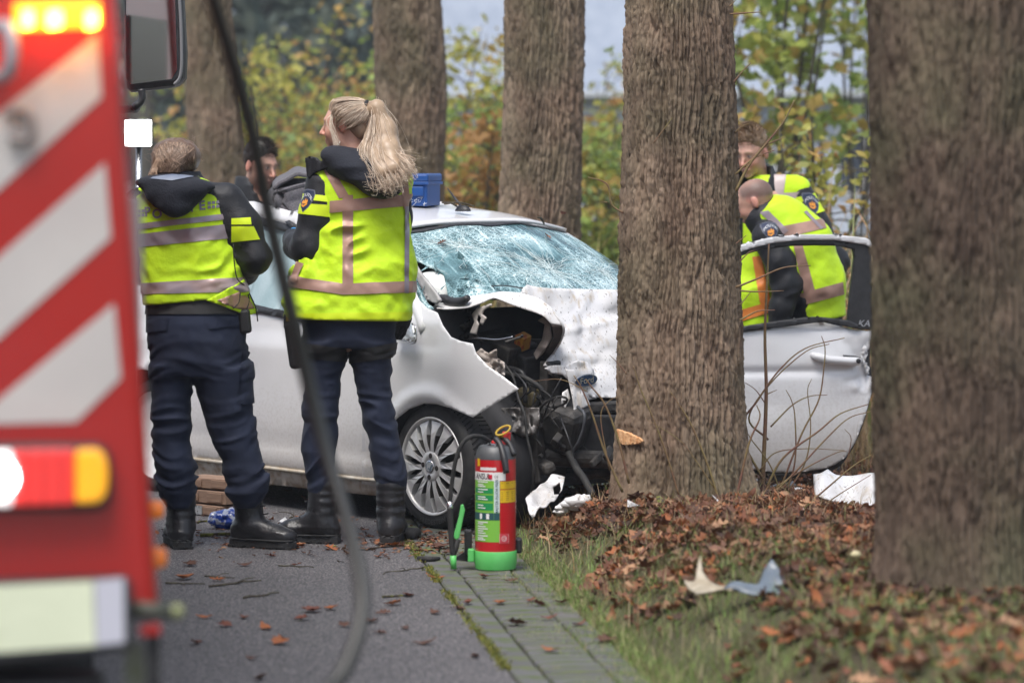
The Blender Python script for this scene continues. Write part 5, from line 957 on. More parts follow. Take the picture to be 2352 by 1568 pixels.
mk('collar', exl([(0.99, 0.434), (0.985, 0.44), (0.93, 0.456), (0.8, 0.481), (0.72, 0.485)]), mat('grey_plastic', (0.055, 0.058, 0.065), 0.45, c2=(0.08, 0.085, 0.09), ns=10), ext, world=False, sharp=50)
mk('neck', exl([(0.4, 0.48), (0.4, 0.491), (0.34, 0.494)], 24), chrome, ext, world=False, sharp=40)
mk('valve', join(lathe([(0.017, 0.485), (0.017, 0.5), (0.012, 0.505)], 16), xf(box(-0.012, -0.005, 0.515, 0.034, 0.028, 0.05), Matrix.Rotation(R(6), 4, 'Y'))), mat('valve_red', (0.6, 0.03, 0.03), 0.4), ext, world=False, smooth=False, bevel=0.006)
lever = mk('lever', join(tube([(0.0, -0.03, 0.515), (0.02, -0.055, 0.49), (0.035, -0.085, 0.44), (0.043, -0.098, 0.385)], [0.012, 0.013, 0.014, 0.012], 8, 14), tube([(0.01, 0.0, 0.52), (0.05, -0.02, 0.5), (0.075, -0.05, 0.45)], [0.012, 0.012, 0.01], 8, 10)), black, ext, world=False)
ring = [(0.03 + 0.028 * math.cos(a), -0.02 + 0.01 * math.sin(a), 0.545 + 0.014 * math.sin(a) + 0.012 * math.cos(a)) for a in np.linspace(0, 2 * math.pi, 22)]
mk('safety_pin', join(tube(ring, 0.0042, 6, caps=False), tube([(0.012, -0.015, 0.53), (0.012, -0.018, 0.505)], 0.006, 6), tube([(0.004, -0.02, 0.527), (0.03, -0.02, 0.522)], 0.005, 6)), mat('pin_yellow', (0.5, 0.33, 0.02), 0.45), ext, world=False)
hp = [P3(a, b, EXL[1] - d) - EXL for a, b, d in ((1125, 1013, 0.0), (1105, 1002, 0.03), (1080, 1003, 0.05), (1060, 1022, 0.06), (1046, 1060, 0.06), (1038, 1110, 0.05), (1034, 1150, 0.05), (1033, 1172, 0.05))]
mk('hose', tube(hp, 0.0085, 10, 50), rubber, ext, world=False)
noz = [P3(a, b, EXL[1] - 0.05) - EXL for a, b in ((1033, 1152), (1033.5, 1165), (1034, 1185), (1036, 1215), (1038, 1255), (1041, 1275), (1042, 1306))]
mk('hose_ferrule', tube(noz[:2] + [noz[1] + (noz[2] - noz[1]) * 0.1], [0.0125, 0.0125, 0.0122], 12), chrome, ext, world=False)
mk('nozzle', tube(noz[1:6], [0.012, 0.0125, 0.0125, 0.011, 0.011], 10, 20), rubber, ext, world=False); mk('nozzle_tip', tube(noz[5:], [0.0125, 0.0115], 12), exgreen, ext, world=False)
gh = [P3(a, b, EXL[1] - 0.055) - EXL for a, b in ((1064, 1158), (1068, 1172), (1062, 1200), (1055, 1235), (1048, 1240), (1040, 1232), (1046, 1215), (1054, 1185), (1058, 1160))]
mk('nozzle_grip', prism(gh, (0, 0.022, 0)), exgreen, ext, world=False, smooth=False, bevel=0.004)
mk('grip_arm', tube([P3(a, b, EXL[1] - 0.045) - EXL for a, b in ((1052, 1238), (1046, 1262), (1040, 1275))], 0.011, 8), rubber, ext, world=False)
mk('wheel_foot', join(box(-0.108, 0.04, 0.10, 0.03, 0.05, 0.10)), black, ext, world=False, smooth=False, bevel=0.006); mk('wheel_foot', box(0.092, 0.03, 0.09, 0.025, 0.06, 0.06), black, ext, world=False, smooth=False, bevel=0.01)
mk('carry_strap', join(prism([(-0.17, 0.05, 0.03), (-0.1, 0.06, 0.075), (-0.1, 0.06, 0.02)], (0, 0.02, 0))), black, ext, world=False, smooth=False)
# printed labels wrapped round the cylinder: x measured along the arc from the middle of the visible face, z height
def label(name, x0, x1, z0, z1, m, parent=ext, lift=0.0008, n=14):
    def fn(u, v): a = (x0 + (x1 - x0) * u) / EXR; r = EXR * 0.985 + lift; return np.stack([r * np.sin(a), -r * np.cos(a), z0 + (z1 - z0) * v], 1)
    return mk(name, grid(n, 2, fn), m, parent, world=False)
def label_text(s, x, z, h, m, parent, bold=0.0, rot=0, lift=0.0022, sx=1.0, fit=None):
    T = text_mesh(s, h, bold * h); V = T[0].copy()
    if fit: k = fit / (V[:, 0].max() - V[:, 0].min()); sx = k
    V[:, 0] *= sx
    if rot: V = np.stack([-V[:, 1], V[:, 0], V[:, 2]], 1)
    a = (x + V[:, 0]) / EXR; r = EXR * 0.985 + lift; return mk('lettering', (np.stack([r * np.sin(a), -r * np.cos(a), z + V[:, 1]], 1), T[1]), m, parent, world=False, smooth=False)
lw = mat('label_white', (0.8, 0.8, 0.8), 0.5); lg = mat('label_green', (0.2, 0.5, 0.06), 0.5); ld = mat('label_dark_green', (0.012, 0.27, 0.08), 0.5); ly = mat('label_yellow', (0.75, 0.48, 0.01), 0.5); lk = mat('label_teal', (0.02, 0.08, 0.09), 0.5); lb_ = mat('print_black', (0.02, 0.02, 0.02), 0.6); lr = mat('print_red', (0.6, 0.01, 0.04), 0.5); lpale = mat('label_pale', (0.62, 0.72, 0.72), 0.5)
def exx(px): return EXR * math.asin(max(-0.98, min(0.98, (px - 1138) / 580.0 / (EXR * 0.985))))
XL = -EXR * 1.35; xe = exx(1148); x3 = exx(1135); xm = exx(1161); x4 = exx(1185)
zz_ = lambda py: (1306 - py) / 580.0
L1 = label('label', XL, xe, zz_(1240), zz_(1100), lg); L2 = label('label', XL, xm, zz_(1101), zz_(1082), lw, lift=0.0011); L3 = label('label', xe + 0.001, x4, zz_(1151), zz_(1122), ly); L4 = label('label', xe + 0.001, x4, zz_(1120), zz_(1103), ly); L5 = label('label', x3, xe - 0.001, zz_(1173), zz_(1101), lpale, lift=0.0012)
label_text('ANSUL', exx(1109), zz_(1092), 0.032, lb_, L2, 0.015, fit=0.075); label('logo', exx(1121.5), exx(1131), zz_(1098), zz_(1087), lr, L2, 0.0019, 4); label_text('CE', exx(1140), zz_(1092), 0.013, lb_, L2)
label_text('MASTER FLUOR FREE', (x3 + xe) / 2, zz_(1137), 0.0145, lk, L5, 0.01, 1, fit=None)
for a, b in ((1130, 1118), (1147, 1134), (1168, 1152)): label('panel', XL + 0.01, x3 - 0.004, zz_(a), zz_(b), ld, L1, 0.0016)
mk_ = label('panel', XL, x3 - 0.001, zz_(1190), zz_(1174), lk, L1, 0.0016); label('panel', x3, xe - 0.001, zz_(1190), zz_(1174), lk, L1, 0.0017)
for x_, g in ((exx(1106), 'A'), (exx(1121), 'B')): label('pictogram', x_ - 0.006, x_ + 0.006, zz_(1188), zz_(1176), lw, mk_, 0.0021, 4)
for i, py in enumerate((1104, 1110, 1114, 1121, 1127, 1138, 1143, 1157, 1163, 1195, 1199, 1205, 1210, 1215, 1220, 1226, 1231, 1235)): w_ = [0.05, 0.03, 0.04][i % 3]; label('print_line', XL + 0.03, XL + 0.03 + w_, zz_(py + 1.3), zz_(py - 1.0), lw, L1, 0.0024, 5)
for py in (1107, 1127, 1131, 1136, 1141, 1145): label('print_line', xe + 0.006, x4 - 0.006, zz_(py + 0.8), zz_(py - 0.6), mat('print_brown', (0.4, 0.22, 0.01), 0.6), L3, 0.0016, 4)
label_text('FOAM TYPE 6', exx(1118), zz_(1074), 0.015, mat('print_pale', (0.75, 0.6, 0.6), 0.5), body, 0, fit=0.05) if False else label('plate', exx(1104), exx(1140), zz_(1078), zz_(1071), mat('print_pale', (0.75, 0.68, 0.68), 0.5), body)
label('tag', exx(1098), exx(1103), zz_(1069), zz_(1052), ly, body); 
q1 = label('stamp', exx(1147), exx(1168), zz_(1243), zz_(1221), mat('stamp_red', (0.6, 0.06, 0.08), 0.5), body, 0.0013, 5)
def ring_print(x, z, r0, r1, m, parent):
    a = np.linspace(0, 2 * np.pi, 24); c = lambda r: np.stack([x + r * np.cos(a), z + r * np.sin(a)], 1); o, i = c(r1), c(r0); V = np.vstack([o, i]); n = 24; F = [(k, (k + 1) % n, n + (k + 1) % n, n + k) for k in range(n)]; an = V[:, 0] / EXR; r = EXR * 0.985 + 0.002
    mk('stamp_ring', (np.stack([r * np.sin(an), -r * np.cos(an), V[:, 1]], 1), F), m, parent, world=False)
sp_ = mat('stamp_pale', (0.75, 0.45, 0.45), 0.5); ring_print(exx(1157.5), zz_(1232), 0.0085, 0.0115, sp_, q1); ring_print(exx(1157.5), zz_(1232), 0.0035, 0.006, sp_, q1)
for sx_ in (exx(1147.5), exx(1167.5)): label('stamp_edge', sx_ - 0.0008, sx_ + 0.0008, zz_(1243), zz_(1221), sp_, q1, 0.0018, 3)

# ================================================================ things on the roof, cribbing, rubbish, debris
tb_root_p = P3(944, 474, 16.05); 
box_root = empty('toolbox', tuple(tb_root_p), R(-14), 'scuffed blue plastic toolbox standing on the white car roof', 'toolbox')
blue = mat('box_blue', (0.008, 0.055, 0.22), 0.42, c2=(0.012, 0.07, 0.26), ns=6); scuff = mat('scuff_white', (0.6, 0.62, 0.66), 0.7)
mk('base', box(-0.13, 0.15, 0.055, 0.40, 0.24, 0.11), blue, box_root, world=False, smooth=False, bevel=0.008); mk('lid', box(-0.13, 0.15, 0.133, 0.415, 0.255, 0.04), blue, box_root, world=False, smooth=False, bevel=0.01)
mk('rim', box(-0.13, 0.15, 0.108, 0.42, 0.26, 0.014), blue, box_root, world=False, smooth=False, bevel=0.003); mk('latch', box(0.02, 0.026, 0.07, 0.07, 0.012, 0.045), blue, box_root, world=False, smooth=False, bevel=0.004); mk('handle', tube([(-0.2, 0.15, 0.155), (-0.19, 0.15, 0.18), (-0.07, 0.15, 0.18), (-0.06, 0.15, 0.155)], 0.008, 6, 12), black, box_root, world=False)
for k in range(12): x_ = rng.uniform(-0.02, 0.06); z_ = rng.uniform(0.004, 0.035); mk('scratch', tube([(x_, 0.0265, z_), (x_ + rng.normal() * 0.008, 0.0255, z_ + rng.normal() * 0.01), (x_ + rng.normal() * 0.012, 0.0265, z_ + 0.008)], 0.0012, 4), scuff, box_root, world=False)
# folded grey felt blanket: a thick sheet following a rolled profile
felt = mat('grey_felt', (0.07, 0.066, 0.074), 0.98, c2=(0.15, 0.143, 0.157), ns=150, lo=0.3, hi=0.7, sheen=0.1, bump=0.003, bs=220)
bp = [(655, 500), (640, 495), (626, 470), (622, 445), (630, 432), (645, 428), (655, 440), (655, 462), (645, 472), (634, 466), (632, 450), (640, 440), (650, 436), (672, 428), (690, 424)]
def blanket_fn(u, v):
    q = spline([P3(a, b, 16.15) for a, b in [(690, 497), (668, 500), (652, 492), (640, 478), (630, 468), (625, 452), (629, 438), (641, 434), (651, 441), (654, 456), (650, 470), (656, 478), (668, 490)]], 90)
    i = (u * 89).astype(int); p = q[i]; return p + np.stack([0.30 * v, 0.22 * v, 0.075 * v - 0.05 * v ** 2 + 0.01 * np.sin(u * 9 + v * 3)], 1)
bl = empty('blanket', tuple(P3(660, 500, 16.2)), 0, 'grey felt blanket rolled up on the car roof', 'blanket')
mk('roll', grid(90, 16, blanket_fn), felt, bl, thick=0.016)
mk('upper_fold', grid(26, 14, lambda u, v: np.array([P3(628 + 95 * a, 436 - 34 * math.sin(min(1, a * 1.5) * 1.57) - 6 * b_, 16.2 + 0.35 * b_ + 0.05 * a) + np.array([0, 0, 0.018 * b_ + 0.004 * math.sin(a * 14)]) for a, b_ in zip(u, v)])), felt, bl, thick=0.018)
mk('lower_fold', grid(26, 14, lambda u, v: np.array([P3(632 + 84 * a, 445 + 10 * math.sin(a * 3) + 44 * b_ ** 1.3 * (1 - 0.25 * a), 16.17 - 0.04 * math.sin(b_ * 3.14) + 0.2 * a) for a, b_ in zip(u, v)])), felt, bl, thick=0.018)
cover = Field((-1.8, 15.9, 1.3), (-0.95, 17.2, 1.7), 0.016)
cover.ell(P3(690, 452, 16.55), (0.16, 0.22, 0.09), 0.02); cover.ell(P3(664, 455, 16.5), (0.09, 0.2, 0.06), 0.04); cover.warp(lambda p: 0.006 * vnoise(p * 16)); mk('bundle', cover.skin(), felt, bl)
# tablet case edge on the roof beside the blanket
mk('document_wallet', prism([P3(654, 510, 16.0), P3(681, 533, 15.85), P3(684, 528, 15.9), P3(660, 506, 16.1)], (0.02, 0.03, 0.01)), black, loc=tuple(P3(654, 510, 16.0)), label='thin black wallet lying on the edge of the car roof', cat='wallet')
for i, ((px, py), me_i, sz) in enumerate((((1015, 563), 5, 0.045), ((1258, 549), 4, 0.06), ((1288, 513), 6, 0.045))):
    v, w = inv_ws(px, py); p = from_car(ws_fn(np.array([v]), np.array([w])))[0] if i != 2 else from_car(np.array([-0.58, 0.5, 1.345]))
    leaf_at(tuple(p + [0, -0.004, 0.012]), sz, me_l[me_i], (0.5, -0.3, i * 2.0), ['orange leaf stuck to the cracked upper part of the windscreen', 'curled leaf with a bit of twig on the windscreen', 'small orange leaf on the edge of the car roof'][i])
for i, (a, b, z) in enumerate((((1015, 466), (1055, 478), 0), ((1020, 469), (1090, 474), 1), ((1235, 500), (1250, 515), 2))):
    D = [15.95, 15.9, 15.75][i]; A = P3(*a, D); B = P3(*b, D + 0.05); mk('twig', tube([A, (A + B) / 2 + [0, 0, 0.012], B], [0.004, 0.006, 0.004], 6, 9), wood, loc=tuple(A), label=['dark twig lying against the toolbox on the roof', 'twig lying across the roof aerial', 'short twig lying where roof meets windscreen'][i], cat='twig')
# wooden cribbing under the sill: stacked timber blocks
crib_m = mat('crib_timber', (0.24, 0.15, 0.1), 0.85, c2=(0.32, 0.21, 0.15), ns=14, nst=(0.3, 4, 4), bump=0.003, bs=60, bst=(0.3, 5, 5))
cbase = PZ(495, 1183, 0)
for i, (z, w, lb) in enumerate(((0.025, 0.05, 'lowest timber block of the cribbing under the sill with a perforated metal strap'), (0.085, 0.06, 'middle timber block of the cribbing under the car sill'), (0.145, 0.05, 'topmost timber block of the cribbing under the car sill'))):
    cb = empty('timber_block', (cbase[0] - 0.02 + 0.012 * i, cbase[1] + 0.05, z - w / 2), R(-48 + 5 * i), lb, 'block', 'cribbing blocks'); n = 3
    mk('timber', box(0, 0, w / 2, 0.30, 0.14, w - 0.003), crib_m, cb, world=False, smooth=False, bevel=0.003)
    for k in range(2): mk('batten', box(-0.08 + 0.16 * k, -0.073, w / 2, 0.1, 0.008, w * 0.7), crib_m, cb, world=False, smooth=False, bevel=0.002)
    if i == 0: mk('metal_strap', box(-0.05, -0.0795, w / 2, 0.16, 0.004, w * 0.8), mat('galvanised', (0.5, 0.5, 0.5), 0.4, 0.6, c2=(0.1, 0.1, 0.1), ns=80, lo=0.6, hi=0.65), cb, world=False, smooth=False)
# crumpled blue bag
bag = Field((-0.13, -0.08, -0.01), (0.13, 0.08, 0.12), 0.006); bag.ell((0, 0, 0.04), (0.085, 0.05, 0.045), 0.02); bag.ell((-0.04, 0, 0.035), (0.06, 0.04, 0.035), 0.02); bag.warp(lambda p: 0.016 * (np.abs(vnoise(p * 32)) + 0.5 * np.abs(vnoise(p * 66 + 4)) - 0.3)); bag.cut((0, 0, 0.001), (0, 0, 1))
bv, bf = bag.skin(); bpz = PZ(532, 1213, 0); mk('plastic_bag', (bv, bf), mat('bag_blue', (0.015, 0.06, 0.36), 0.2, c2=(0.45, 0.5, 0.62), ns=26, lo=0.52, hi=0.58, coat=0.5), world=False, loc=None, label='crumpled blue and white plastic bag on the road under the car', cat='bag').location = tuple(bpz)
mk('paper_scrap', (np.array([PZ(640, 1200), PZ(655, 1197), PZ(664, 1203), PZ(650, 1206)]) + [[0, 0, 0.006], [0, 0, 0.02], [0, 0, 0.006], [0, 0, 0.012]], [(0, 1, 2), (0, 2, 3)]), lw, loc=tuple(PZ(640, 1200)), thick=0.001, label='small white paper scrap on the road between the two women', cat='paper')
def vz(px, py):
    z = 0.2
    for _ in range(8): p = PZ(px, py, z); z = float(hgt(p[0], p[1]))
    return PZ(px, py, z)
# debris: bumper piece, rubble, fallen panel, torn plastic on the verge
def gmap(dz=0.0, slope=0.0, D=None):
    def f(u, v): return np.array([P3(a, b, D(a, b) if D else 14.3) for a, b in zip(u, v)]) + [0, 0, dz]
    return f
def crum_world(V, a, f): return V + np.stack([0 * V[:, 0], a * (np.abs(vnoise(V * f)) - 0.3), a * 0.6 * vnoise(V * f + 9)], 1)
pv, pf = patch([(1207, 1149), (1225, 1130), (1240, 1123), (1266, 1102), (1298, 1098), (1296, 1116), (1290, 1134), (1268, 1152), (1245, 1172), (1222, 1190), (1214, 1172)], 4, gmap(D=lambda a, b: 14.45 - (b - 1145) * 0.004 + (a - 1250) * 0.0012), [[(1270, 1120), (1286, 1116), (1289, 1130), (1284, 1140), (1272, 1138)]])
mk('bumper_fragment', (crum_world(pv, 0.045, 17), pf), crump, loc=tuple(P3(1222, 1190, 14.3)), thick=0.006, label='white bumper fragment with a square hole lying before the engine', cat='car part')
for i, (px, py, s_) in enumerate(((1290, 1166, 0.035), (1310, 1158, 0.05), (1328, 1150, 0.06), (1344, 1146, 0.035), (1285, 1175, 0.03), (1320, 1166, 0.03))):
    f_ = Field((-0.09,) * 3, (0.09,) * 3, 0.009); f_.ell((0, 0, 0), (s_, s_ * 0.7, s_ * 0.45), 0.01); f_.warp(lambda p: 0.018 * (np.abs(vnoise(p * 38 + i * 7)) - 0.3)); v_, q_ = f_.skin(); p = P3(px, py, 14.42); mk('bumper_shard', (v_, q_), crump, world=False, label='small crumpled white shard below the crushed bumper', cat='car part', group='white shards below the bumper').location = tuple(p)
# crumbs of plastic, foam and glass fallen out of the front of the car
def crumbs(n, px, py, D0, size, m, label):
    V = []; F = []; k = 0
    for i in range(n):
        a_, b_ = rng.normal(*px), rng.normal(*py); p = vz(a_, min(max(b_, 1105), 1230)); s_ = rng.uniform(*size); q_ = rng.normal(size=(4, 3)) * s_; q_[:, 2] = np.abs(q_[:, 2]) * 0.8; V.append(p + q_ + [0, 0, 0.004]); F += [(k, k + 1, k + 2), (k, k + 2, k + 3), (k, k + 3, k + 1), (k + 1, k + 3, k + 2)]; k += 4
    mk('debris_crumbs', (np.vstack(V), F), m, smooth=False, kind='stuff', label=label, cat='debris')
crumbs(170, (1285, 55), (1165, 20), 14.4, (0.008, 0.03), soot, 'black plastic crumbs lying below the torn car front')
crumbs(80, (1300, 50), (1160, 18), 14.4, (0.006, 0.024), crump, 'white paint and foam crumbs lying below the torn car front')
crumbs(60, (1800, 70), (1140, 14), 14.4, (0.008, 0.03), crump, 'white plastic crumbs lying under the open door')
pv, pf = patch([(1868, 1096), (1900, 1078), (1925, 1090), (1960, 1105), (2012, 1108), (2022, 1135), (2000, 1168), (1975, 1172), (1940, 1150), (1900, 1140), (1872, 1128)], 5, gmap(D=lambda a, b: 14.62 - (b - 1120) * 0.004))
mk('bumper_fragment', (crum_world(pv, 0.07, 9), pf), crump, loc=tuple(P3(1950, 1150, 15.2)), thick=0.006, label='long white torn bumper panel lying on the leaves below the open door', cat='car part')
dp = vz(1590, 1350); Dd = dp[1]
pv, pf = patch([(1572, 1322), (1582, 1326), (1596, 1330), (1602, 1300), (1608, 1285), (1614, 1312), (1628, 1330), (1660, 1345), (1720, 1352), (1714, 1362), (1640, 1360), (1600, 1362), (1582, 1348)], 4, gmap(D=lambda a, b: Dd - 0.22 + (1350 - b) * 0.0016))
mk('plastic_fragment', (crum_world(pv, 0.03, 16), pf), mat('cream_plastic', (0.42, 0.38, 0.3), 0.5, c2=(0.33, 0.28, 0.2), ns=12), loc=tuple(dp), thick=0.006, label='cream coloured torn plastic fragment with a spike in the grass', cat='car part')
pv, pf = patch([(1660, 1352), (1700, 1336), (1740, 1340), (1755, 1300), (1772, 1284), (1792, 1305), (1812, 1340), (1840, 1352), (1850, 1362), (1760, 1366), (1700, 1364)], 4, gmap(D=lambda a, b: Dd - 0.26 + (1350 - b) * 0.002))
mk('plastic_fragment', (crum_world(pv, 0.045, 14), pf), mat('grey_liner', (0.09, 0.12, 0.16), 0.35, c2=(0.16, 0.19, 0.22), ns=10), loc=tuple(P3(1760, 1366, Dd)), thick=0.004, label='bent grey blue plastic liner with a peak lying in the grass', cat='car part')
pv, pf = patch([(1868, 1318), (1888, 1308), (1910, 1316), (1920, 1338), (1930, 1352), (1915, 1345), (1900, 1330), (1880, 1340), (1872, 1332)], 4, gmap(D=lambda a, b: Dd - 0.15 + (1350 - b) * 0.002))
mk('plastic_fragment', (crum_world(pv, 0.015, 15), pf), mat('grey_liner_dark', (0.08, 0.09, 0.11), 0.4), loc=tuple(P3(1900, 1350, Dd + 0.25)), thick=0.004, label='small dark grey plastic hook beside the broad dark trunk', cat='car part')
pm_ = vz(1965, 1300); mk('toadstool', join(lathe([(0.012, 0.0), (0.011, 0.03), (0.02, 0.034), (0.018, 0.045), (0.006, 0.052)], 12)), mat('pale_cap', (0.55, 0.5, 0.3), 0.7), world=False, label='pale yellow toadstool at the foot of the broad trunk', cat='mushroom').location = tuple(pm_)
mk('rubber_trim', tube([PZ(962, 1281, 0.008), PZ(985, 1284, 0.012), PZ(1008, 1282, 0.008)], [0.01, 0.014, 0.008], 6, 8), rubber, loc=tuple(PZ(962, 1281)), label='black rubber trim lying on the bricks left of the extinguisher', cat='car part')
mk('wheel_trim', tube([PZ(915, 1225, 0.02), PZ(940, 1226, 0.028), PZ(958, 1222, 0.018)], [0.022, 0.03, 0.02], 8, 10), rubber, loc=tuple(PZ(915, 1225)), label='black tyre rubber scrap lying beside the front wheel', cat='car part')
fb = mk('broken_branch', tube([vz(1470, 1098) + [0, 0, 0.05], vz(1490, 1125) + [0, 0, 0.03], vz(1510, 1145) + [0, 0, 0.015], vz(1524, 1178) + [0, 0, 0.0]], [0.012, 0.016, 0.015, 0.017], 8, 14), mossw, label='mossy broken branch leaning at the foot of the struck tree', cat='branch')
mk('plastic_fragment', tube([vz(1560, 1140) + [0, 0, 0.0], vz(1560, 1140) + [0.01, 0, 0.04], vz(1560, 1140) + [0.02, 0.01, 0.07]], [0.014, 0.012, 0.006], 6, 8), MATS['grey_liner'], label='slim grey plastic piece upright in the leaves before the struck tree', cat='car part')
# bare suckers and shoots at the foot of the struck tree
shoot_m = mat('shoot_bark', (0.16, 0.075, 0.05), 0.7, c2=(0.2, 0.16, 0.06), ns=10)
def shoots(name, label, base, curves, parent_r):
    root = empty(name, tuple(base), 0, label, 'plant', 'bare shoots round the struck tree')
    for (pts, r, D) in curves: mk('shoot', tube([P3(a, b, D) for a, b in pts], np.linspace(r, r * 0.35, len(pts)), 5, len(pts) * 5), shoot_m, root)
SB = vz(1750, 1150)
shoots('bare_shoots', 'clump of thin bare shoots in front of the open door', SB, [
    ([(1750, 1160), (1755, 1040), (1760, 900), (1757, 780), (1760, 690), (1766, 560)], 0.011, 14.55), ([(1752, 1100), (1700, 990), (1740, 920), (1790, 850), (1850, 800), (1940, 776)], 0.006, 14.5), ([(1765, 1010), (1720, 960), (1770, 880), (1850, 808), (1905, 790)], 0.005, 14.6),
    ([(1790, 1130), (1840, 1000), (1880, 920), (1892, 850), (1895, 800), (1887, 772)], 0.005, 14.5), ([(1760, 1120), (1800, 1050), (1880, 990), (1930, 950), (1995, 928)], 0.006, 14.45), ([(1770, 1140), (1830, 1080), (1900, 1005), (1950, 960), (2000, 945)], 0.005, 14.4), ([(1800, 1150), (1826, 1060), (1826, 960), (1818, 920), (1805, 895)], 0.0045, 14.5),
    ([(1810, 1130), (1850, 1060), (1862, 980), (1855, 900), (1864, 870)], 0.004, 14.5), ([(1770, 980), (1820, 930), (1860, 910), (1900, 907)], 0.004, 14.55), ([(1780, 1120), (1850, 1075), (1920, 1040), (1945, 1036)], 0.004, 14.45), ([(1745, 1080), (1780, 1040), (1850, 1030), (1940, 1034)], 0.0035, 14.5),
    ([(1800, 1160), (1770, 1070), (1720, 1000), (1710, 960)], 0.004, 14.5), ([(1830, 1180), (1900, 1120), (1960, 1070), (2010, 1040)], 0.005, 14.4), ([(1850, 1190), (1920, 1140), (2000, 1090)], 0.004, 14.4), ([(1940, 1080), (1955, 1010), (1940, 985)], 0.003, 14.45), ([(1760, 930), (1735, 895), (1705, 875)], 0.003, 14.55), ([(1762, 905), (1785, 895)], 0.003, 14.55)], 0)
shoots('bare_shoots', 'reddish bare shoots crossing the face of the struck tree', vz(1600, 1150), [
    ([(1660, 1180), (1630, 1080), (1590, 980), (1560, 930), (1540, 900)], 0.006, 13.98), ([(1560, 1140), (1530, 1040), (1500, 960), (1470, 890), (1455, 840)], 0.005, 13.98), ([(1690, 1150), (1720, 1020), (1745, 960), (1738, 930)], 0.006, 14.0), ([(1640, 1120), (1600, 1060), (1560, 1010), (1480, 960)], 0.003, 13.98)], 0)
shoots('bare_shoots', 'reddish bare shoots between the car grille and the struck tree', vz(1420, 1140), [
    ([(1430, 1130), (1390, 1040), (1360, 950), (1335, 890), (1318, 862)], 0.006, 13.95), ([(1445, 1110), (1420, 1010), (1390, 930), (1360, 890), (1345, 870)], 0.006, 13.95), ([(1400, 1080), (1380, 960), (1400, 920), (1440, 905)], 0.003, 13.95), ([(1350, 900), (1290, 872), (1225, 875)], 0.0025, 14.0), ([(1440, 860), (1420, 835), (1400, 815)], 0.003, 13.95)], 0)
def twigs(curves, parent):
    for pts, r, D in curves: mk('twig', tube([P3(a, b, D) for a, b in pts], np.linspace(r, r * 0.4, len(pts)), 5, len(pts) * 5), shoot_m, parent)
twigs([([(1432, 490), (1405, 470), (1398, 430), (1380, 415), (1350, 408)], 0.005, 14.2), ([(1395, 465), (1378, 463)], 0.003, 14.2), ([(1690, 440), (1720, 380), (1760, 330), (1800, 280), (1825, 230)], 0.007, 14.1), ([(1755, 335), (1790, 320), (1805, 315)], 0.003, 14.1), ([(1690, 400), (1730, 365), (1780, 345)], 0.004, 14.1), ([(1685, 190), (1705, 165), (1725, 145)], 0.004, 14.2), ([(1676, 33), (1720, 30), (1752, 28)], 0.004, 14.2), ([(1676, 16), (1690, 0)], 0.004, 14.2), ([(1688, 305), (1705, 290), (1720, 285)], 0.003, 14.2),
       ([(1690, 660), (1740, 640), (1800, 615), (1862, 610)], 0.005, 14.05), ([(1700, 668), (1740, 670), (1800, 668)], 0.004, 14.05), ([(1700, 735), (1740, 715), (1780, 712)], 0.004, 14.05), ([(1690, 560), (1715, 540)], 0.003, 14.1), ([(1500, 330), (1530, 290), (1545, 270)], 0.003, 14.05), ([(1700, 600), (1720, 580), (1735, 575)], 0.003, 14.05), ([(1700, 700), (1725, 670)], 0.003, 14.05)], TREE_C)

# ================================================================ lit work lamp on a stand
wl0 = P3(316, 306, 18.2); wk = empty('work_light', (wl0[0], wl0[1], 0), 0, 'lit white LED floodlight on a tripod stand behind the officers', 'lamp')
mk('housing', box(0, 0.04, wl0[2], 0.155, 0.06, 0.15), black, wk, world=False, smooth=False, bevel=0.01); mk('lamp', box(0, 0.006, wl0[2], 0.142, 0.012, 0.135), mat('led_white', (0.9, 0.9, 0.9), 0.5, emit=(1, 0.99, 0.97), es=9.0), wk, world=False, smooth=False)
mk('pole', tube([(0, 0.06, 0.5), (0, 0.06, wl0[2] - 0.06)], 0.016, 8), chrome, wk, world=False)
for k in range(3): a = k * 2.094; mk('leg', tube([(0, 0.06, 0.62), (0.45 * math.cos(a), 0.06 + 0.45 * math.sin(a), 0.0)], 0.012, 6), black, wk, world=False)
# ================================================================ fire engine at the left, seen from behind (own frame: x to its right, y forward, z up; origin under the rear right corner)
TD = 6.6; TX = TD * (366 - CX) / CF
truck = empty('fire_engine', (TX, TD, 0), math.atan2(-ED[0], ED[1]) + R(2.2), 'red fire engine with white diagonal stripes and amber flashing lights on its rear', 'fire engine')
TMI = np.array(rootmat(truck).inverted()); TM = np.array(rootmat(truck))
TN = TM[:3, 1]                                            # forward direction
def tpx(px, py, off=0.0):
    """pixel -> truck frame on the rear face, off metres proud of it"""
    p = on_plane(px, py, np.array([TX, TD, 0]) - TN * off, TN); return TMI[:3, :3] @ p + TMI[:3, 3]
lean = lambda z: -0.068 * max(z - 0.74, 0)
tred = mat('engine_red', (0.36, 0.011, 0.008), 0.3, c2=(0.32, 0.009, 0.007), ns=2.0, coat=0.7, rvar=0.08)
def section(y, inset=0.0, z0=0.74, z1=3.05):
    zs = np.linspace(z0, z1 - 0.12, 8); r = [(lean(z) - inset, y, z) for z in zs] + [(lean(z1) - 0.1 - inset, y, z1)]; W_ = 2.5; l = [(-W_ - x, y, z) for x, _, z in r[::-1]]; return np.array(r + l)
a = section(0.0); b = section(6.2); n = len(a)
tbody = mk('body', (np.vstack([a, b]), [tuple(range(n)), tuple(range(2 * n - 1, n - 1, -1))] + [(i, n + i, n + (i + 1) % n, (i + 1) % n) for i in range(n)]), tred, truck, world=False, smooth=False, bevel=0.02)
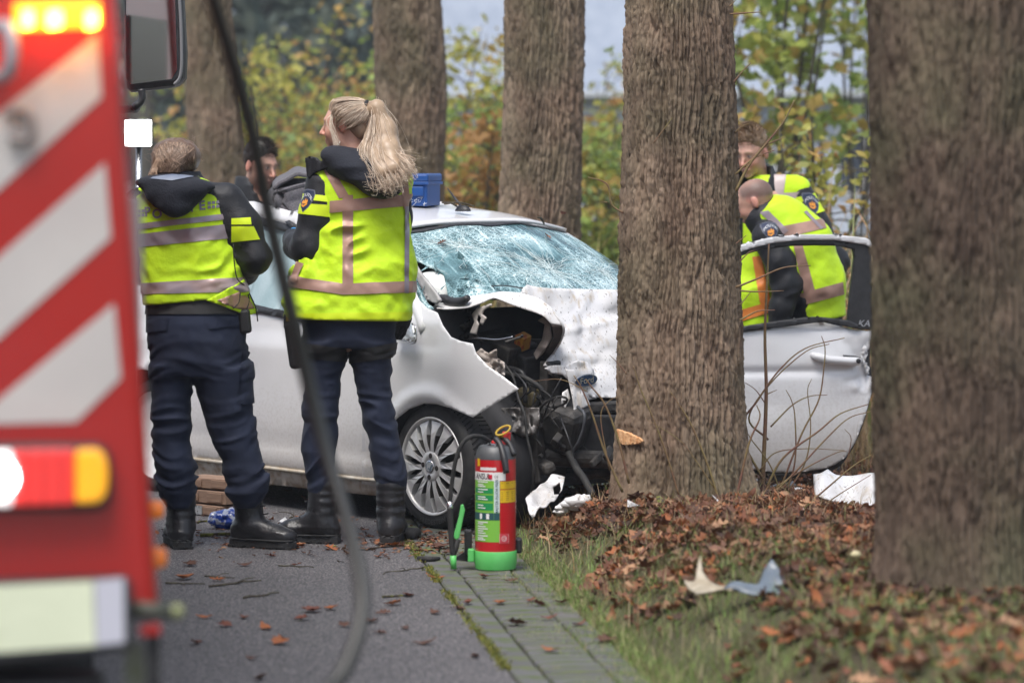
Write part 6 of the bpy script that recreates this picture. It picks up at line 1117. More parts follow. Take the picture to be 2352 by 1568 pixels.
a = section(6.25, 0.02, 0.5, 2.75); b = section(8.4, 0.06, 0.5, 2.55)
cab = mk('cab', (np.vstack([a, b]), [tuple(range(n)), tuple(range(2 * n - 1, n - 1, -1))] + [(i, n + i, n + (i + 1) % n, (i + 1) % n) for i in range(n)]), tred, truck, world=False, smooth=False, bevel=0.05)
for s_ in (0, 1):
    x = -0.11 if s_ == 0 else -2.39
    for y0, y1 in ((6.5, 7.2), (7.35, 8.1)): mk('side_window', box(x, (y0 + y1) / 2, 1.95, 0.06, y1 - y0, 0.75), MATS['privacy_glass'], cab, world=False, smooth=False)
    for j in range(4): mk('roller_shutter', box((-0.035 if s_ == 0 else -2.465), 0.9 + 1.4 * j, 1.15, 0.03, 1.25, 0.8), mat('shutter_aluminium', (0.5, 0.5, 0.5), 0.4, 0.7), tbody, world=False, smooth=False)
    for y in (1.9, 6.9):
        w = mk('wheel', xf(lathe([(0.3, -0.15), (0.48, -0.14), (0.5, -0.1), (0.5, 0.1), (0.48, 0.14), (0.3, 0.15)], 40, 'x'), Matrix.Translation((-0.22 if s_ == 0 else -2.28, y, 0.5))), rubber, truck, world=False); mk('rim', xf(lathe([(0.29, -0.152), (0.2, -0.1), (0.1, -0.155)], 24, 'x', (0, 1)), Matrix.Translation((-0.22 if s_ == 0 else -2.28, y, 0.5)) @ Matrix.Rotation(math.pi if s_ == 0 else 0, 4, 'Z')), alu, w, world=False)
mk('chassis', box(-1.25, 4.0, 0.62, 2.1, 7.6, 0.22), black, truck, world=False, smooth=False)
mk('underrun', box(-1.25, 0.1, 0.55, 2.3, 0.12, 0.14), black, truck, world=False, smooth=False, bevel=0.01)
refl = mat('reflective_white', (0.52, 0.49, 0.46), 0.4, c2=(0.45, 0.42, 0.4), ns=3, bump=0.001, bs=300); refly = mat('reflective_yellow_white', (0.72, 0.76, 0.56), 0.4, c2=(0.62, 0.66, 0.48), ns=2.4, bump=0.002, bs=40)
def plate(name, px, off, th_, m, parent=truck, bevel=0.0, label=None):
    p = np.array([tpx(x, y, off) for x, y in px]); return mk(name, prism(p[::-1], (0, -th_, 0)), m, parent, world=False, smooth=False, bevel=bevel, label=label)
STR = [[(-330, -60), (-330, 130), (-60, -120), (170, -330), (215, -330), (-100, -40)], [(225, 78), (233, 223), (0, 433), (-330, 730), (-330, 520), (0, 231)], [(241, 374), (254, 546), (0, 774), (-330, 1070), (-330, 880), (0, 590)], [(262, 697), (277, 868), (174, 969), (-110, 975), (-330, 1165), (-330, 1190), (0, 915)]]
for k in (1, 2, 3): plate('reflective_stripe', [q for q in ([(225, 78), (233, 223), (-330, 730), (-330, 520)] if k == 1 else [(241, 374), (254, 546), (-330, 1070), (-330, 880)] if k == 2 else [(262, 697), (277, 868), (174, 969), (-72, 975)])], 0.0, 0.0025, refl, tbody)
plate('panel_edge', [(281, 40), (283, 42), (352, 1400), (350, 1400)], 0.0, 0.004, MATS['engine_red'], tbody)
# light cluster
plate('lamp_housing', [(-120, 1016), (225, 1016), (246, 1026), (255, 1050), (258, 1100), (254, 1140), (240, 1160), (225, 1168), (-120, 1172)], 0.0, 0.03, black, truck, 0.01)
tl = plate('tail_lamp', [(30, 1032), (170, 1030), (170, 1156), (30, 1160)], 0.03, 0.02, mat('lens_red', (0.7, 0.03, 0.03), 0.15, coat=1, emit=(1, 0.06, 0.04), es=0.18), truck, 0.006)
plate('indicator_lamp', [(173, 1030), (222, 1029), (240, 1040), (247, 1070), (247, 1110), (240, 1140), (222, 1152), (173, 1155)], 0.03, 0.02, mat('lens_amber', (0.85, 0.35, 0.01), 0.15, coat=1, emit=(1, 0.5, 0.02), es=0.22), truck, 0.008)
plate('reversing_lamp', [(-110, 1034), (28, 1032), (28, 1160), (-110, 1164)], 0.03, 0.02, mat('lens_white_lit', (0.85, 0.8, 0.8), 0.2, emit=(1, 0.9, 0.88), es=0.35), truck, 0.006)
for cx_, cy_, r_ in ((-4, 1096, 44), (-70, 1098, 34)): plate('bulb', [(cx_ + r_ * math.cos(a_), cy_ + r_ * math.sin(a_)) for a_ in np.linspace(0, 6.283, 20, endpoint=False)], 0.05, 0.006, mat('bulb_lit', (0.9, 0.9, 0.9), 0.2, emit=(1, 0.97, 0.95), es=9.0), truck)
for x_ in (60, 98, 136): plate('lens_rib', [(x_, 1034), (x_ + 5, 1034), (x_ + 5, 1156), (x_, 1157)], 0.05, 0.004, mat('lens_rib_red', (0.45, 0.02, 0.02), 0.2, coat=1), truck)
# bumper strip
plate('bumper', [(-330, 1335), (288, 1318), (300, 1330), (300, 1470), (290, 1484), (-330, 1540)], 0.0, 0.07, black, truck, 0.012); plate('bumper_reflector', [(-330, 1362), (214, 1333), (219, 1482), (-330, 1520)], 0.07, 0.004, refly, truck); plate('bumper_reflector', [(217, 1332), (284, 1326), (286, 1474), (221, 1481)], 0.07, 0.004, mat('reflective_lilac', (0.5, 0.5, 0.56), 0.4), truck)
p0 = tpx(300, 1400, 0.0); p1 = tpx(395, 1404, 0.0); mk('position_lamp_arm', tube([p0, p1], [0.018, 0.016], 8), mat('arm_rubber', (0.05, 0.055, 0.04), 0.6), truck, world=False); mk('position_lamp', xf(lathe([(0.01, -0.014), (0.014, -0.008), (0.014, 0.008), (0.01, 0.014)], 14, 'x'), Matrix.Translation(p1 + [0.008, 0, 0])), mat('lamp_yellow_green', (0.2, 0.22, 0.09), 0.3, emit=(0.7, 0.7, 0.3), es=0.0), truck, world=False)
plate('skirt_end', [(318, 1435), (366, 1428), (367, 1452), (322, 1456)], 0.0, 0.02, tred, truck); plate('mud_flap', [(336, 1456), (366, 1454), (372, 1800), (340, 1800)], -0.02, 0.015, rubber, truck)
plate('grey_fitting', [(286, 1475), (330, 1470), (334, 1700), (280, 1700)], -0.04, 0.02, mat('dull_grey_steel', (0.2, 0.2, 0.2), 0.5, 0.5, c2=(0.1, 0.11, 0.06), ns=9), truck)
# amber flashing lamps at the top, grab handle, side markers
plate('flasher_housing', [(30, 8), (228, 2), (232, 62), (34, 72)], 0.0, 0.03, mat('amber_housing_halo', (0.5, 0.16, 0.01), 0.3, emit=(1, 0.33, 0.02), es=1.3), truck, 0.006)  # housing made to glow as a painted halo round the flashers
amb = mat('amber_led', (1, 0.5, 0.05), 0.3, emit=(1.0, 0.36, 0.03), es=22.0)
for x0, x1 in ((52, 76), (108, 142), (197, 222)): plate('flasher_lamp', [(x0, 28), (x1, 25), (x1, 62), (x0, 66)], 0.03, 0.03, amb, truck, 0.004)
gh_ = [tpx(*q) for q in ((-14, 66), (14, 62), (26, 95), (24, 150), (10, 176), (-16, 180))]; mk('grab_handle', tube([g - [0, o, 0] for g, o in zip(gh_, (0.0, 0.05, 0.075, 0.075, 0.05, 0.0))], 0.014, 8, 24), mat('handle_grey', (0.3, 0.3, 0.32), 0.4), truck, world=False)
lk_ = [tpx(*q) for q in ((8, 262), (55, 258), (70, 292), (60, 322), (20, 320))]; mk('latch', tube([g - [0, 0.02, 0] for g in lk_], 0.010, 8, 20), mat('latch_grey', (0.22, 0.2, 0.19), 0.45), truck, world=False)
for px, D, z in ((357, 8.6, 0.741), (361, 7.6, 0.738)):
    P = P3(px, 356 + (CH - z) * CF / D, D); mk('side_marker', xf(lathe([(0.018, -0.02), (0.025, 0.0), (0.018, 0.02)], 14, 'x'), Matrix.Translation(TMI[:3, :3] @ P + TMI[:3, 3])), mat('marker_orange', (0.7, 0.16, 0.02), 0.3, emit=(1, 0.3, 0.05), es=0.1), truck, world=False)
# big side mirror at the front of the cab
mD = 15.3; mp = lambda x, y: P3(x, y, mD)
mir = mk('mirror', prism([mp(280, -60), mp(398, -60), mp(418, -20), mp(426, 120), mp(424, 180), mp(408, 200), mp(300, 212), mp(286, 205)][::-1], (0.0, 0.14, 0)), black, truck, smooth=False, bevel=0.03)
mk('mirror_glass', prism([mp(290, -50), mp(390, -50), mp(402, -10), mp(407, 160), mp(395, 182), mp(300, 194), mp(290, 180)][::-1], (0, -0.004, 0)), mat('mirror_silver', (0.75, 0.78, 0.82), 0.04, 1.0), mir, smooth=False)
mk('mirror_trim', tube([mp(398, -60), mp(412, 0), mp(417, 120), mp(414, 175), mp(400, 195)], 0.008, 6, 20), mat('trim_grey_dark', (0.2, 0.2, 0.21), 0.4), mir)
cab_p = TM[:3, :3] @ np.array([-0.22, 8.15, mp(285, 262)[2]]) + TM[:3, 3]; mk('mirror_arm', tube([mp(325, 205), mp(326, 228), mp(312, 244), mp(285, 252), cab_p], [0.016, 0.016, 0.018, 0.02, 0.02], 8, 24), black, mir)
# hydraulic hose hanging from the roof of the fire engine in a wide loop
hz = [(380, -420, 6.5), (440, -190, 6.6), (490, 0, 6.75), (530, 130, 6.85), (578, 300, 6.95), (614, 480, 7.05), (655, 660, 7.1), (700, 850, 7.15), (745, 1020, 7.15), (790, 1170, 7.1), (822, 1290, 7.05), (833, 1390, 7.0), (815, 1480, 6.95), (770, 1568, 6.9), (660, 1680, 6.8), (480, 1780, 6.75), (330, 1790, 6.75)]
mk('rescue_hose', tube([P3(x, y, D) for x, y, D in hz], 0.0165, 12, 160), mat('hose_rubber', (0.02, 0.021, 0.02), 0.42, c2=(0.035, 0.036, 0.032), ns=4), loc=tuple(P3(330, 1790, 6.75)), label='black hydraulic hose hanging in a wide loop from the fire engine', cat='hose')
# ================================================================ people
skinc = np.array((0.62, 0.36, 0.27))
navy = mat('navy_twill', (0.0048, 0.0095, 0.029), 0.8, c2=(0.007, 0.014, 0.04), ns=5, sheen=0.04, bump=0.0012, bs=500)
jackm = mat('black_jacket', (0.006, 0.0065, 0.009), 0.6, c2=(0.009, 0.010, 0.014), ns=6, sheen=0.03, bump=0.0015, bs=160)
hoodm = mat('navy_hood', (0.008, 0.010, 0.018), 0.85, c2=(0.011, 0.014, 0.024), ns=8, sheen=0.05, bump=0.002, bs=120)
lining = mat('grey_lining', (0.12, 0.15, 0.22), 0.5, c2=(0.2, 0.23, 0.3), ns=14)
hiv = mat('hi_vis_yellow', (0.58, 0.86, 0.008), 0.7, c2=(0.5, 0.78, 0.006), ns=7, sheen=0.1, bump=0.002, bs=60)
sleeveband = mat('hi_vis_patch', (0.62, 0.8, 0.01), 0.55)
tape = mat('reflective_tape', (0.42, 0.25, 0.19), 0.45, 0.15, c2=(0.36, 0.22, 0.18), ns=9); tapeg = mat('reflective_tape_grey', (0.3, 0.27, 0.32), 0.4, 0.2, c2=(0.4, 0.28, 0.25), ns=3.0, lo=0.45, hi=0.65); tapeo = mat('orange_tape', (0.8, 0.25, 0.05), 0.5)
boot_m = mat('boot_leather', (0.014, 0.014, 0.016), 0.36, c2=(0.022, 0.022, 0.025), ns=18, bump=0.0022, bs=70); sole_m = mat('boot_sole', (0.02, 0.02, 0.021), 0.7, bump=0.002, bs=120)
belt_m = mat('nylon_belt', (0.012, 0.012, 0.013), 0.6, bump=0.0015, bs=250); skinm = None
def skin_material(): return mat('skin', (1, 1, 1), 0.5, attr='Col', c2=(0.9, 0.86, 0.84), ns=18, sub=0.08, bump=0.0008, bs=180)
skinm = skin_material()
def frame(fwd, up=(0, 0, 1)):
    f = np.asarray(fwd, float); f /= np.linalg.norm(f); r = np.cross(f, up); r /= np.linalg.norm(r); u = np.cross(r, f); return np.stack([r, f, u], 1)      # columns: right, forward, up
def head_into(F, c, M, s=1.0, k=0.012):
    c = np.asarray(c)
    def E(p, r, kk=k, op='u'): F.ell(c + M @ (np.array(p) * s), np.array(r) * s, kk, M, op)
    def C(a, b, ra, rb, kk=k): F.cone(c + M @ (np.array(a) * s), c + M @ (np.array(b) * s), ra * s, rb * s, kk)
    E((0, -0.018, 0.035), (0.074, 0.093, 0.083)); E((0, 0.035, 0.0), (0.062, 0.056, 0.085), 0.03); E((0, 0.028, -0.06), (0.053, 0.058, 0.05), 0.03); E((0, 0.072, -0.098), (0.021, 0.018, 0.017), 0.02)
    for x in (-1, 1): E((0.036 * x, 0.058, -0.028), (0.022, 0.026, 0.026), 0.02)
    E((0, 0.078, 0.03), (0.047, 0.016, 0.011), 0.018)
    for x in (-1, 1): E((0.031 * x, 0.1, 0.011), (0.017, 0.013, 0.011), 0.012, 's')
    for x in (-1, 1): E((0.031 * x, 0.079, 0.011), (0.013, 0.012, 0.0105), 0.004)
    C((0, 0.09, 0.015), (0, 0.116, -0.028), 0.007, 0.0105); E((0.011, 0.1, -0.033), (0.008, 0.01, 0.008), 0.008); E((-0.011, 0.1, -0.033), (0.008, 0.01, 0.008), 0.008)
    E((0, 0.09, -0.06), (0.023, 0.0095, 0.006), 0.006); E((0, 0.088, -0.073), (0.02, 0.0095, 0.0065), 0.005)
    for x in (-1, 1): E((0.078 * x, -0.014, -0.004), (0.009, 0.02, 0.032), 0.006)
    C((0, -0.02, -0.06), (0, -0.045, -0.19), 0.053, 0.06, 0.03)
def face_cols(V, c, M, s, brow=(0.2, 0.13, 0.08), stubble=0.0, lips=(0.5, 0.2, 0.18)):
    q = ((V - c) @ M) / s; col_ = np.tile(skinc, (len(V), 1)); x, y, z = q.T
    def mixin(m, c_): m = np.clip(m, 0, 1)[:, None]; return col_ * (1 - m) + np.array(c_) * m
    col_ = mixin(0.55 * np.exp(-(((np.abs(x) - 0.04) / 0.024) ** 2 + ((z + 0.03) / 0.024) ** 2)) * (y > 0.03), (0.68, 0.27, 0.2))
    col_ = mixin(0.6 * np.exp(-((x / 0.014) ** 2 + ((z + 0.028) / 0.014) ** 2)) * (y > 0.09), (0.66, 0.26, 0.2))
    col_ = mixin(0.75 * (y < 0.03) * (np.abs(x) > 0.07), (0.62, 0.26, 0.2))
    col_ = mixin(stubble * sstep(-0.03, -0.055, z) * (y > -0.01) * sstep(-0.15, -0.11, z), (0.33, 0.22, 0.18))
    col_ = mixin(0.9 * np.exp(-((x / 0.021) ** 4 + ((z + 0.066) / 0.0105) ** 4)) * (y > 0.07), lips)
    col_ = mixin(0.9 * np.exp(-(((np.abs(x) - 0.031) / 0.019) ** 4 + ((z - 0.031 + 0.12 * (np.abs(x) - 0.03) ** 1) / 0.0055) ** 2)) * (y > 0.05), brow)
    ew = np.exp(-(((np.abs(x) - 0.031) / 0.011) ** 4 + ((z - 0.011) / 0.0055) ** 4)) * (y > 0.06); col_ = mixin(ew, (0.6, 0.56, 0.54)); col_ = mixin(np.exp(-(((np.abs(x) - 0.031) / 0.0055) ** 4 + ((z - 0.011) / 0.0055) ** 4)) * (y > 0.06), (0.03, 0.025, 0.02))
    col_ = mixin(0.8 * np.exp(-(((np.abs(x) - 0.031) / 0.014) ** 4 + ((z - 0.0175) / 0.003) ** 2)) * (y > 0.06), (0.08, 0.05, 0.04)); return col_
def hand_into(F, w, d, n, s=1.0, curl=0.5, side=1):
    """w wrist, d direction of the fingers, n back-of-hand normal"""
    d = np.asarray(d, float); d /= np.linalg.norm(d); n = np.asarray(n, float); n -= d * (n @ d); n /= np.linalg.norm(n); t = np.cross(d, n) * side; w = np.asarray(w, float)
    for q in (-0.028, -0.009, 0.01, 0.028): F.cone(w + t * q * 0.6 * s, w + (d * 0.085 + t * q) * s, 0.017 * s, 0.014 * s, 0.012)
    for q, L_ in ((-0.030, 0.062), (-0.010, 0.075), (0.011, 0.08), (0.031, 0.07)):
        a = w + (d * 0.088 + t * q) * s; d1 = d * math.cos(curl * 0.7) - n * math.sin(curl * 0.7); d2 = d * math.cos(curl * 1.7) - n * math.sin(curl * 1.7); b = a + d1 * L_ * 0.5 * s; F.cone(a, b, 0.0098 * s, 0.0092 * s, 0.004); F.cone(b, b + d2 * L_ * 0.5 * s, 0.0092 * s, 0.0078 * s, 0.003)
    a = w + (d * 0.025 + t * 0.03) * s; b = a + (d * 0.035 + t * 0.025 - n * 0.02) * s; F.cone(a, b, 0.014 * s, 0.0115 * s, 0.01); F.cone(b, b + (d * 0.03 + t * 0.004 - n * 0.012) * s, 0.0112 * s, 0.009 * s, 0.004)
def rowsD(D, tab, dr=0.9, dy=0.0):
    o = []
    for r in tab: py, a, b = r[:3]; k = r[3] if len(r) > 3 else dr; yy = r[4] if len(r) > 4 else dy; z = CH - D * (py - CY) / CF; hw = D * (b - a) / 2 / CF; o.append((z, D * ((a + b) / 2 - CX) / CF, D + yy, hw, hw * k if k < 3 else k - 3))
    return o
def bounds(pts, m): p = np.array(pts); return p.min(0) - m, p.max(0) + m
def pplane(a, b, inside):
    """plane through the eye and two pixels, normal towards a third"""
    n = np.cross(ray(*a), ray(*b)); n /= np.linalg.norm(n)
    if n @ ray(*inside) < 0: n = -n
    return (tuple(CAMP), tuple(n))
def polycut(VF, poly, off=0.003, extra=(), near=None):
    extra = list(extra) + ([((0, near, 0), (0, -1, 0))] if near else [])
    c = np.mean(poly, 0); pl = [pplane(poly[i], poly[(i + 1) % len(poly)], c) for i in range(len(poly))]; return bm_cut(VF, pl + list(extra), off)
def folds(zlist, amp, seed=0.0, sc=(7, 7, 22), base=0.3):
    """cloth creases: strongest near the heights in zlist (height, spread)"""
    def f(p):
        w = base
        for z, s_ in zlist: w = w + np.exp(-((p[:, 2] - z) / s_) ** 2)
        q = p + 0.04 * np.stack([vnoise(p * 5 + seed), vnoise(p * 5 + seed + 7), vnoise(p * 5 + seed + 3)], -1)
        lean_ = 1.1 * vnoise(p * 3.1 + seed + 21); tilt = q[:, 2] + lean_ * (q[:, 0] - q[:, 0].mean()) * 0.6
        r = np.stack([q[:, 0] * sc[0], q[:, 1] * sc[1], tilt * sc[2]], -1) + seed; mask = sstep(-0.45, 0.45, vnoise(p * [7, 7, 6] + seed + 40))
        rd = 1 - np.abs(vnoise(r)) * 2.2
        return amp * w * (mask * np.clip(rd, -0.6, 1) * 0.75 + 0.3 * vnoise(r * 1.9 + 4) - 0.1) + 0.0015 * vnoise(p * 40)
    return f
def boots(parent, ank, fwd, shaft=0.24, r=0.057, scale=1.0, lift=0.0):
    """ank: (x, y) of the ankle on the ground; fwd: heading of the toe"""
    d = np.array([fwd[0], fwd[1], 0.0]); d /= np.linalg.norm(d); t = np.array([-d[1], d[0], 0]); a = np.array([ank[0], ank[1], lift]); u = np.array([0, 0, 1.0]); s = scale; M = np.stack([t, d, u], 1)
    lo, hi = bounds([a + d * 0.26 * s, a - d * 0.14 * s, a + u * (shaft + 0.03)], 0.09); F = Field(lo, hi, 0.0065)
    F.cone(a + u * 0.1, a + u * shaft - d * 0.008, r, r * 1.04, 0.02); F.ell(a - d * 0.035 * s + u * 0.06, (0.047 * s, 0.05 * s, 0.055), 0.025, M); F.cone(a + u * 0.085, a + d * 0.12 * s + u * 0.055, 0.052 * s, 0.044 * s, 0.03); F.ell(a + d * 0.15 * s + u * 0.05, (0.05 * s, 0.068 * s, 0.036), 0.03, M)
    F.warp(lambda p: 0.0035 * (1 - np.abs(vnoise(np.stack([p[:, 0] * 9, p[:, 1] * 9, p[:, 2] * 36], -1)) * 2)) + 0.0025 * np.sin(p[:, 2] * 150) * ((p[:, 2] > lift + 0.13) & (p[:, 2] < lift + 0.22)) * ((p - a) @ d < -0.01)); F.cut(a + u * 0.028, u)
    b = mk('boot', F.skin(), boot_m, parent)
    ol = [(-0.088, 0.0), (-0.08, 0.03), (-0.05, 0.042), (0.0, 0.038), (0.05, 0.038), (0.11, 0.052), (0.165, 0.05), (0.2, 0.036), (0.222, 0.0)]; ol = ol + [(x, -y) for x, y in ol[-2:0:-1]]
    pts = np.array([a + d * x * s + t * y * s for x, y in ol]); so = prism(pts + u * 0.004, u * 0.03); mk('sole', so, sole_m, b, smooth=False, bevel=0.004)
    for k in range(7): x = -0.07 + k * 0.045; mk('tread_block', xf(box(0, 0, 0.006, 0.082 * s, 0.022, 0.012), Matrix.Translation(a + d * x * s) @ Matrix(np.vstack([np.hstack([M, [[0], [0], [0]]]), [0, 0, 0, 1]]).tolist())), sole_m, b, smooth=False)
    for sd_ in (-1, 1):
        c0_ = a + t * sd_ * (r - 0.001) + u * 0.135 + d * 0.005
        for rr in (0.012, 0.022): mk('ankle_ring', tube([c0_ + d * rr * math.cos(q_) + u * rr * math.sin(q_) - t * sd_ * 0.004 * math.cos(q_) ** 2 for q_ in np.linspace(0, 6.283, 15)], 0.0024, 5, caps=False), boot_m, b)
        mk('welt', tube([a + u * 0.036 + d * x_ * s + t * sd_ * y_ * s for x_, y_ in ((-0.085, 0.012), (-0.05, 0.043), (0.0, 0.041), (0.06, 0.043), (0.12, 0.053), (0.17, 0.05), (0.215, 0.02))], 0.0045, 5, 16), sole_m, b)
    for h_ in (0.155, 0.18, 0.205): mk('shaft_seam', tube([a + u * h_ + (r * 1.025) * (d * math.cos(q_) + t * math.sin(q_)) for q_ in np.linspace(1.7, 4.6, 12)], 0.0026, 5), boot_m, b)
    for k in range(4): c = a + d * (0.052 + 0.012 * (3 - k)) * s + u * (0.11 + 0.032 * k); mk('lace', tube([c - t * 0.022, c + d * 0.006, c + t * 0.022], 0.0028, 5, 6), belt_m, b)
    return b
def strands(paths, r0=0.0011, seg=16, nside=4):
    V = []; F = []; C = []; n = 0
    for pts, r, c in paths:
        v, f = tube(pts, np.linspace(r, r * 0.45, len(pts)), nside, seg, False); V.append(v); F += [tuple(i + n for i in q) for q in f]; C.append(np.tile(c, (len(v), 1))); n += len(v)
    return np.vstack(V), np.array(F), np.vstack(C)
hairm = mat('hair', (1, 1, 1), 0.42, attr='Col', c2=(0.85, 0.82, 0.8), ns=60, spec=0.5)
def shield_badge(parent, target, org, ex, ey, s=0.055):
    """police arm badge: dark shield, light rim, word and orange flame emblem"""
    sh = np.array([(-0.42, 0.5), (0.0, 0.56), (0.42, 0.5), (0.5, 0.3), (0.44, -0.05), (0.25, -0.36), (0.0, -0.6), (-0.25, -0.36), (-0.44, -0.05), (-0.5, 0.3)]); t = bvh_of(target)
    b = mk('arm_badge', wrap(patch(sh * s * 1.5, s * 0.2), org, ex, ey, t, 0.004), mat('badge_rim', (0.12, 0.13, 0.17), 0.5), parent, smooth=False)
    mk('badge_field', wrap(patch(sh * s * 1.34, s * 0.2), org, ex, ey, t, 0.0055), mat('badge_navy', (0.02, 0.03, 0.07), 0.5), b, smooth=False)
    T = text_mesh('POLITIE', 0.34 * s, 0.004 * s); V = T[0].copy(); V[:, 1] += 0.42 * s - 1.2 * V[:, 0] ** 2 / s; mk('lettering', wrap((V, T[1]), org, ex, ey, t, 0.007), mat('badge_letters', (0.65, 0.66, 0.7), 0.5), b, smooth=False)
    og = mat('badge_orange', (0.75, 0.3, 0.04), 0.5)
    mk('emblem', wrap(patch(np.array([(-0.3, -0.4), (-0.02, -0.52), (0.26, -0.3), (0.22, -0.22), (-0.05, -0.36), (-0.28, -0.26)]) * s, s * 0.2), org, ex, ey, t, 0.007), og, b, smooth=False)
    for k, (x, h) in enumerate(((-0.2, 0.2), (-0.02, 0.36), (0.14, 0.26))): mk('flame', wrap(patch(np.array([(x - 0.08, -0.26), (x + 0.08, -0.24), (x + 0.12, -0.05), (x + 0.05, h - 0.26 + 0.1), (x - 0.02, -0.02), (x - 0.1, -0.1)]) * s, s * 0.2), org, ex, ey, t, 0.007), og, b, smooth=False)
    return b
def body_core(lo, hi, h, head, M, s, torso, limbs, hands=()):
    """one continuous skin: head, neck, trunk, limbs and hands"""
    F = Field(lo, hi, h); head_into(F, head, M, s)
    F.path([p for p, _ in torso], [r for _, r in torso], 0.05)
    for i, L_ in enumerate(limbs):
        root_ = torso[0] if i < 2 else torso[-1]; F.cone(root_[0], L_[0][0], root_[1] * 0.75, L_[0][1], 0.04); F.path([p for p, _ in L_], [r for _, r in L_], 0.03)
    for hd_ in hands: hand_into(F, *hd_)
    return F.skin()

# ---------------------------------------------------------------- blonde officer
D = 14.38; q = lambda px, py, dy=0.0: P3(px, py, D + dy)
HC = q(793, 289); HM = frame((-0.97, 0.26, -0.06)); hs_ = 0.93
foot = np.array([q(800, 1240)[0], D, 0.0])
lo, hi = np.array([foot[0] - 0.42, D - 0.3, 0.03]), np.array([foot[0] + 0.42, D + 0.42, 1.86])
core = body_core(lo, hi, 0.0062, HC, HM, hs_, [(q(835, 430), 0.08), (q(835, 520), 0.085), (q(815, 650), 0.09), (q(805, 760), 0.09)],
    [[(q(740, 425, 0.02), 0.05), (q(712, 565), 0.042), (q(676, 548, 0.25), 0.03)], [(q(915, 425, 0.1), 0.04), (q(915, 570, 0.14), 0.036), (q(928, 688, 0.06), 0.028)], [(q(752, 790), 0.065), (q(738, 960), 0.045), (q(737, 1130), 0.034), (q(737, 1200), 0.034)], [(q(855, 790), 0.065), (q(872, 960), 0.045), (q(898, 1130), 0.034), (q(900, 1200), 0.034)]],
    [(q(676, 548, 0.25), (0.2, 1, 0.25), (-0.6, 0.1, 0.9), 0.95, 0.7, 1)])
blonde = mk('person', core, skinm, loc=tuple(foot), cols=face_cols(core[0], HC, HM, hs_, (0.35, 0.24, 0.16)), label='person with long blonde ponytail in yellow vest with brown tape standing beside the crushed wing', cat='person')
# trousers
tr = Field((foot[0] - 0.35, D - 0.26, 0.18), (foot[0] + 0.35, D + 0.26, 1.05), 0.0062)
tr.stack(rowsD(D, [(700, 694, 908, 0.6), (745, 693, 910, 0.66), (777, 696, 907, 0.7), (800, 697, 905, 0.66)], 0.75), 0.02)
tr.stack(rowsD(D, [(785, 698, 803, 1.25), (816, 698, 799, 1.15), (874, 699, 781, 1.12), (920, 698, 779, 1.1), (955, 694, 779, 1.12), (968, 701, 776), (997, 695, 777, 1.1), (1035, 691, 773, 1.15), (1074, 699, 768, 1.1), (1105, 706, 765, 1.15), (1140, 711, 763, 1.2)], 1.1), 0.03)
tr.stack(rowsD(D, [(785, 803, 907, 1.25), (816, 803, 904, 1.15), (858, 811, 899, 1.12), (881, 816, 899, 1.12), (920, 826, 901, 1.1), (955, 833, 909, 1.15), (997, 842, 916), (1035, 849, 922), (1074, 857, 929), (1104, 862, 932, 1.15), (1125, 871, 928), (1142, 880, 924, 1.2)], 1.1), 0.03)
zk = lambda py: CH - D * (py - CY) / CF
tr.warp(folds([(zk(960), 0.09), (zk(1085), 0.09), (zk(810), 0.06)], 0.0125, 2.0, (6, 6, 24), 0.45))
trv = tr.skin(); trs = mk('trousers', trv, navy, blonde)
for poly in ([(690, 788), (802, 800), (802, 832), (690, 822)], [(800, 806), (912, 786), (912, 818), (800, 836)]): mk('thigh_strap', polycut(trv, poly, 0.005), belt_m, trs)
mk('belt', polycut(trv, [(680, 716), (920, 716), (920, 742), (680, 742)], 0.006), belt_m, trs)
boots(blonde, q(737, 1200)[:2], (-1, 0.16), 0.24, 0.056, 0.98); boots(blonde, q(898, 1200)[:2], (0.12, 1), 0.24, 0.058, 0.98)
# jacket: body, sleeves, hood, collar
jk = Field((foot[0] - 0.48, D - 0.3, 0.86), (foot[0] + 0.4, D + 0.42, 1.72), 0.0068)
jk.stack(rowsD(D, [(720, 672, 932, 0.5), (640, 680, 935, 0.5), (560, 715, 930, 0.52), (480, 735, 930, 0.56), (415, 735, 938, 0.52), (392, 752, 925, 0.5), (372, 785, 890, 0.7)], 0.55), 0.03, p=2.3)
jk.path([q(742, 424), q(728, 490, -0.02), q(706, 566, -0.03), q(688, 566, 0.1), q(674, 550, 0.24)], [0.075, 0.07, 0.066, 0.056, 0.047], 0.035)
jk.path([q(915, 424, 0.08), q(918, 500, 0.13), q(915, 580, 0.15), q(926, 690, 0.07)], [0.055, 0.05, 0.046, 0.04], 0.03)
jk.warp(folds([(zk(570), 0.06), (zk(470), 0.05)], 0.008, 5.0, (9, 9, 18), 0.25)); jkv = jk.skin(); jac = mk('jacket', jkv, jackm, blonde)
hd = Field((foot[0] - 0.35, D - 0.34, 1.36), (foot[0] + 0.35, D + 0.3, 1.72), 0.0068)
hd.stack([(q(0, 398)[2], q(812, 0)[0], D + 0.01, 0.125, 0.115), (q(0, 372)[2], q(806, 0)[0], D + 0.0, 0.105, 0.1), (q(0, 350)[2], q(803, 0)[0], D + 0.0, 0.098, 0.095)], 0.02); hd.stack([(q(0, 400)[2], q(806, 0)[0], D + 0.01, 0.08, 0.08), (q(0, 335)[2], q(800, 0)[0], D + 0.01, 0.086, 0.086)], 0.01, 's')
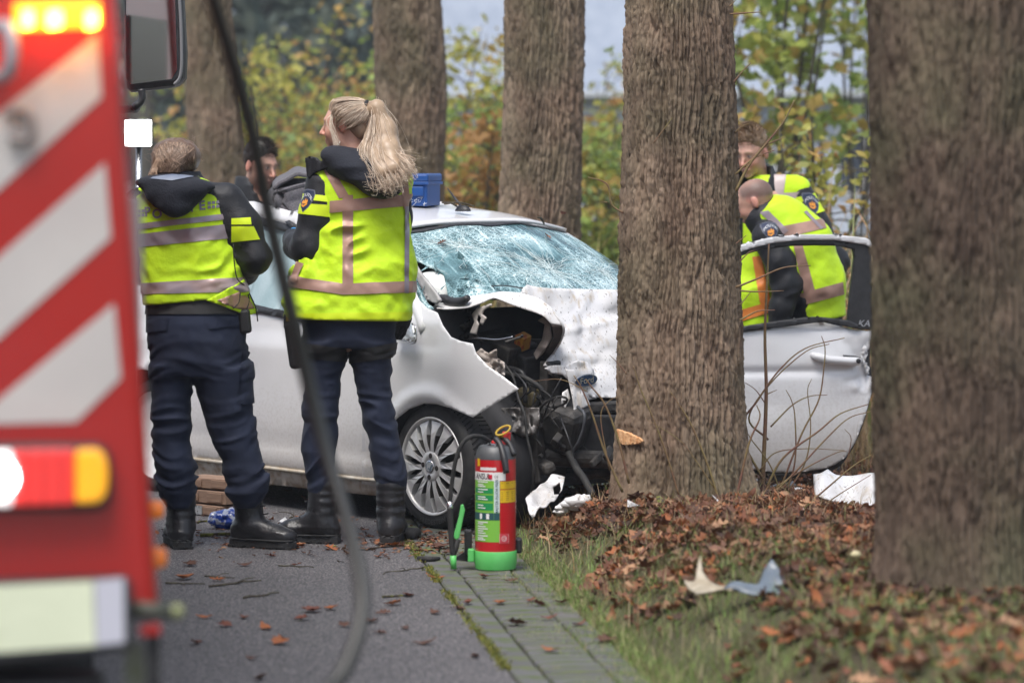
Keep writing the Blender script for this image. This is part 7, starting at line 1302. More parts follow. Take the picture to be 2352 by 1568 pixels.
hd.ell(q(848, 398, -0.12), (0.15, 0.075, 0.075), 0.04, Matrix.Rotation(R(17), 3, 'Y')); hd.ell(q(872, 424, -0.15), (0.085, 0.05, 0.05), 0.05, Matrix.Rotation(R(12), 3, 'Y')); hd.ell(q(800, 372, -0.08), (0.12, 0.07, 0.05), 0.04, Matrix.Rotation(R(20), 3, 'Y'))
hd.warp(lambda p: 0.006 * vnoise(p * [9, 9, 16]) + 0.005 * (1 - 2 * np.abs(vnoise(p * [6, 6, 18] + 4)))); mk('hood', hd.skin(), hoodm, blonde)
cl = patch([(703, 363), (716, 360), (727, 363), (738, 372), (758, 360), (786, 348), (800, 352), (775, 378), (745, 390), (722, 398), (712, 412), (706, 404)], 5, lambda u, v: np.array([q(a, b, -0.10 + 0.0012 * max(0, 760 - a) + 0.004 * math.sin(a * 0.3)) for a, b in zip(u, v)])); mk('collar', cl, jackm, blonde, thick=0.012)
# vest
ve = Field((foot[0] - 0.42, D - 0.32, 0.9), (foot[0] + 0.4, D + 0.36, 1.68), 0.0068)
vr = rowsD(D, [(740, 656, 944, 0.62), (700, 657, 947, 0.6), (653, 661, 951, 0.56), (620, 668, 950, 0.54), (590, 684, 945, 0.52), (560, 704, 938, 0.55), (520, 716, 937, 0.58), (480, 724, 939, 0.6), (440, 722, 944, 0.58), (412, 724, 948, 0.54), (396, 738, 946, 0.5), (382, 762, 930, 0.46), (372, 790, 905, 0.44)], 0.55)
ve.stack(vr, 0.02, p=2.4); ve.path([q(765, 402, 0.0), q(745, 412, 0.0), q(732, 424, 0.0)], [0.06, 0.06, 0.05], 0.03)
ve.cone(q(694, 470, 0.02), q(690, 570, 0.0), 0.095, 0.098, 0.012, op='s'); ve.warp(folds([(zk(600), 0.08), (zk(690), 0.05), (zk(520), 0.06)], 0.013, 9.0, (11, 11, 13), 0.55)); ve.cut(q(760, 731), (0.02, 0, 1)); ve.cut(q(820, 371), (0, 0, -1))
vev = ve.skin(); vest = mk('safety_vest', vev, hiv, blonde)
BANDS = [[(739, 384), (761, 380), (803, 452), (779, 456)], [(787, 448), (811, 448), (811, 672), (787, 672)], [(758, 462), (948, 445), (948, 472), (758, 489)], [(655, 631), (788, 652), (788, 677), (655, 657)], [(786, 652), (955, 645), (955, 671), (786, 677)], [(919, 405), (934, 405), (941, 480), (926, 480)], [(928, 474), (938, 474), (937, 672), (927, 672)], [(682, 600), (700, 606), (680, 650), (668, 645)]]
for k, poly in enumerate(BANDS): mk('reflective_band', polycut(vev, poly, 0.0025 + 0.0006 * k, [((0, D + 0.02, 0), (0, -1, 0))] if k in (0, 1, 5, 6) else []), tapeg if k == 6 else tape, vest)
mk('hem', polycut(vev, [(640, 720), (960, 716), (960, 760), (640, 760)], 0.002), sleeveband, vest)
for poly in ([(680, 443), (768, 452), (768, 466), (680, 456)], [(676, 466), (770, 472), (770, 500), (676, 490)]): mk('sleeve_band', polycut(jkv, poly, 0.003, [((0, D + 0.06, 0), (0, -1, 0))]), sleeveband, jac)
shield_badge(jac, jkv, q(714, 461, -0.02), np.array([0.93, -0.36, 0.0]), np.array([0.12, 0.0, 0.99]), 0.058)
# glove on the hanging hand
gl_ = Field((q(890, 0)[0], D - 0.12, 0.85), (q(965, 0)[0], D + 0.22, 1.06), 0.0045); hand_into(gl_, q(926, 694, 0.06), (-0.12, -0.15, -1), (0.6, -0.75, 0), 1.06, 0.45, -1); gl_.cone(q(930, 672, 0.07), q(926, 697, 0.06), 0.04, 0.036, 0.01); mk('glove', gl_.skin(), mat('black_glove', (0.01, 0.01, 0.011), 0.8, bump=0.002, bs=200), blonde)
mk('blue_glove', tube([q(672, 545, 0.26), q(676, 538, 0.27), q(684, 536, 0.28)], [0.025, 0.03, 0.024], 10, 10), mat('nitrile_blue', (0.02, 0.25, 0.6), 0.4), blonde)
hol = mk('holster', xf(box(0, 0, -0.05, 0.06, 0.09, 0.2), Matrix.Translation(q(672, 765, -0.02)) @ Matrix.Rotation(R(-8), 4, 'Y')), belt_m, blonde, smooth=False, bevel=0.018); mk('pistol_grip', xf(box(0, 0, 0, 0.045, 0.05, 0.07), Matrix.Translation(q(664, 738, -0.03))), jackm, hol, smooth=False, bevel=0.012); mk('yellow_tip', box(*q(663, 732, -0.058), 0.02, 0.008, 0.02), mat('taser_yellow', (0.6, 0.4, 0.02), 0.5), hol, smooth=False)
# hair: cap, then strands swept to the tie, then the ponytail
TIE = q(838, 245, -0.03); hl = HM
def onhead(a, e, r=1.0):
    """point on the scalp: azimuth a from the face, elevation e"""
    d = np.array([math.cos(e) * math.sin(a) * 0.074, math.cos(e) * math.cos(a) * 0.093, math.sin(e) * 0.083]) * r; return HC + HM @ ((np.array([0, -0.018, 0.035]) + d) * hs_)
cap = Field(HC - 0.16, HC + 0.17, 0.006); cap.ell(HC + HM @ (np.array([0, -0.026, 0.044]) * hs_), np.array([0.08, 0.095, 0.083]) * hs_, 0.01, HM); cap.ell(HC + HM @ (np.array([0.0, -0.075, -0.02]) * hs_), np.array([0.06, 0.045, 0.05]) * hs_, 0.03, HM)
cap.cut(HC + HM @ (np.array([0, 0.055, 0.0]) * hs_), HM @ np.array([0, -0.94, 0.34])); cap.cut(HC + HM @ (np.array([0, 0, -0.055]) * hs_), HM @ np.array([0, -0.6, 0.8]))
HB = np.array([(0.56, 0.44, 0.33), (0.68, 0.56, 0.44), (0.38, 0.28, 0.2), (0.76, 0.66, 0.54), (0.5, 0.39, 0.29)])
cv = cap.skin(); hair = mk('hair', cv, hairm, blonde, cols=np.tile((0.4, 0.29, 0.2), (len(cv[0]), 1)))
ps = []
for k in range(800):
    a = rng.uniform(-2.7, 2.7); e0 = rng.uniform(-0.15, 0.5) if abs(a) < 0.9 else rng.uniform(-0.75, 0.25); p0 = onhead(a, max(e0, 0.35 if abs(a) < 0.8 else -0.8), 1.05); pm1 = p0 * 0.62 + TIE * 0.38; c0 = HC + HM @ np.array([0, -0.02, 0.03]); v = pm1 - c0; pm1 = c0 + v / np.linalg.norm(v) * (0.098 + 0.006 * rng.random()); pm2 = p0 * 0.25 + TIE * 0.75; v = pm2 - c0; pm2 = c0 + v / np.linalg.norm(v) * max(0.1, np.linalg.norm(v))
    ps.append(([p0, pm1, pm2, TIE + rng.normal(size=3) * 0.006], rng.uniform(0.0008, 0.0016), HB[rng.integers(5)] * (1 + 0.12 * rng.normal())))
V, F, C = strands(ps, seg=14); mk('swept_hair', (V, F), hairm, hair, cols=np.clip(C, 0.02, 0.9))
ps = []
for k in range(1000):
    u_ = rng.random(); w_ = rng.normal() * 0.5; ex, ey = 948 - 95 * u_ ** 1.2 + rng.normal() * 6, 398 + 34 * math.sin(u_ * 2.6) - 14 * (1 - u_) + rng.normal() * 10
    p1 = q(858 + 12 * (1 - u_) + w_ * 4, 238 + 14 * u_ + rng.normal() * 3, -0.05 + w_ * 0.02); p2 = q(893 - 46 * u_ + rng.normal() * 4, 290 + 12 * u_, -0.06 + w_ * 0.045); p3 = q(915 - 85 * u_ + rng.normal() * 5, 345 + 3 * u_, -0.1 - 0.03 * u_ + w_ * 0.05); p4 = q(ex, ey, -0.20 + w_ * 0.03); wv = math.sin(u_ * 23) * 6; p35 = q((915 - 85 * u_ + ex) / 2 + wv, (348 + ey) / 2, -0.17 + w_ * 0.04); p5 = q(ex - 6 + wv * 0.6 + rng.normal() * 6, ey + 8 * rng.random() - 6 * (k % 3 == 0), -0.2 + w_ * 0.03)
    ps.append(([TIE + rng.normal(size=3) * 0.007, p1, p2, p3, p35, p4, p5], rng.uniform(0.0008, 0.0018), HB[rng.integers(5)] * (1 + 0.12 * rng.normal()) * 1.08))
for k in range(60):     # stray wisps
    s0 = ps[rng.integers(100, 600)][0]; ps.append(([s0[1] + rng.normal(size=3) * 0.01, s0[2] + rng.normal(size=3) * 0.022, s0[3] + rng.normal(size=3) * 0.025, s0[4] + rng.normal(size=3) * 0.045], 0.0006, HB[3]))
for k in range(26):     # strands in front of the ear and along the neck
    a0 = onhead(-1.05 + 0.25 * rng.random(), 0.15 + 0.2 * rng.random(), 1.06); ps.append(([a0, q(760 + rng.normal() * 4, 290 + rng.normal() * 6, -0.07), q(770 + rng.normal() * 5, 322, -0.075), q(773 + rng.normal() * 4, 350 + rng.normal() * 8, -0.08)], 0.0009, HB[3]))
V, F, C = strands(ps, seg=18); mk('ponytail', (V, F), hairm, hair, cols=np.clip(C, 0.02, 0.92))
core_t = Field(q(790, 440, -0.32), q(970, 215, 0.1), 0.008); core_t.path([TIE, q(866, 250, -0.05), q(884, 300, -0.06), q(890, 345, -0.1), q(905, 385, -0.18)], [0.014, 0.03, 0.045, 0.05, 0.035], 0.03); core_t.path([q(872, 310, -0.05), q(845, 345, -0.12), q(880, 395, -0.18)], [0.03, 0.028, 0.035], 0.03); core_t.warp(lambda p: 0.005 * vnoise(p * [40, 40, 8])); cv2 = core_t.skin(); mk('ponytail_core', cv2, hairm, hair, cols=np.tile((0.42, 0.31, 0.21), (len(cv2[0]), 1)))
mk('hair_tie', tube([TIE + np.array([0.018 * math.cos(t_) * 0.5, 0.02 * math.sin(t_), 0.02 * math.cos(t_)]) for t_ in np.linspace(0, 6.28, 16)], 0.0085, 8), belt_m, hair)
mk('earring', join(*[tube([q(781 - 1.6 * k, 325 + 3.2 * k, -0.085), q(780 - 1.6 * k, 327 + 3.2 * k, -0.085)], 0.0026, 6) for k in range(8)]), mat('pearl', (0.75, 0.7, 0.6), 0.25), blonde, kind='stuff')

# ---------------------------------------------------------------- brown haired officer with the lettered vest
D = 14.2; q = lambda px, py, dy=0.0: P3(px, py, D + dy); zk = lambda py: CH - D * (py - CY) / CF
HC = q(403, 383, 0.05); HM = frame((0.35, 0.8, -0.55)); hs_ = 0.93; foot = np.array([q(480, 1250)[0], D, 0.0])
core = body_core((foot[0] - 0.5, D - 0.3, 0.03), (foot[0] + 0.42, D + 0.42, 1.8), 0.0066, HC, HM, hs_, [(q(415, 470), 0.08), (q(420, 560), 0.085), (q(440, 680), 0.09), (q(450, 780), 0.09)],
    [[(q(530, 465), 0.05), (q(588, 585), 0.042), (q(540, 640, 0.24), 0.03)], [(q(318, 470), 0.05), (q(300, 585), 0.042), (q(340, 630, 0.24), 0.03)], [(q(400, 840), 0.07), (q(396, 980), 0.05), (q(407, 1140, 0.02), 0.034), (q(415, 1205, 0.02), 0.034)], [(q(508, 840), 0.07), (q(530, 980), 0.05), (q(564, 1110, 0.02), 0.034), (q(573, 1185, 0.04), 0.034)]],
    [(q(540, 640, 0.24), (-0.6, 0.8, 0.1), (0.5, 0.2, 0.8), 0.95, 0.8, 1), (q(340, 630, 0.24), (0.5, 0.8, 0.1), (-0.5, 0.2, 0.8), 0.95, 0.8, -1)])
wom = mk('person', core, skinm, loc=tuple(foot), cols=face_cols(core[0], HC, HM, hs_), label='person with tied brown hair in yellow vest lettered across the back beside the fire engine', cat='person')
tr = Field((foot[0] - 0.36, D - 0.3, 0.15), (foot[0] + 0.36, D + 0.3, 1.1), 0.0066)
tr.stack(rowsD(D, [(672, 340, 556, 0.55), (700, 338, 560, 0.6), (740, 337, 563, 0.68), (780, 339, 566, 0.72), (830, 343, 571, 0.68), (862, 346, 574, 0.6)], 0.7), 0.03)
tr.stack(rowsD(D, [(840, 345, 446, 1.3), (880, 346, 442, 1.15), (930, 348, 440, 1.1), (979, 349, 443, 1.1), (1011, 350, 436, 1.1), (1063, 354, 449, 1.1), (1100, 358, 452, 1.1), (1132, 364, 449, 1.1), (1168, 384, 442, 1.1)], 1.1), 0.03)
tr.stack(rowsD(D, [(840, 446, 574, 1.15), (882, 447, 577, 1.05), (930, 459, 581, 1.0), (979, 474, 588, 1.0), (1015, 487, 593, 1.0), (1051, 507, 602, 1.05), (1092, 513, 617, 0.95), (1128, 520, 616, 0.95), (1150, 533, 602, 1.0), (1164, 546, 590, 1.05)], 1.0), 0.03)
tr.warp(folds([(zk(940), 0.08), (zk(1100), 0.1), (zk(840), 0.06)], 0.013, 12.0, (5, 5, 23), 0.45)); trv = tr.skin(); trs = mk('trousers', trv, navy, wom)
mk('belt', polycut(trv, [(320, 690), (580, 690), (580, 722), (320, 722)], 0.006), belt_m, trs)
for poly in ([(338, 724), (388, 728), (384, 758), (338, 764)], [(468, 730), (546, 726), (545, 748), (478, 756)]): mk('pocket_flap', polycut(trv, poly, 0.006, [((0, D, 0), (0, -1, 0))]), navy, trs)
mk('cargo_pocket', polycut(trv, [(556, 800), (590, 820), (592, 925), (548, 930), (552, 850)], 0.010, [((0, D + 0.05, 0), (0, -1, 0))]), navy, trs)
boots(wom, q(415, 1205, 0.02)[:2], (-0.25, 1), 0.23, 0.058); boots(wom, q(573, 1180, 0.04)[:2], (0.95, -0.42), 0.23, 0.058, 1.0)
jk = Field((foot[0] - 0.5, D - 0.32, 0.9), (foot[0] + 0.4, D + 0.42, 1.66), 0.0068)
jk.stack(rowsD(D, [(700, 335, 560, 0.55), (600, 325, 540, 0.58), (500, 315, 528, 0.62), (445, 312, 520, 0.55), (425, 335, 498, 0.5), (405, 362, 458, 0.6)], 0.58), 0.03, p=2.3)
jk.path([q(520, 462), q(556, 520, -0.01), q(586, 592, -0.02), q(560, 622, 0.12), q(536, 640, 0.23)], [0.078, 0.076, 0.062, 0.056, 0.046], 0.035); jk.path([q(322, 470), q(305, 530), q(298, 590), q(338, 632, 0.22)], [0.07, 0.07, 0.06, 0.046], 0.035)
jk.warp(folds([(zk(580), 0.06), (zk(480), 0.05)], 0.006, 15.0, (9, 9, 18), 0.25)); jkv = jk.skin(); jac = mk('jacket', jkv, jackm, wom)
for poly in ([(532, 502), (575, 500), (577, 516), (532, 516)], [(532, 520), (582, 520), (596, 550), (532, 556)]): mk('sleeve_band', polycut(jkv, poly, 0.003, [((0, D + 0.06, 0), (0, -1, 0))]), sleeveband, jac)
ve = Field((foot[0] - 0.42, D - 0.34, 0.95), (foot[0] + 0.34, D + 0.34, 1.6), 0.0068)
ve.stack(rowsD(D, [(722, 333, 574, 0.6), (690, 326, 573, 0.6), (660, 320, 566, 0.56), (630, 318, 556, 0.57), (600, 316, 546, 0.58), (560, 309, 538, 0.6), (520, 304, 534, 0.62), (480, 302, 530, 0.62), (450, 304, 524, 0.56), (432, 318, 510, 0.5), (415, 345, 480, 0.48), (404, 365, 455, 0.45)], 0.58), 0.02, p=2.4)
ve.cone(q(566, 470, 0.02), q(566, 580, 0.02), 0.068, 0.068, 0.01, op='s'); ve.warp(folds([(zk(640), 0.06), (zk(560), 0.06)], 0.013, 21.0, (8, 9, 16), 0.55)); ve.cut(q(440, 690), (-0.10, 0, 1)); ve.cut(q(420, 404), (0, 0, -1))
vev = ve.skin(); vest = mk('safety_vest', vev, hiv, wom)
for k, poly in enumerate([[(290, 517), (545, 488), (545, 501), (290, 530)], [(290, 541), (545, 512), (545, 546), (290, 570)], [(300, 652), (575, 636), (575, 670), (300, 676)]]): mk('reflective_band', polycut(vev, poly, 0.003), tapeg, vest)
tail = patch([(474, 690), (500, 676), (545, 652), (560, 642), (575, 680), (590, 712), (588, 720), (566, 724), (545, 716), (510, 702)], 5, lambda u, v: np.array([q(a, b, -0.155 + 0.003 * max(0, a - 520) + 0.006 * math.sin(a * 0.25)) for a, b in zip(u, v)])); mk('vest_tail', tail, hiv, vest, thick=0.006); mk('tail_band', patch([(498, 690), (556, 668), (574, 690), (585, 708), (560, 712), (535, 706)], 5, lambda u, v: np.array([q(a, b, -0.164 + 0.003 * max(0, a - 520) + 0.006 * math.sin(a * 0.25)) for a, b in zip(u, v)])), tape, vest, thick=0.002)
for pts in ([(536, 560), (538, 600), (545, 640), (565, 660), (585, 700), (590, 722), (592, 738)], [(568, 665), (572, 690), (566, 712)], [(552, 672), (548, 695), (536, 708)]): mk('cord', tube([q(a, b, -0.17 + 0.003 * max(0, a - 520)) for a, b in pts], 0.0028, 5, 30), belt_m, vest)
vb = bvh_of(vev); up_ = np.array([0.0, 0, 1]); exv = np.array([0.993, 0.0, 0.117])
ink = mat('vest_print', (0.22, 0.2, 0.26), 0.5)
def vprint(T, px, py, name='lettering'): return mk(name, wrap(T, q(px, py), exv, np.array([-0.117, 0, 0.993]), vb, 0.0035), ink, vest, smooth=False)
for ch, px, py in (('P', 345, 486), ('O', 368, 491), ('L', 391, 482), ('I', 408, 480), ('T', 426, 478), ('I', 447, 476), ('E', 470, 472)): vprint(fine2(text_mesh(ch, 0.052, 0.0016), 0.02), px, py)
for j in range(4):
    for i in range(2):
        if (i + j) % 1 == 0:
            for x0, y0 in ((307, 492), (486, 471)): vprint(fine2((np.array([(-0.0065, -0.006), (0.0065, -0.006), (0.0065, 0.006), (-0.0065, 0.006)]), [(0, 1, 2, 3)]), 0.02), x0 + j * 9.2, y0 - j * 1.1 + (-5.2 if i else 4.2), 'print_block')
hd = Field((foot[0] - 0.45, D - 0.36, 1.36), (foot[0] + 0.3, D + 0.3, 1.68), 0.0068)
hd.ell(q(403, 425, -0.10), (0.165, 0.085, 0.04), 0.03, Matrix.Rotation(R(3), 3, 'Y')); hd.ell(q(402, 448, -0.15), (0.12, 0.055, 0.06), 0.05); hd.ell(q(404, 474, -0.165), (0.055, 0.04, 0.045), 0.05)
hd.stack([(q(0, 425)[2], q(402, 0)[0], D + 0.03, 0.135, 0.12), (q(0, 405)[2], q(400, 0)[0], D + 0.03, 0.115, 0.105), (q(0, 392)[2], q(400, 0)[0], D + 0.03, 0.105, 0.1)], 0.03); hd.stack([(q(0, 424)[2], q(402, 0)[0], D + 0.05, 0.08, 0.09), (q(0, 380)[2], q(402, 0)[0], D + 0.05, 0.09, 0.09)], 0.01, 's')
hd.warp(lambda p: 0.005 * vnoise(p * [9, 9, 16]) + 0.004 * (1 - 2 * np.abs(vnoise(p * [6, 6, 18] + 4)))); hv = hd.skin(); hood = mk('hood', hv, hoodm, wom)
mk('hood_lining', polycut(hv, [(322, 424), (352, 408), (395, 402), (440, 405), (466, 416), (440, 420), (395, 416), (350, 424)], 0.004, [((0, D - 0.02, 0), (0, -1, 0))]), lining, hood)
HB2 = np.array([(0.16, 0.1, 0.065), (0.24, 0.16, 0.11), (0.34, 0.24, 0.17), (0.12, 0.075, 0.05)])
cap = Field(HC - 0.2, HC + 0.2, 0.0065); cap.ell(q(404, 362, 0.03), (0.103, 0.115, 0.082), 0.01); cap.ell(q(385, 388, -0.04), (0.065, 0.05, 0.06), 0.03); cap.warp(lambda p: 0.006 * vnoise(p * [60, 60, 9])); cv = cap.skin(); hair = mk('hair', cv, hairm, wom, cols=np.tile((0.15, 0.095, 0.065), (len(cv[0]), 1)))
ps = []; cvb = bvh_of(cv)
def oncap(px, py, off):
    d_ = Vector(ray(px, py)).normalized(); h = cvb.ray_cast(Vector(CAMP), d_)
    return np.array(h[0] if h[0] is not None else q(px, py, -0.03)) - np.array(d_) * off
for k in range(620):
    sx_ = rng.uniform(-1, 1); top_ = (402 + 46 * sx_, 326 + 16 * sx_ ** 2 + 8 * rng.random()); ex = 352 + 100 * rng.random() ** 1.3; pts = []
    for t_ in (0, 0.25, 0.5, 0.75, 1.0): x_ = top_[0] + (ex - top_[0]) * t_ ** 1.3; y_ = top_[1] + (396 - 8 * (ex > 420) - top_[1]) * t_; pts.append(oncap(x_ + rng.normal() * 1.2, y_, 0.002 + 0.005 * rng.random()))
    ps.append((pts, rng.uniform(0.0011, 0.0023), HB2[rng.integers(4)] * (1 + 0.15 * rng.normal())))
for k in range(70):
    u_ = rng.random(); ps.append(([oncap(372 + 10 * u_, 336 + 6 * u_, 0.004), oncap(360 + 10 * u_, 362, 0.006), q(346 + 14 * u_ + rng.normal() * 2, 388, -0.09), q(338 + 24 * u_ + rng.normal() * 4, 404 + rng.normal() * 4, -0.12)], 0.0012, HB2[rng.integers(1, 3)] * 1.2))
for k in range(50): a_ = rng.random() * 3.14; c_ = q(402 + 58 * math.cos(a_), 368 - 44 * math.sin(a_), 0.02); ps.append(([c_, c_ + rng.normal(size=3) * 0.015, c_ + rng.normal(size=3) * 0.03], 0.0006, HB2[2]))
V, F, C = strands(ps, seg=14); mk('loose_hair', (V, F), hairm, hair, cols=np.clip(C, 0.02, 0.9))
mk('radio_pouch', xf(box(0, 0, 0, 0.05, 0.05, 0.1), Matrix.Translation(q(562, 738, -0.04)) @ Matrix.Rotation(R(-6), 4, 'Y')), belt_m, wom, smooth=False, bevel=0.012)

# ---------------------------------------------------------------- dark haired man behind the car
D = 18.4; q = lambda px, py, dy=0.0: P3(px, py, D + dy); HC = q(598, 383); HM = frame((0.72, -0.66, -0.22)); hs_ = 0.98; foot = np.array([q(600, 0)[0], D, 0.0])
core = body_core((foot[0] - 0.45, D - 0.4, 0.03), (foot[0] + 0.45, D + 0.35, 1.8), 0.0075, HC, HM, hs_, [(q(596, 500), 0.12), (q(596, 600), 0.13), (q(596, 700), 0.13), (q(596, 790), 0.12)], [[(q(540, 500), 0.055), (q(525, 620), 0.045), (q(560, 690, -0.25), 0.032)], [(q(660, 500), 0.055), (q(675, 620), 0.045), (q(650, 690, -0.25), 0.032)], [(q(560, 800), 0.09), (q(555, 930), 0.06), (q(552, 1035), 0.045)], [(q(636, 800), 0.09), (q(640, 930), 0.06), (q(645, 1035), 0.045)]], [(q(560, 690, -0.25), (0.3, -1, -0.3), (0, 0, 1), 1.0, 0.6, 1), (q(650, 690, -0.25), (-0.3, -1, -0.3), (0, 0, 1), 1.0, 0.6, -1)])
mn = mk('person', core, skinm, loc=tuple(foot), cols=face_cols(core[0], HC, HM, hs_, (0.06, 0.04, 0.03), 0.35), label='person with short dark hair and dark jacket looking down behind the car', cat='person')
jk = Field((foot[0] - 0.45, D - 0.4, 0.8), (foot[0] + 0.45, D + 0.3, 1.62), 0.0085)
jk.stack(rowsD(D, [(760, 530, 664, 0.6), (640, 528, 668, 0.6), (540, 524, 680, 0.55), (500, 524, 690, 0.5), (470, 535, 680, 0.5), (448, 560, 650, 0.6)], 0.55), 0.03); jk.path([q(540, 490), q(522, 620), q(560, 690, -0.24)], [0.075, 0.06, 0.045], 0.03); jk.path([q(668, 490), q(682, 620), q(650, 690, -0.24)], [0.075, 0.06, 0.045], 0.03)
jk.stack([(q(0, 470)[2], foot[0] - 0.01, D, 0.14, 0.135), (q(0, 425)[2], foot[0] - 0.02, D, 0.125, 0.125), (q(0, 405)[2], foot[0] - 0.02, D + 0.01, 0.118, 0.118)], 0.03); jk.stack([(q(0, 468)[2], foot[0], D - 0.03, 0.075, 0.09), (q(0, 395)[2], foot[0] + 0.005, D - 0.03, 0.09, 0.1)], 0.01, 's'); jk.ell(q(612, 440, -0.16), (0.04, 0.08, 0.06), 0.02, None, 's'); jk.warp(folds([(zk(500), 0.08)], 0.006, 3.0)); mk('jacket', jk.skin(), jackm, mn)
tr = Field((foot[0] - 0.28, D - 0.25, 0.05), (foot[0] + 0.28, D + 0.25, 0.95), 0.012); tr.stack([(0.5, foot[0], D, 0.15, 0.12), (0.9, foot[0], D, 0.16, 0.12)], 0.03); tr.cone((foot[0] - 0.09, D, 0.75), (foot[0] - 0.11, D, 0.12), 0.095, 0.065, 0.02); tr.cone((foot[0] + 0.09, D, 0.75), (foot[0] + 0.11, D, 0.12), 0.095, 0.065, 0.02); mk('trousers', tr.skin(), navy, mn); boots(mn, (foot[0] - 0.11, D), (-0.2, -1), 0.16); boots(mn, (foot[0] + 0.11, D), (0.2, -1), 0.16)
def short_hair(parent, HC, HM, hs_, colr, n, length, top=0.03, back=0.0, hairline=0.05, sides=True):
    cap = Field(HC - 0.17, HC + 0.18, 0.0062); cap.ell(HC + HM @ (np.array([0, -0.022, 0.042 + top * 0.3]) * hs_), np.array([0.0785, 0.096, 0.084 + top * 0.4]) * hs_, 0.01, HM); cap.cut(HC + HM @ (np.array([0, hairline, 0.06]) * hs_), HM @ np.array([0, -0.9, 0.44])); cap.cut(HC + HM @ (np.array([0, -0.02, -0.035]) * hs_), HM @ np.array([0, -0.75, 0.66])); cap.warp(lambda p: 0.004 * vnoise(p * 45)); cv = cap.skin(); h = mk('hair', cv, hairm, parent, cols=np.tile(colr[0], (len(cv[0]), 1))); ps = []
    for k in range(n):
        a = rng.uniform(-3.1, 3.1); e = rng.uniform(0.25, 1.5) if abs(a) < 1.2 else rng.uniform(-0.35, 1.4); d = np.array([math.cos(e) * math.sin(a) * 0.076, math.cos(e) * math.cos(a) * 0.094, math.sin(e) * (0.085 + top * 0.4)]); p = HC + HM @ ((np.array([0, -0.02, 0.04]) + d) * hs_)
        if d[1] > hairline + 0.055 and e < 0.55: continue
        nrm = HM @ (d / np.linalg.norm(d)); l_ = length * (0.35 + 0.65 * max(0, math.sin(e))); sw = HM @ np.array([0.4 * rng.normal(), 0.7, 0.15]); ps.append(([p - nrm * 0.004, p + nrm * l_ * 0.5 + sw * l_ * 0.25, p + nrm * l_ * 0.7 + sw * l_ * 0.8], 0.0016, np.array(colr[rng.integers(len(colr))]) * (1 + 0.15 * rng.normal())))
    V, F, C = strands(ps, seg=6); mk('hair_strands', (V, F), hairm, h, cols=np.clip(C, 0.01, 0.9)); return h
short_hair(mn, HC, HM, hs_, [(0.03, 0.02, 0.015), (0.05, 0.033, 0.024), (0.02, 0.014, 0.011)], 700, 0.035, 0.04)

# ---------------------------------------------------------------- tall fair haired officer behind the open door
D = 17.7; q = lambda px, py, dy=0.0: P3(px, py, D + dy); zk = lambda py: CH - D * (py - CY) / CF; HC = q(1727, 354); HM = frame((-0.52, -0.8, -0.28)); hs_ = 0.98; foot = np.array([q(1775, 0)[0], D, 0.0]); gz = float(hgt(foot[0], D))
core = body_core((foot[0] - 0.45, D - 0.4, gz), (foot[0] + 0.5, D + 0.35, 1.85), 0.0075, HC, HM, hs_, [(q(1765, 470), 0.12), (q(1775, 580), 0.13), (q(1780, 700), 0.13), (q(1780, 800), 0.12)], [[(q(1830, 455), 0.055), (q(1915, 600), 0.045), (q(1885, 700, -0.2), 0.032)], [(q(1700, 470), 0.055), (q(1680, 600), 0.045), (q(1700, 700, -0.25), 0.032)], [(q(1745, 800), 0.09), (q(1740, 930), 0.06), (q(1738, 1040), 0.045)], [(q(1820, 800), 0.09), (q(1826, 930), 0.06), (q(1830, 1040), 0.045)]], [(q(1885, 700, -0.2), (-0.4, -0.6, -0.8), (0.8, 0, 0.2), 1.0, 0.6, 1), (q(1700, 700, -0.25), (0.3, -0.6, -0.8), (-0.8, 0, 0.2), 1.0, 0.6, -1)])
tall = mk('person', core, skinm, loc=tuple(foot), cols=face_cols(core[0], HC, HM, hs_, (0.25, 0.17, 0.1)), label='tall person with tousled fair hair and police arm badge behind the open door', cat='person')
short_hair(tall, HC, HM, hs_, [(0.3, 0.2, 0.12), (0.42, 0.31, 0.2), (0.22, 0.14, 0.09)], 800, 0.045, 0.045)
jk = Field((foot[0] - 0.5, D - 0.42, 0.72), (foot[0] + 0.52, D + 0.32, 1.66), 0.008)
jk.stack(rowsD(D, [(780, 1712, 1848, 0.6), (640, 1706, 1850, 0.6), (540, 1698, 1852, 0.55), (470, 1692, 1850, 0.5), (440, 1698, 1842, 0.5), (415, 1716, 1812, 0.55)], 0.55), 0.03); jk.path([q(1832, 448), q(1872, 520, -0.02), q(1918, 602, -0.02), q(1904, 660, -0.1), q(1886, 705, -0.19)], [0.082, 0.076, 0.068, 0.058, 0.046], 0.035); jk.path([q(1702, 460), q(1680, 600), q(1700, 700, -0.24)], [0.075, 0.06, 0.045], 0.03)
jk.stack([(q(0, 440)[2], q(1748, 0)[0], D, 0.12, 0.115), (q(0, 405)[2], q(1738, 0)[0], D, 0.105, 0.1), (q(0, 380)[2], q(1732, 0)[0], D + 0.02, 0.10, 0.095)], 0.03); jk.stack([(q(0, 438)[2], q(1738, 0)[0], D - 0.02, 0.08, 0.085), (q(0, 372)[2], q(1725, 0)[0], D - 0.03, 0.092, 0.1)], 0.01, 's'); jk.warp(folds([(zk(600), 0.08)], 0.009, 31.0, (9, 9, 17), 0.3)); jkv = jk.skin(); jac = mk('jacket', jkv, jackm, tall)
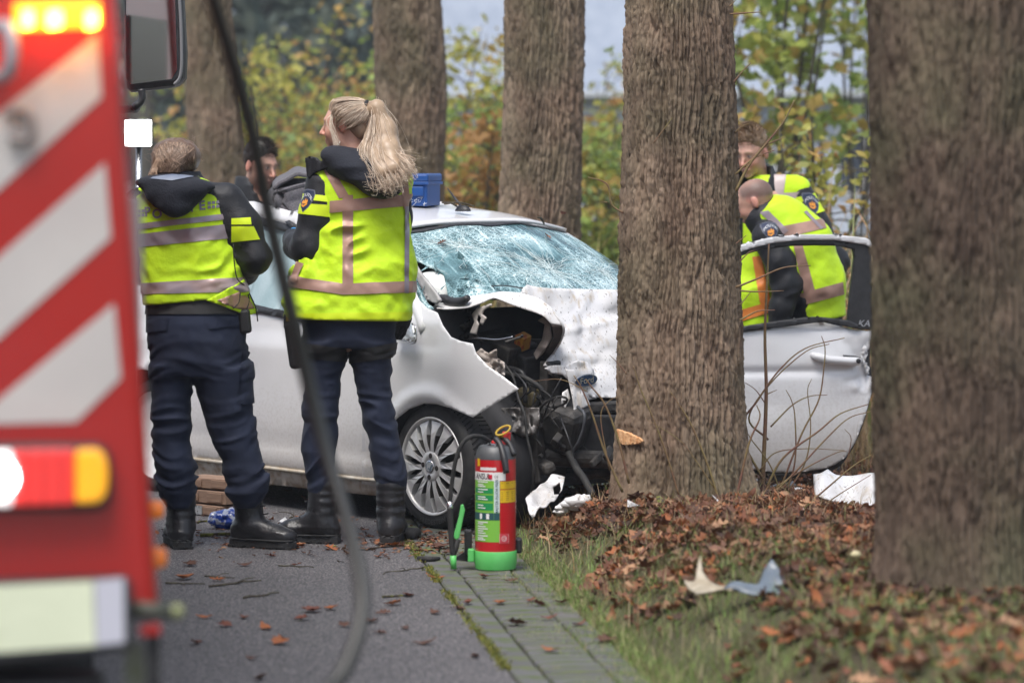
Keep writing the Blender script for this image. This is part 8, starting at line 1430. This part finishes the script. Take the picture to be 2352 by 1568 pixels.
ve = Field((foot[0] - 0.42, D - 0.34, 0.78), (foot[0] + 0.4, D + 0.34, 1.6), 0.0075); ve.stack(rowsD(D, [(740, 1706, 1852, 0.64), (600, 1700, 1852, 0.64), (500, 1692, 1848, 0.62), (460, 1690, 1848, 0.58), (435, 1700, 1846, 0.54), (415, 1718, 1836, 0.5), (402, 1735, 1815, 0.5)], 0.6), 0.02, p=2.4); ve.path([q(1800, 430), q(1832, 436)], [0.085, 0.072], 0.03); ve.cone(q(1888, 455, -0.01), q(1892, 620, -0.02), 0.085, 0.09, 0.01, op='s'); ve.cut(q(1780, 402), (0, 0, -1)); vev = ve.skin(); vest = mk('safety_vest', vev, hiv, tall)
for k, poly in enumerate([[(1776, 396), (1806, 398), (1796, 470), (1766, 462)], [(1690, 452), (1850, 440), (1850, 462), (1690, 474)], [(1690, 560), (1860, 560), (1860, 590), (1690, 590)]]): mk('reflective_band', polycut(vev, poly, 0.003 + 0.0005 * k, near=D), mat('reflective_tape_pink', (0.5, 0.4, 0.39), 0.4), vest)
for poly in ([(1812, 458), (1886, 440), (1890, 452), (1814, 472)], [(1816, 482), (1892, 462), (1898, 484), (1836, 502)]): mk('sleeve_band', polycut(jkv, poly, 0.003, near=D), sleeveband, jac)
shield_badge(jac, jkv, q(1858, 467, -0.04), np.array([0.95, 0.28, -0.1]), np.array([-0.2, 0, 0.97]), 0.066)
tr = Field((foot[0] - 0.28, D - 0.25, gz + 0.03), (foot[0] + 0.28, D + 0.25, 0.95), 0.012); tr.stack([(0.5, foot[0], D, 0.15, 0.12), (0.9, foot[0], D, 0.16, 0.12)], 0.03); tr.cone((foot[0] - 0.09, D, 0.75), (foot[0] - 0.09, D, gz + 0.12), 0.095, 0.065, 0.02); tr.cone((foot[0] + 0.09, D, 0.75), (foot[0] + 0.1, D, gz + 0.12), 0.095, 0.065, 0.02); mk('trousers', tr.skin(), navy, tall); boots(tall, (foot[0] - 0.09, D), (-0.3, -1), 0.16, lift=gz); boots(tall, (foot[0] + 0.1, D), (0.1, -1), 0.16, lift=gz)

# ---------------------------------------------------------------- bald officer bending down behind the open door
D = 17.05; q = lambda px, py, dy=0.0: P3(px, py, D + dy); zk = lambda py: CH - D * (py - CY) / CF; HC = q(1734, 466); HM = frame((-0.88, 0.22, -0.42)); hs_ = 0.97; foot = np.array([q(1850, 0)[0], D, 0.0]); gz = float(hgt(foot[0], D))
core = body_core((foot[0] - 0.6, D - 0.36, gz), (foot[0] + 0.42, D + 0.4, 1.6), 0.007, HC, HM, hs_, [(q(1795, 540), 0.12), (q(1835, 620), 0.13), (q(1858, 700), 0.13), (q(1862, 760), 0.12)], [[(q(1768, 550, -0.12), 0.05), (q(1800, 650, -0.14), 0.045), (q(1786, 770, -0.16), 0.032)], [(q(1800, 530, 0.18), 0.05), (q(1770, 640, 0.2), 0.045), (q(1730, 740, 0.2), 0.032)], [(q(1835, 780, -0.08), 0.09), (q(1810, 930, -0.08), 0.06), (q(1840, 1060, -0.06), 0.045)], [(q(1880, 780, 0.08), 0.09), (q(1860, 930, 0.08), 0.06), (q(1890, 1055, 0.08), 0.045)]], [(q(1786, 770, -0.16), (-0.2, 0.1, -1), (-0.2, -1, 0), 1.0, 0.6, 1), (q(1730, 740, 0.2), (-0.6, 0.1, -0.8), (-0.2, 1, 0), 1.0, 0.6, 1)])
cc = face_cols(core[0], HC, HM, hs_, (0.08, 0.06, 0.05), 0.3); lq_ = ((core[0] - HC) @ HM) / hs_; hm_ = sstep(0.0, 0.04, lq_[:, 2] + 0.35 * (-lq_[:, 1]) - 0.005) * sstep(0.065, 0.03, lq_[:, 1]) * (np.abs(lq_[:, 0]) < 0.0765) * (lq_[:, 2] > -0.09); tp = sstep(0.07, 0.115, lq_[:, 2]); hm_ = hm_ * (0.85 - 0.4 * tp); cc = cc * (1 - hm_[:, None]) + np.array((0.11, 0.075, 0.065)) * hm_[:, None]
bald = mk('person', core, skinm, loc=tuple(foot), cols=cc, label='person with closely shaved head in yellow vest bending down behind the open door', cat='person')
jk = Field((foot[0] - 0.55, D - 0.4, 0.7), (foot[0] + 0.4, D + 0.42, 1.5), 0.0075)
jk.path([q(1782, 512), q(1822, 570), q(1852, 660), q(1862, 740)], [0.12, 0.16, 0.16, 0.15], 0.04); jk.path([q(1762, 545, -0.13), q(1790, 600, -0.16), q(1806, 655, -0.17), q(1795, 710, -0.17), q(1786, 765, -0.17)], [0.076, 0.07, 0.066, 0.06, 0.055], 0.03); jk.path([q(1800, 530, 0.16), q(1768, 640, 0.22), q(1732, 735, 0.2)], [0.07, 0.06, 0.045], 0.03); jk.cone(q(1748, 500), q(1770, 520), 0.085, 0.1, 0.03)
jk.warp(folds([(zk(650), 0.1), (zk(720), 0.06)], 0.010, 41.0, (10, 10, 15), 0.3)); jkv = jk.skin(); jac = mk('jacket', jkv, jackm, bald)
ve = Field((foot[0] - 0.55, D - 0.42, 0.74), (foot[0] + 0.4, D + 0.42, 1.52), 0.0072)
ve.path([q(1798, 512), q(1832, 566), q(1862, 650), q(1872, 722)], [0.135, 0.172, 0.17, 0.155], 0.04); ve.path([q(1775, 500), q(1800, 520)], [0.11, 0.14], 0.03); ve.path([q(1735, 590, 0.02), q(1728, 680, 0.0), q(1735, 760, 0.0)], [0.085, 0.095, 0.1], 0.04)
ve.cone(q(1752, 540, -0.17), q(1770, 600, -0.2), 0.075, 0.075, 0.01, op='s'); ve.cone(q(1770, 600, -0.2), q(1775, 760, -0.2), 0.075, 0.075, 0.01, op='s'); ve.cone(q(1733, 470), q(1755, 505), 0.1, 0.075, 0.01, op='s'); ve.warp(folds([(zk(640), 0.1)], 0.012, 51.0, (11, 11, 9), 0.5)); ve.cut(q(1850, 738), (-0.15, 0, 1)); vev = ve.skin(); vest = mk('safety_vest', vev, hiv, bald)
for k, poly in enumerate([[(1796, 520), (1890, 502), (1898, 524), (1804, 546)], [(1822, 560), (1842, 560), (1876, 680), (1850, 690)], [(1815, 680), (1935, 648), (1938, 676), (1818, 708)], [(1745, 488), (1765, 484), (1812, 530), (1800, 538)], [(1845, 488), (1852, 485), (1890, 525), (1884, 528)]]): mk('reflective_band', polycut(vev, poly, 0.003 + 0.0005 * k, near=D + 0.03), [tape, tape, tape, tapeg, tapeg][k], vest)
for k, poly in enumerate([[(1728, 590), (1748, 588), (1768, 690), (1752, 720), (1744, 690)], [(1690, 715), (1775, 690), (1775, 715), (1690, 742)]]): mk('reflective_band', polycut(vev, poly, 0.004 + 0.0005 * k, near=D + 0.03), tapeo, vest)
shield_badge(jac, jkv, q(1760, 536, -0.12), np.array([0.97, 0.22, 0.08]), np.array([-0.05, 0.2, 0.97]), 0.062)
tr = Field((foot[0] - 0.34, D - 0.32, gz + 0.03), (foot[0] + 0.36, D + 0.32, 0.95), 0.011); tr.path([q(1866, 735), q(1866, 790)], [0.15, 0.145], 0.03); tr.path([q(1838, 780, -0.08), q(1812, 930, -0.08), q(1840, 1035, -0.06)], [0.11, 0.085, 0.07], 0.03); tr.path([q(1885, 780, 0.08), q(1865, 930, 0.08), q(1890, 1035, 0.08)], [0.11, 0.085, 0.07], 0.03); mk('trousers', tr.skin(), navy, bald)
for px_, dy_ in ((1840, -0.06), (1890, 0.08)): p_ = q(px_, 1050, dy_); boots(bald, p_[:2], (-1, 0.1), 0.16, lift=float(hgt(p_[0], p_[1])))
# ================================================================ morning haze
hm = bpy.data.materials.new('haze_air'); hm.use_nodes = True; N = hm.node_tree.nodes; N.remove(N['Principled BSDF']); pv_ = N.new('ShaderNodeVolumePrincipled')
pv_.inputs['Color'].default_value = (0.80, 0.88, 1.0, 1); pv_.inputs['Density'].default_value = 0.0008; pv_.inputs['Anisotropy'].default_value = 0.0
hm.node_tree.links.new(pv_.outputs[0], N['Material Output'].inputs['Volume'])
mk('haze', box(0, 55, 7.4, 240, 150, 19.0), hm, smooth=False, kind='stuff', label='thin blue morning haze hanging over the road', cat='haze')
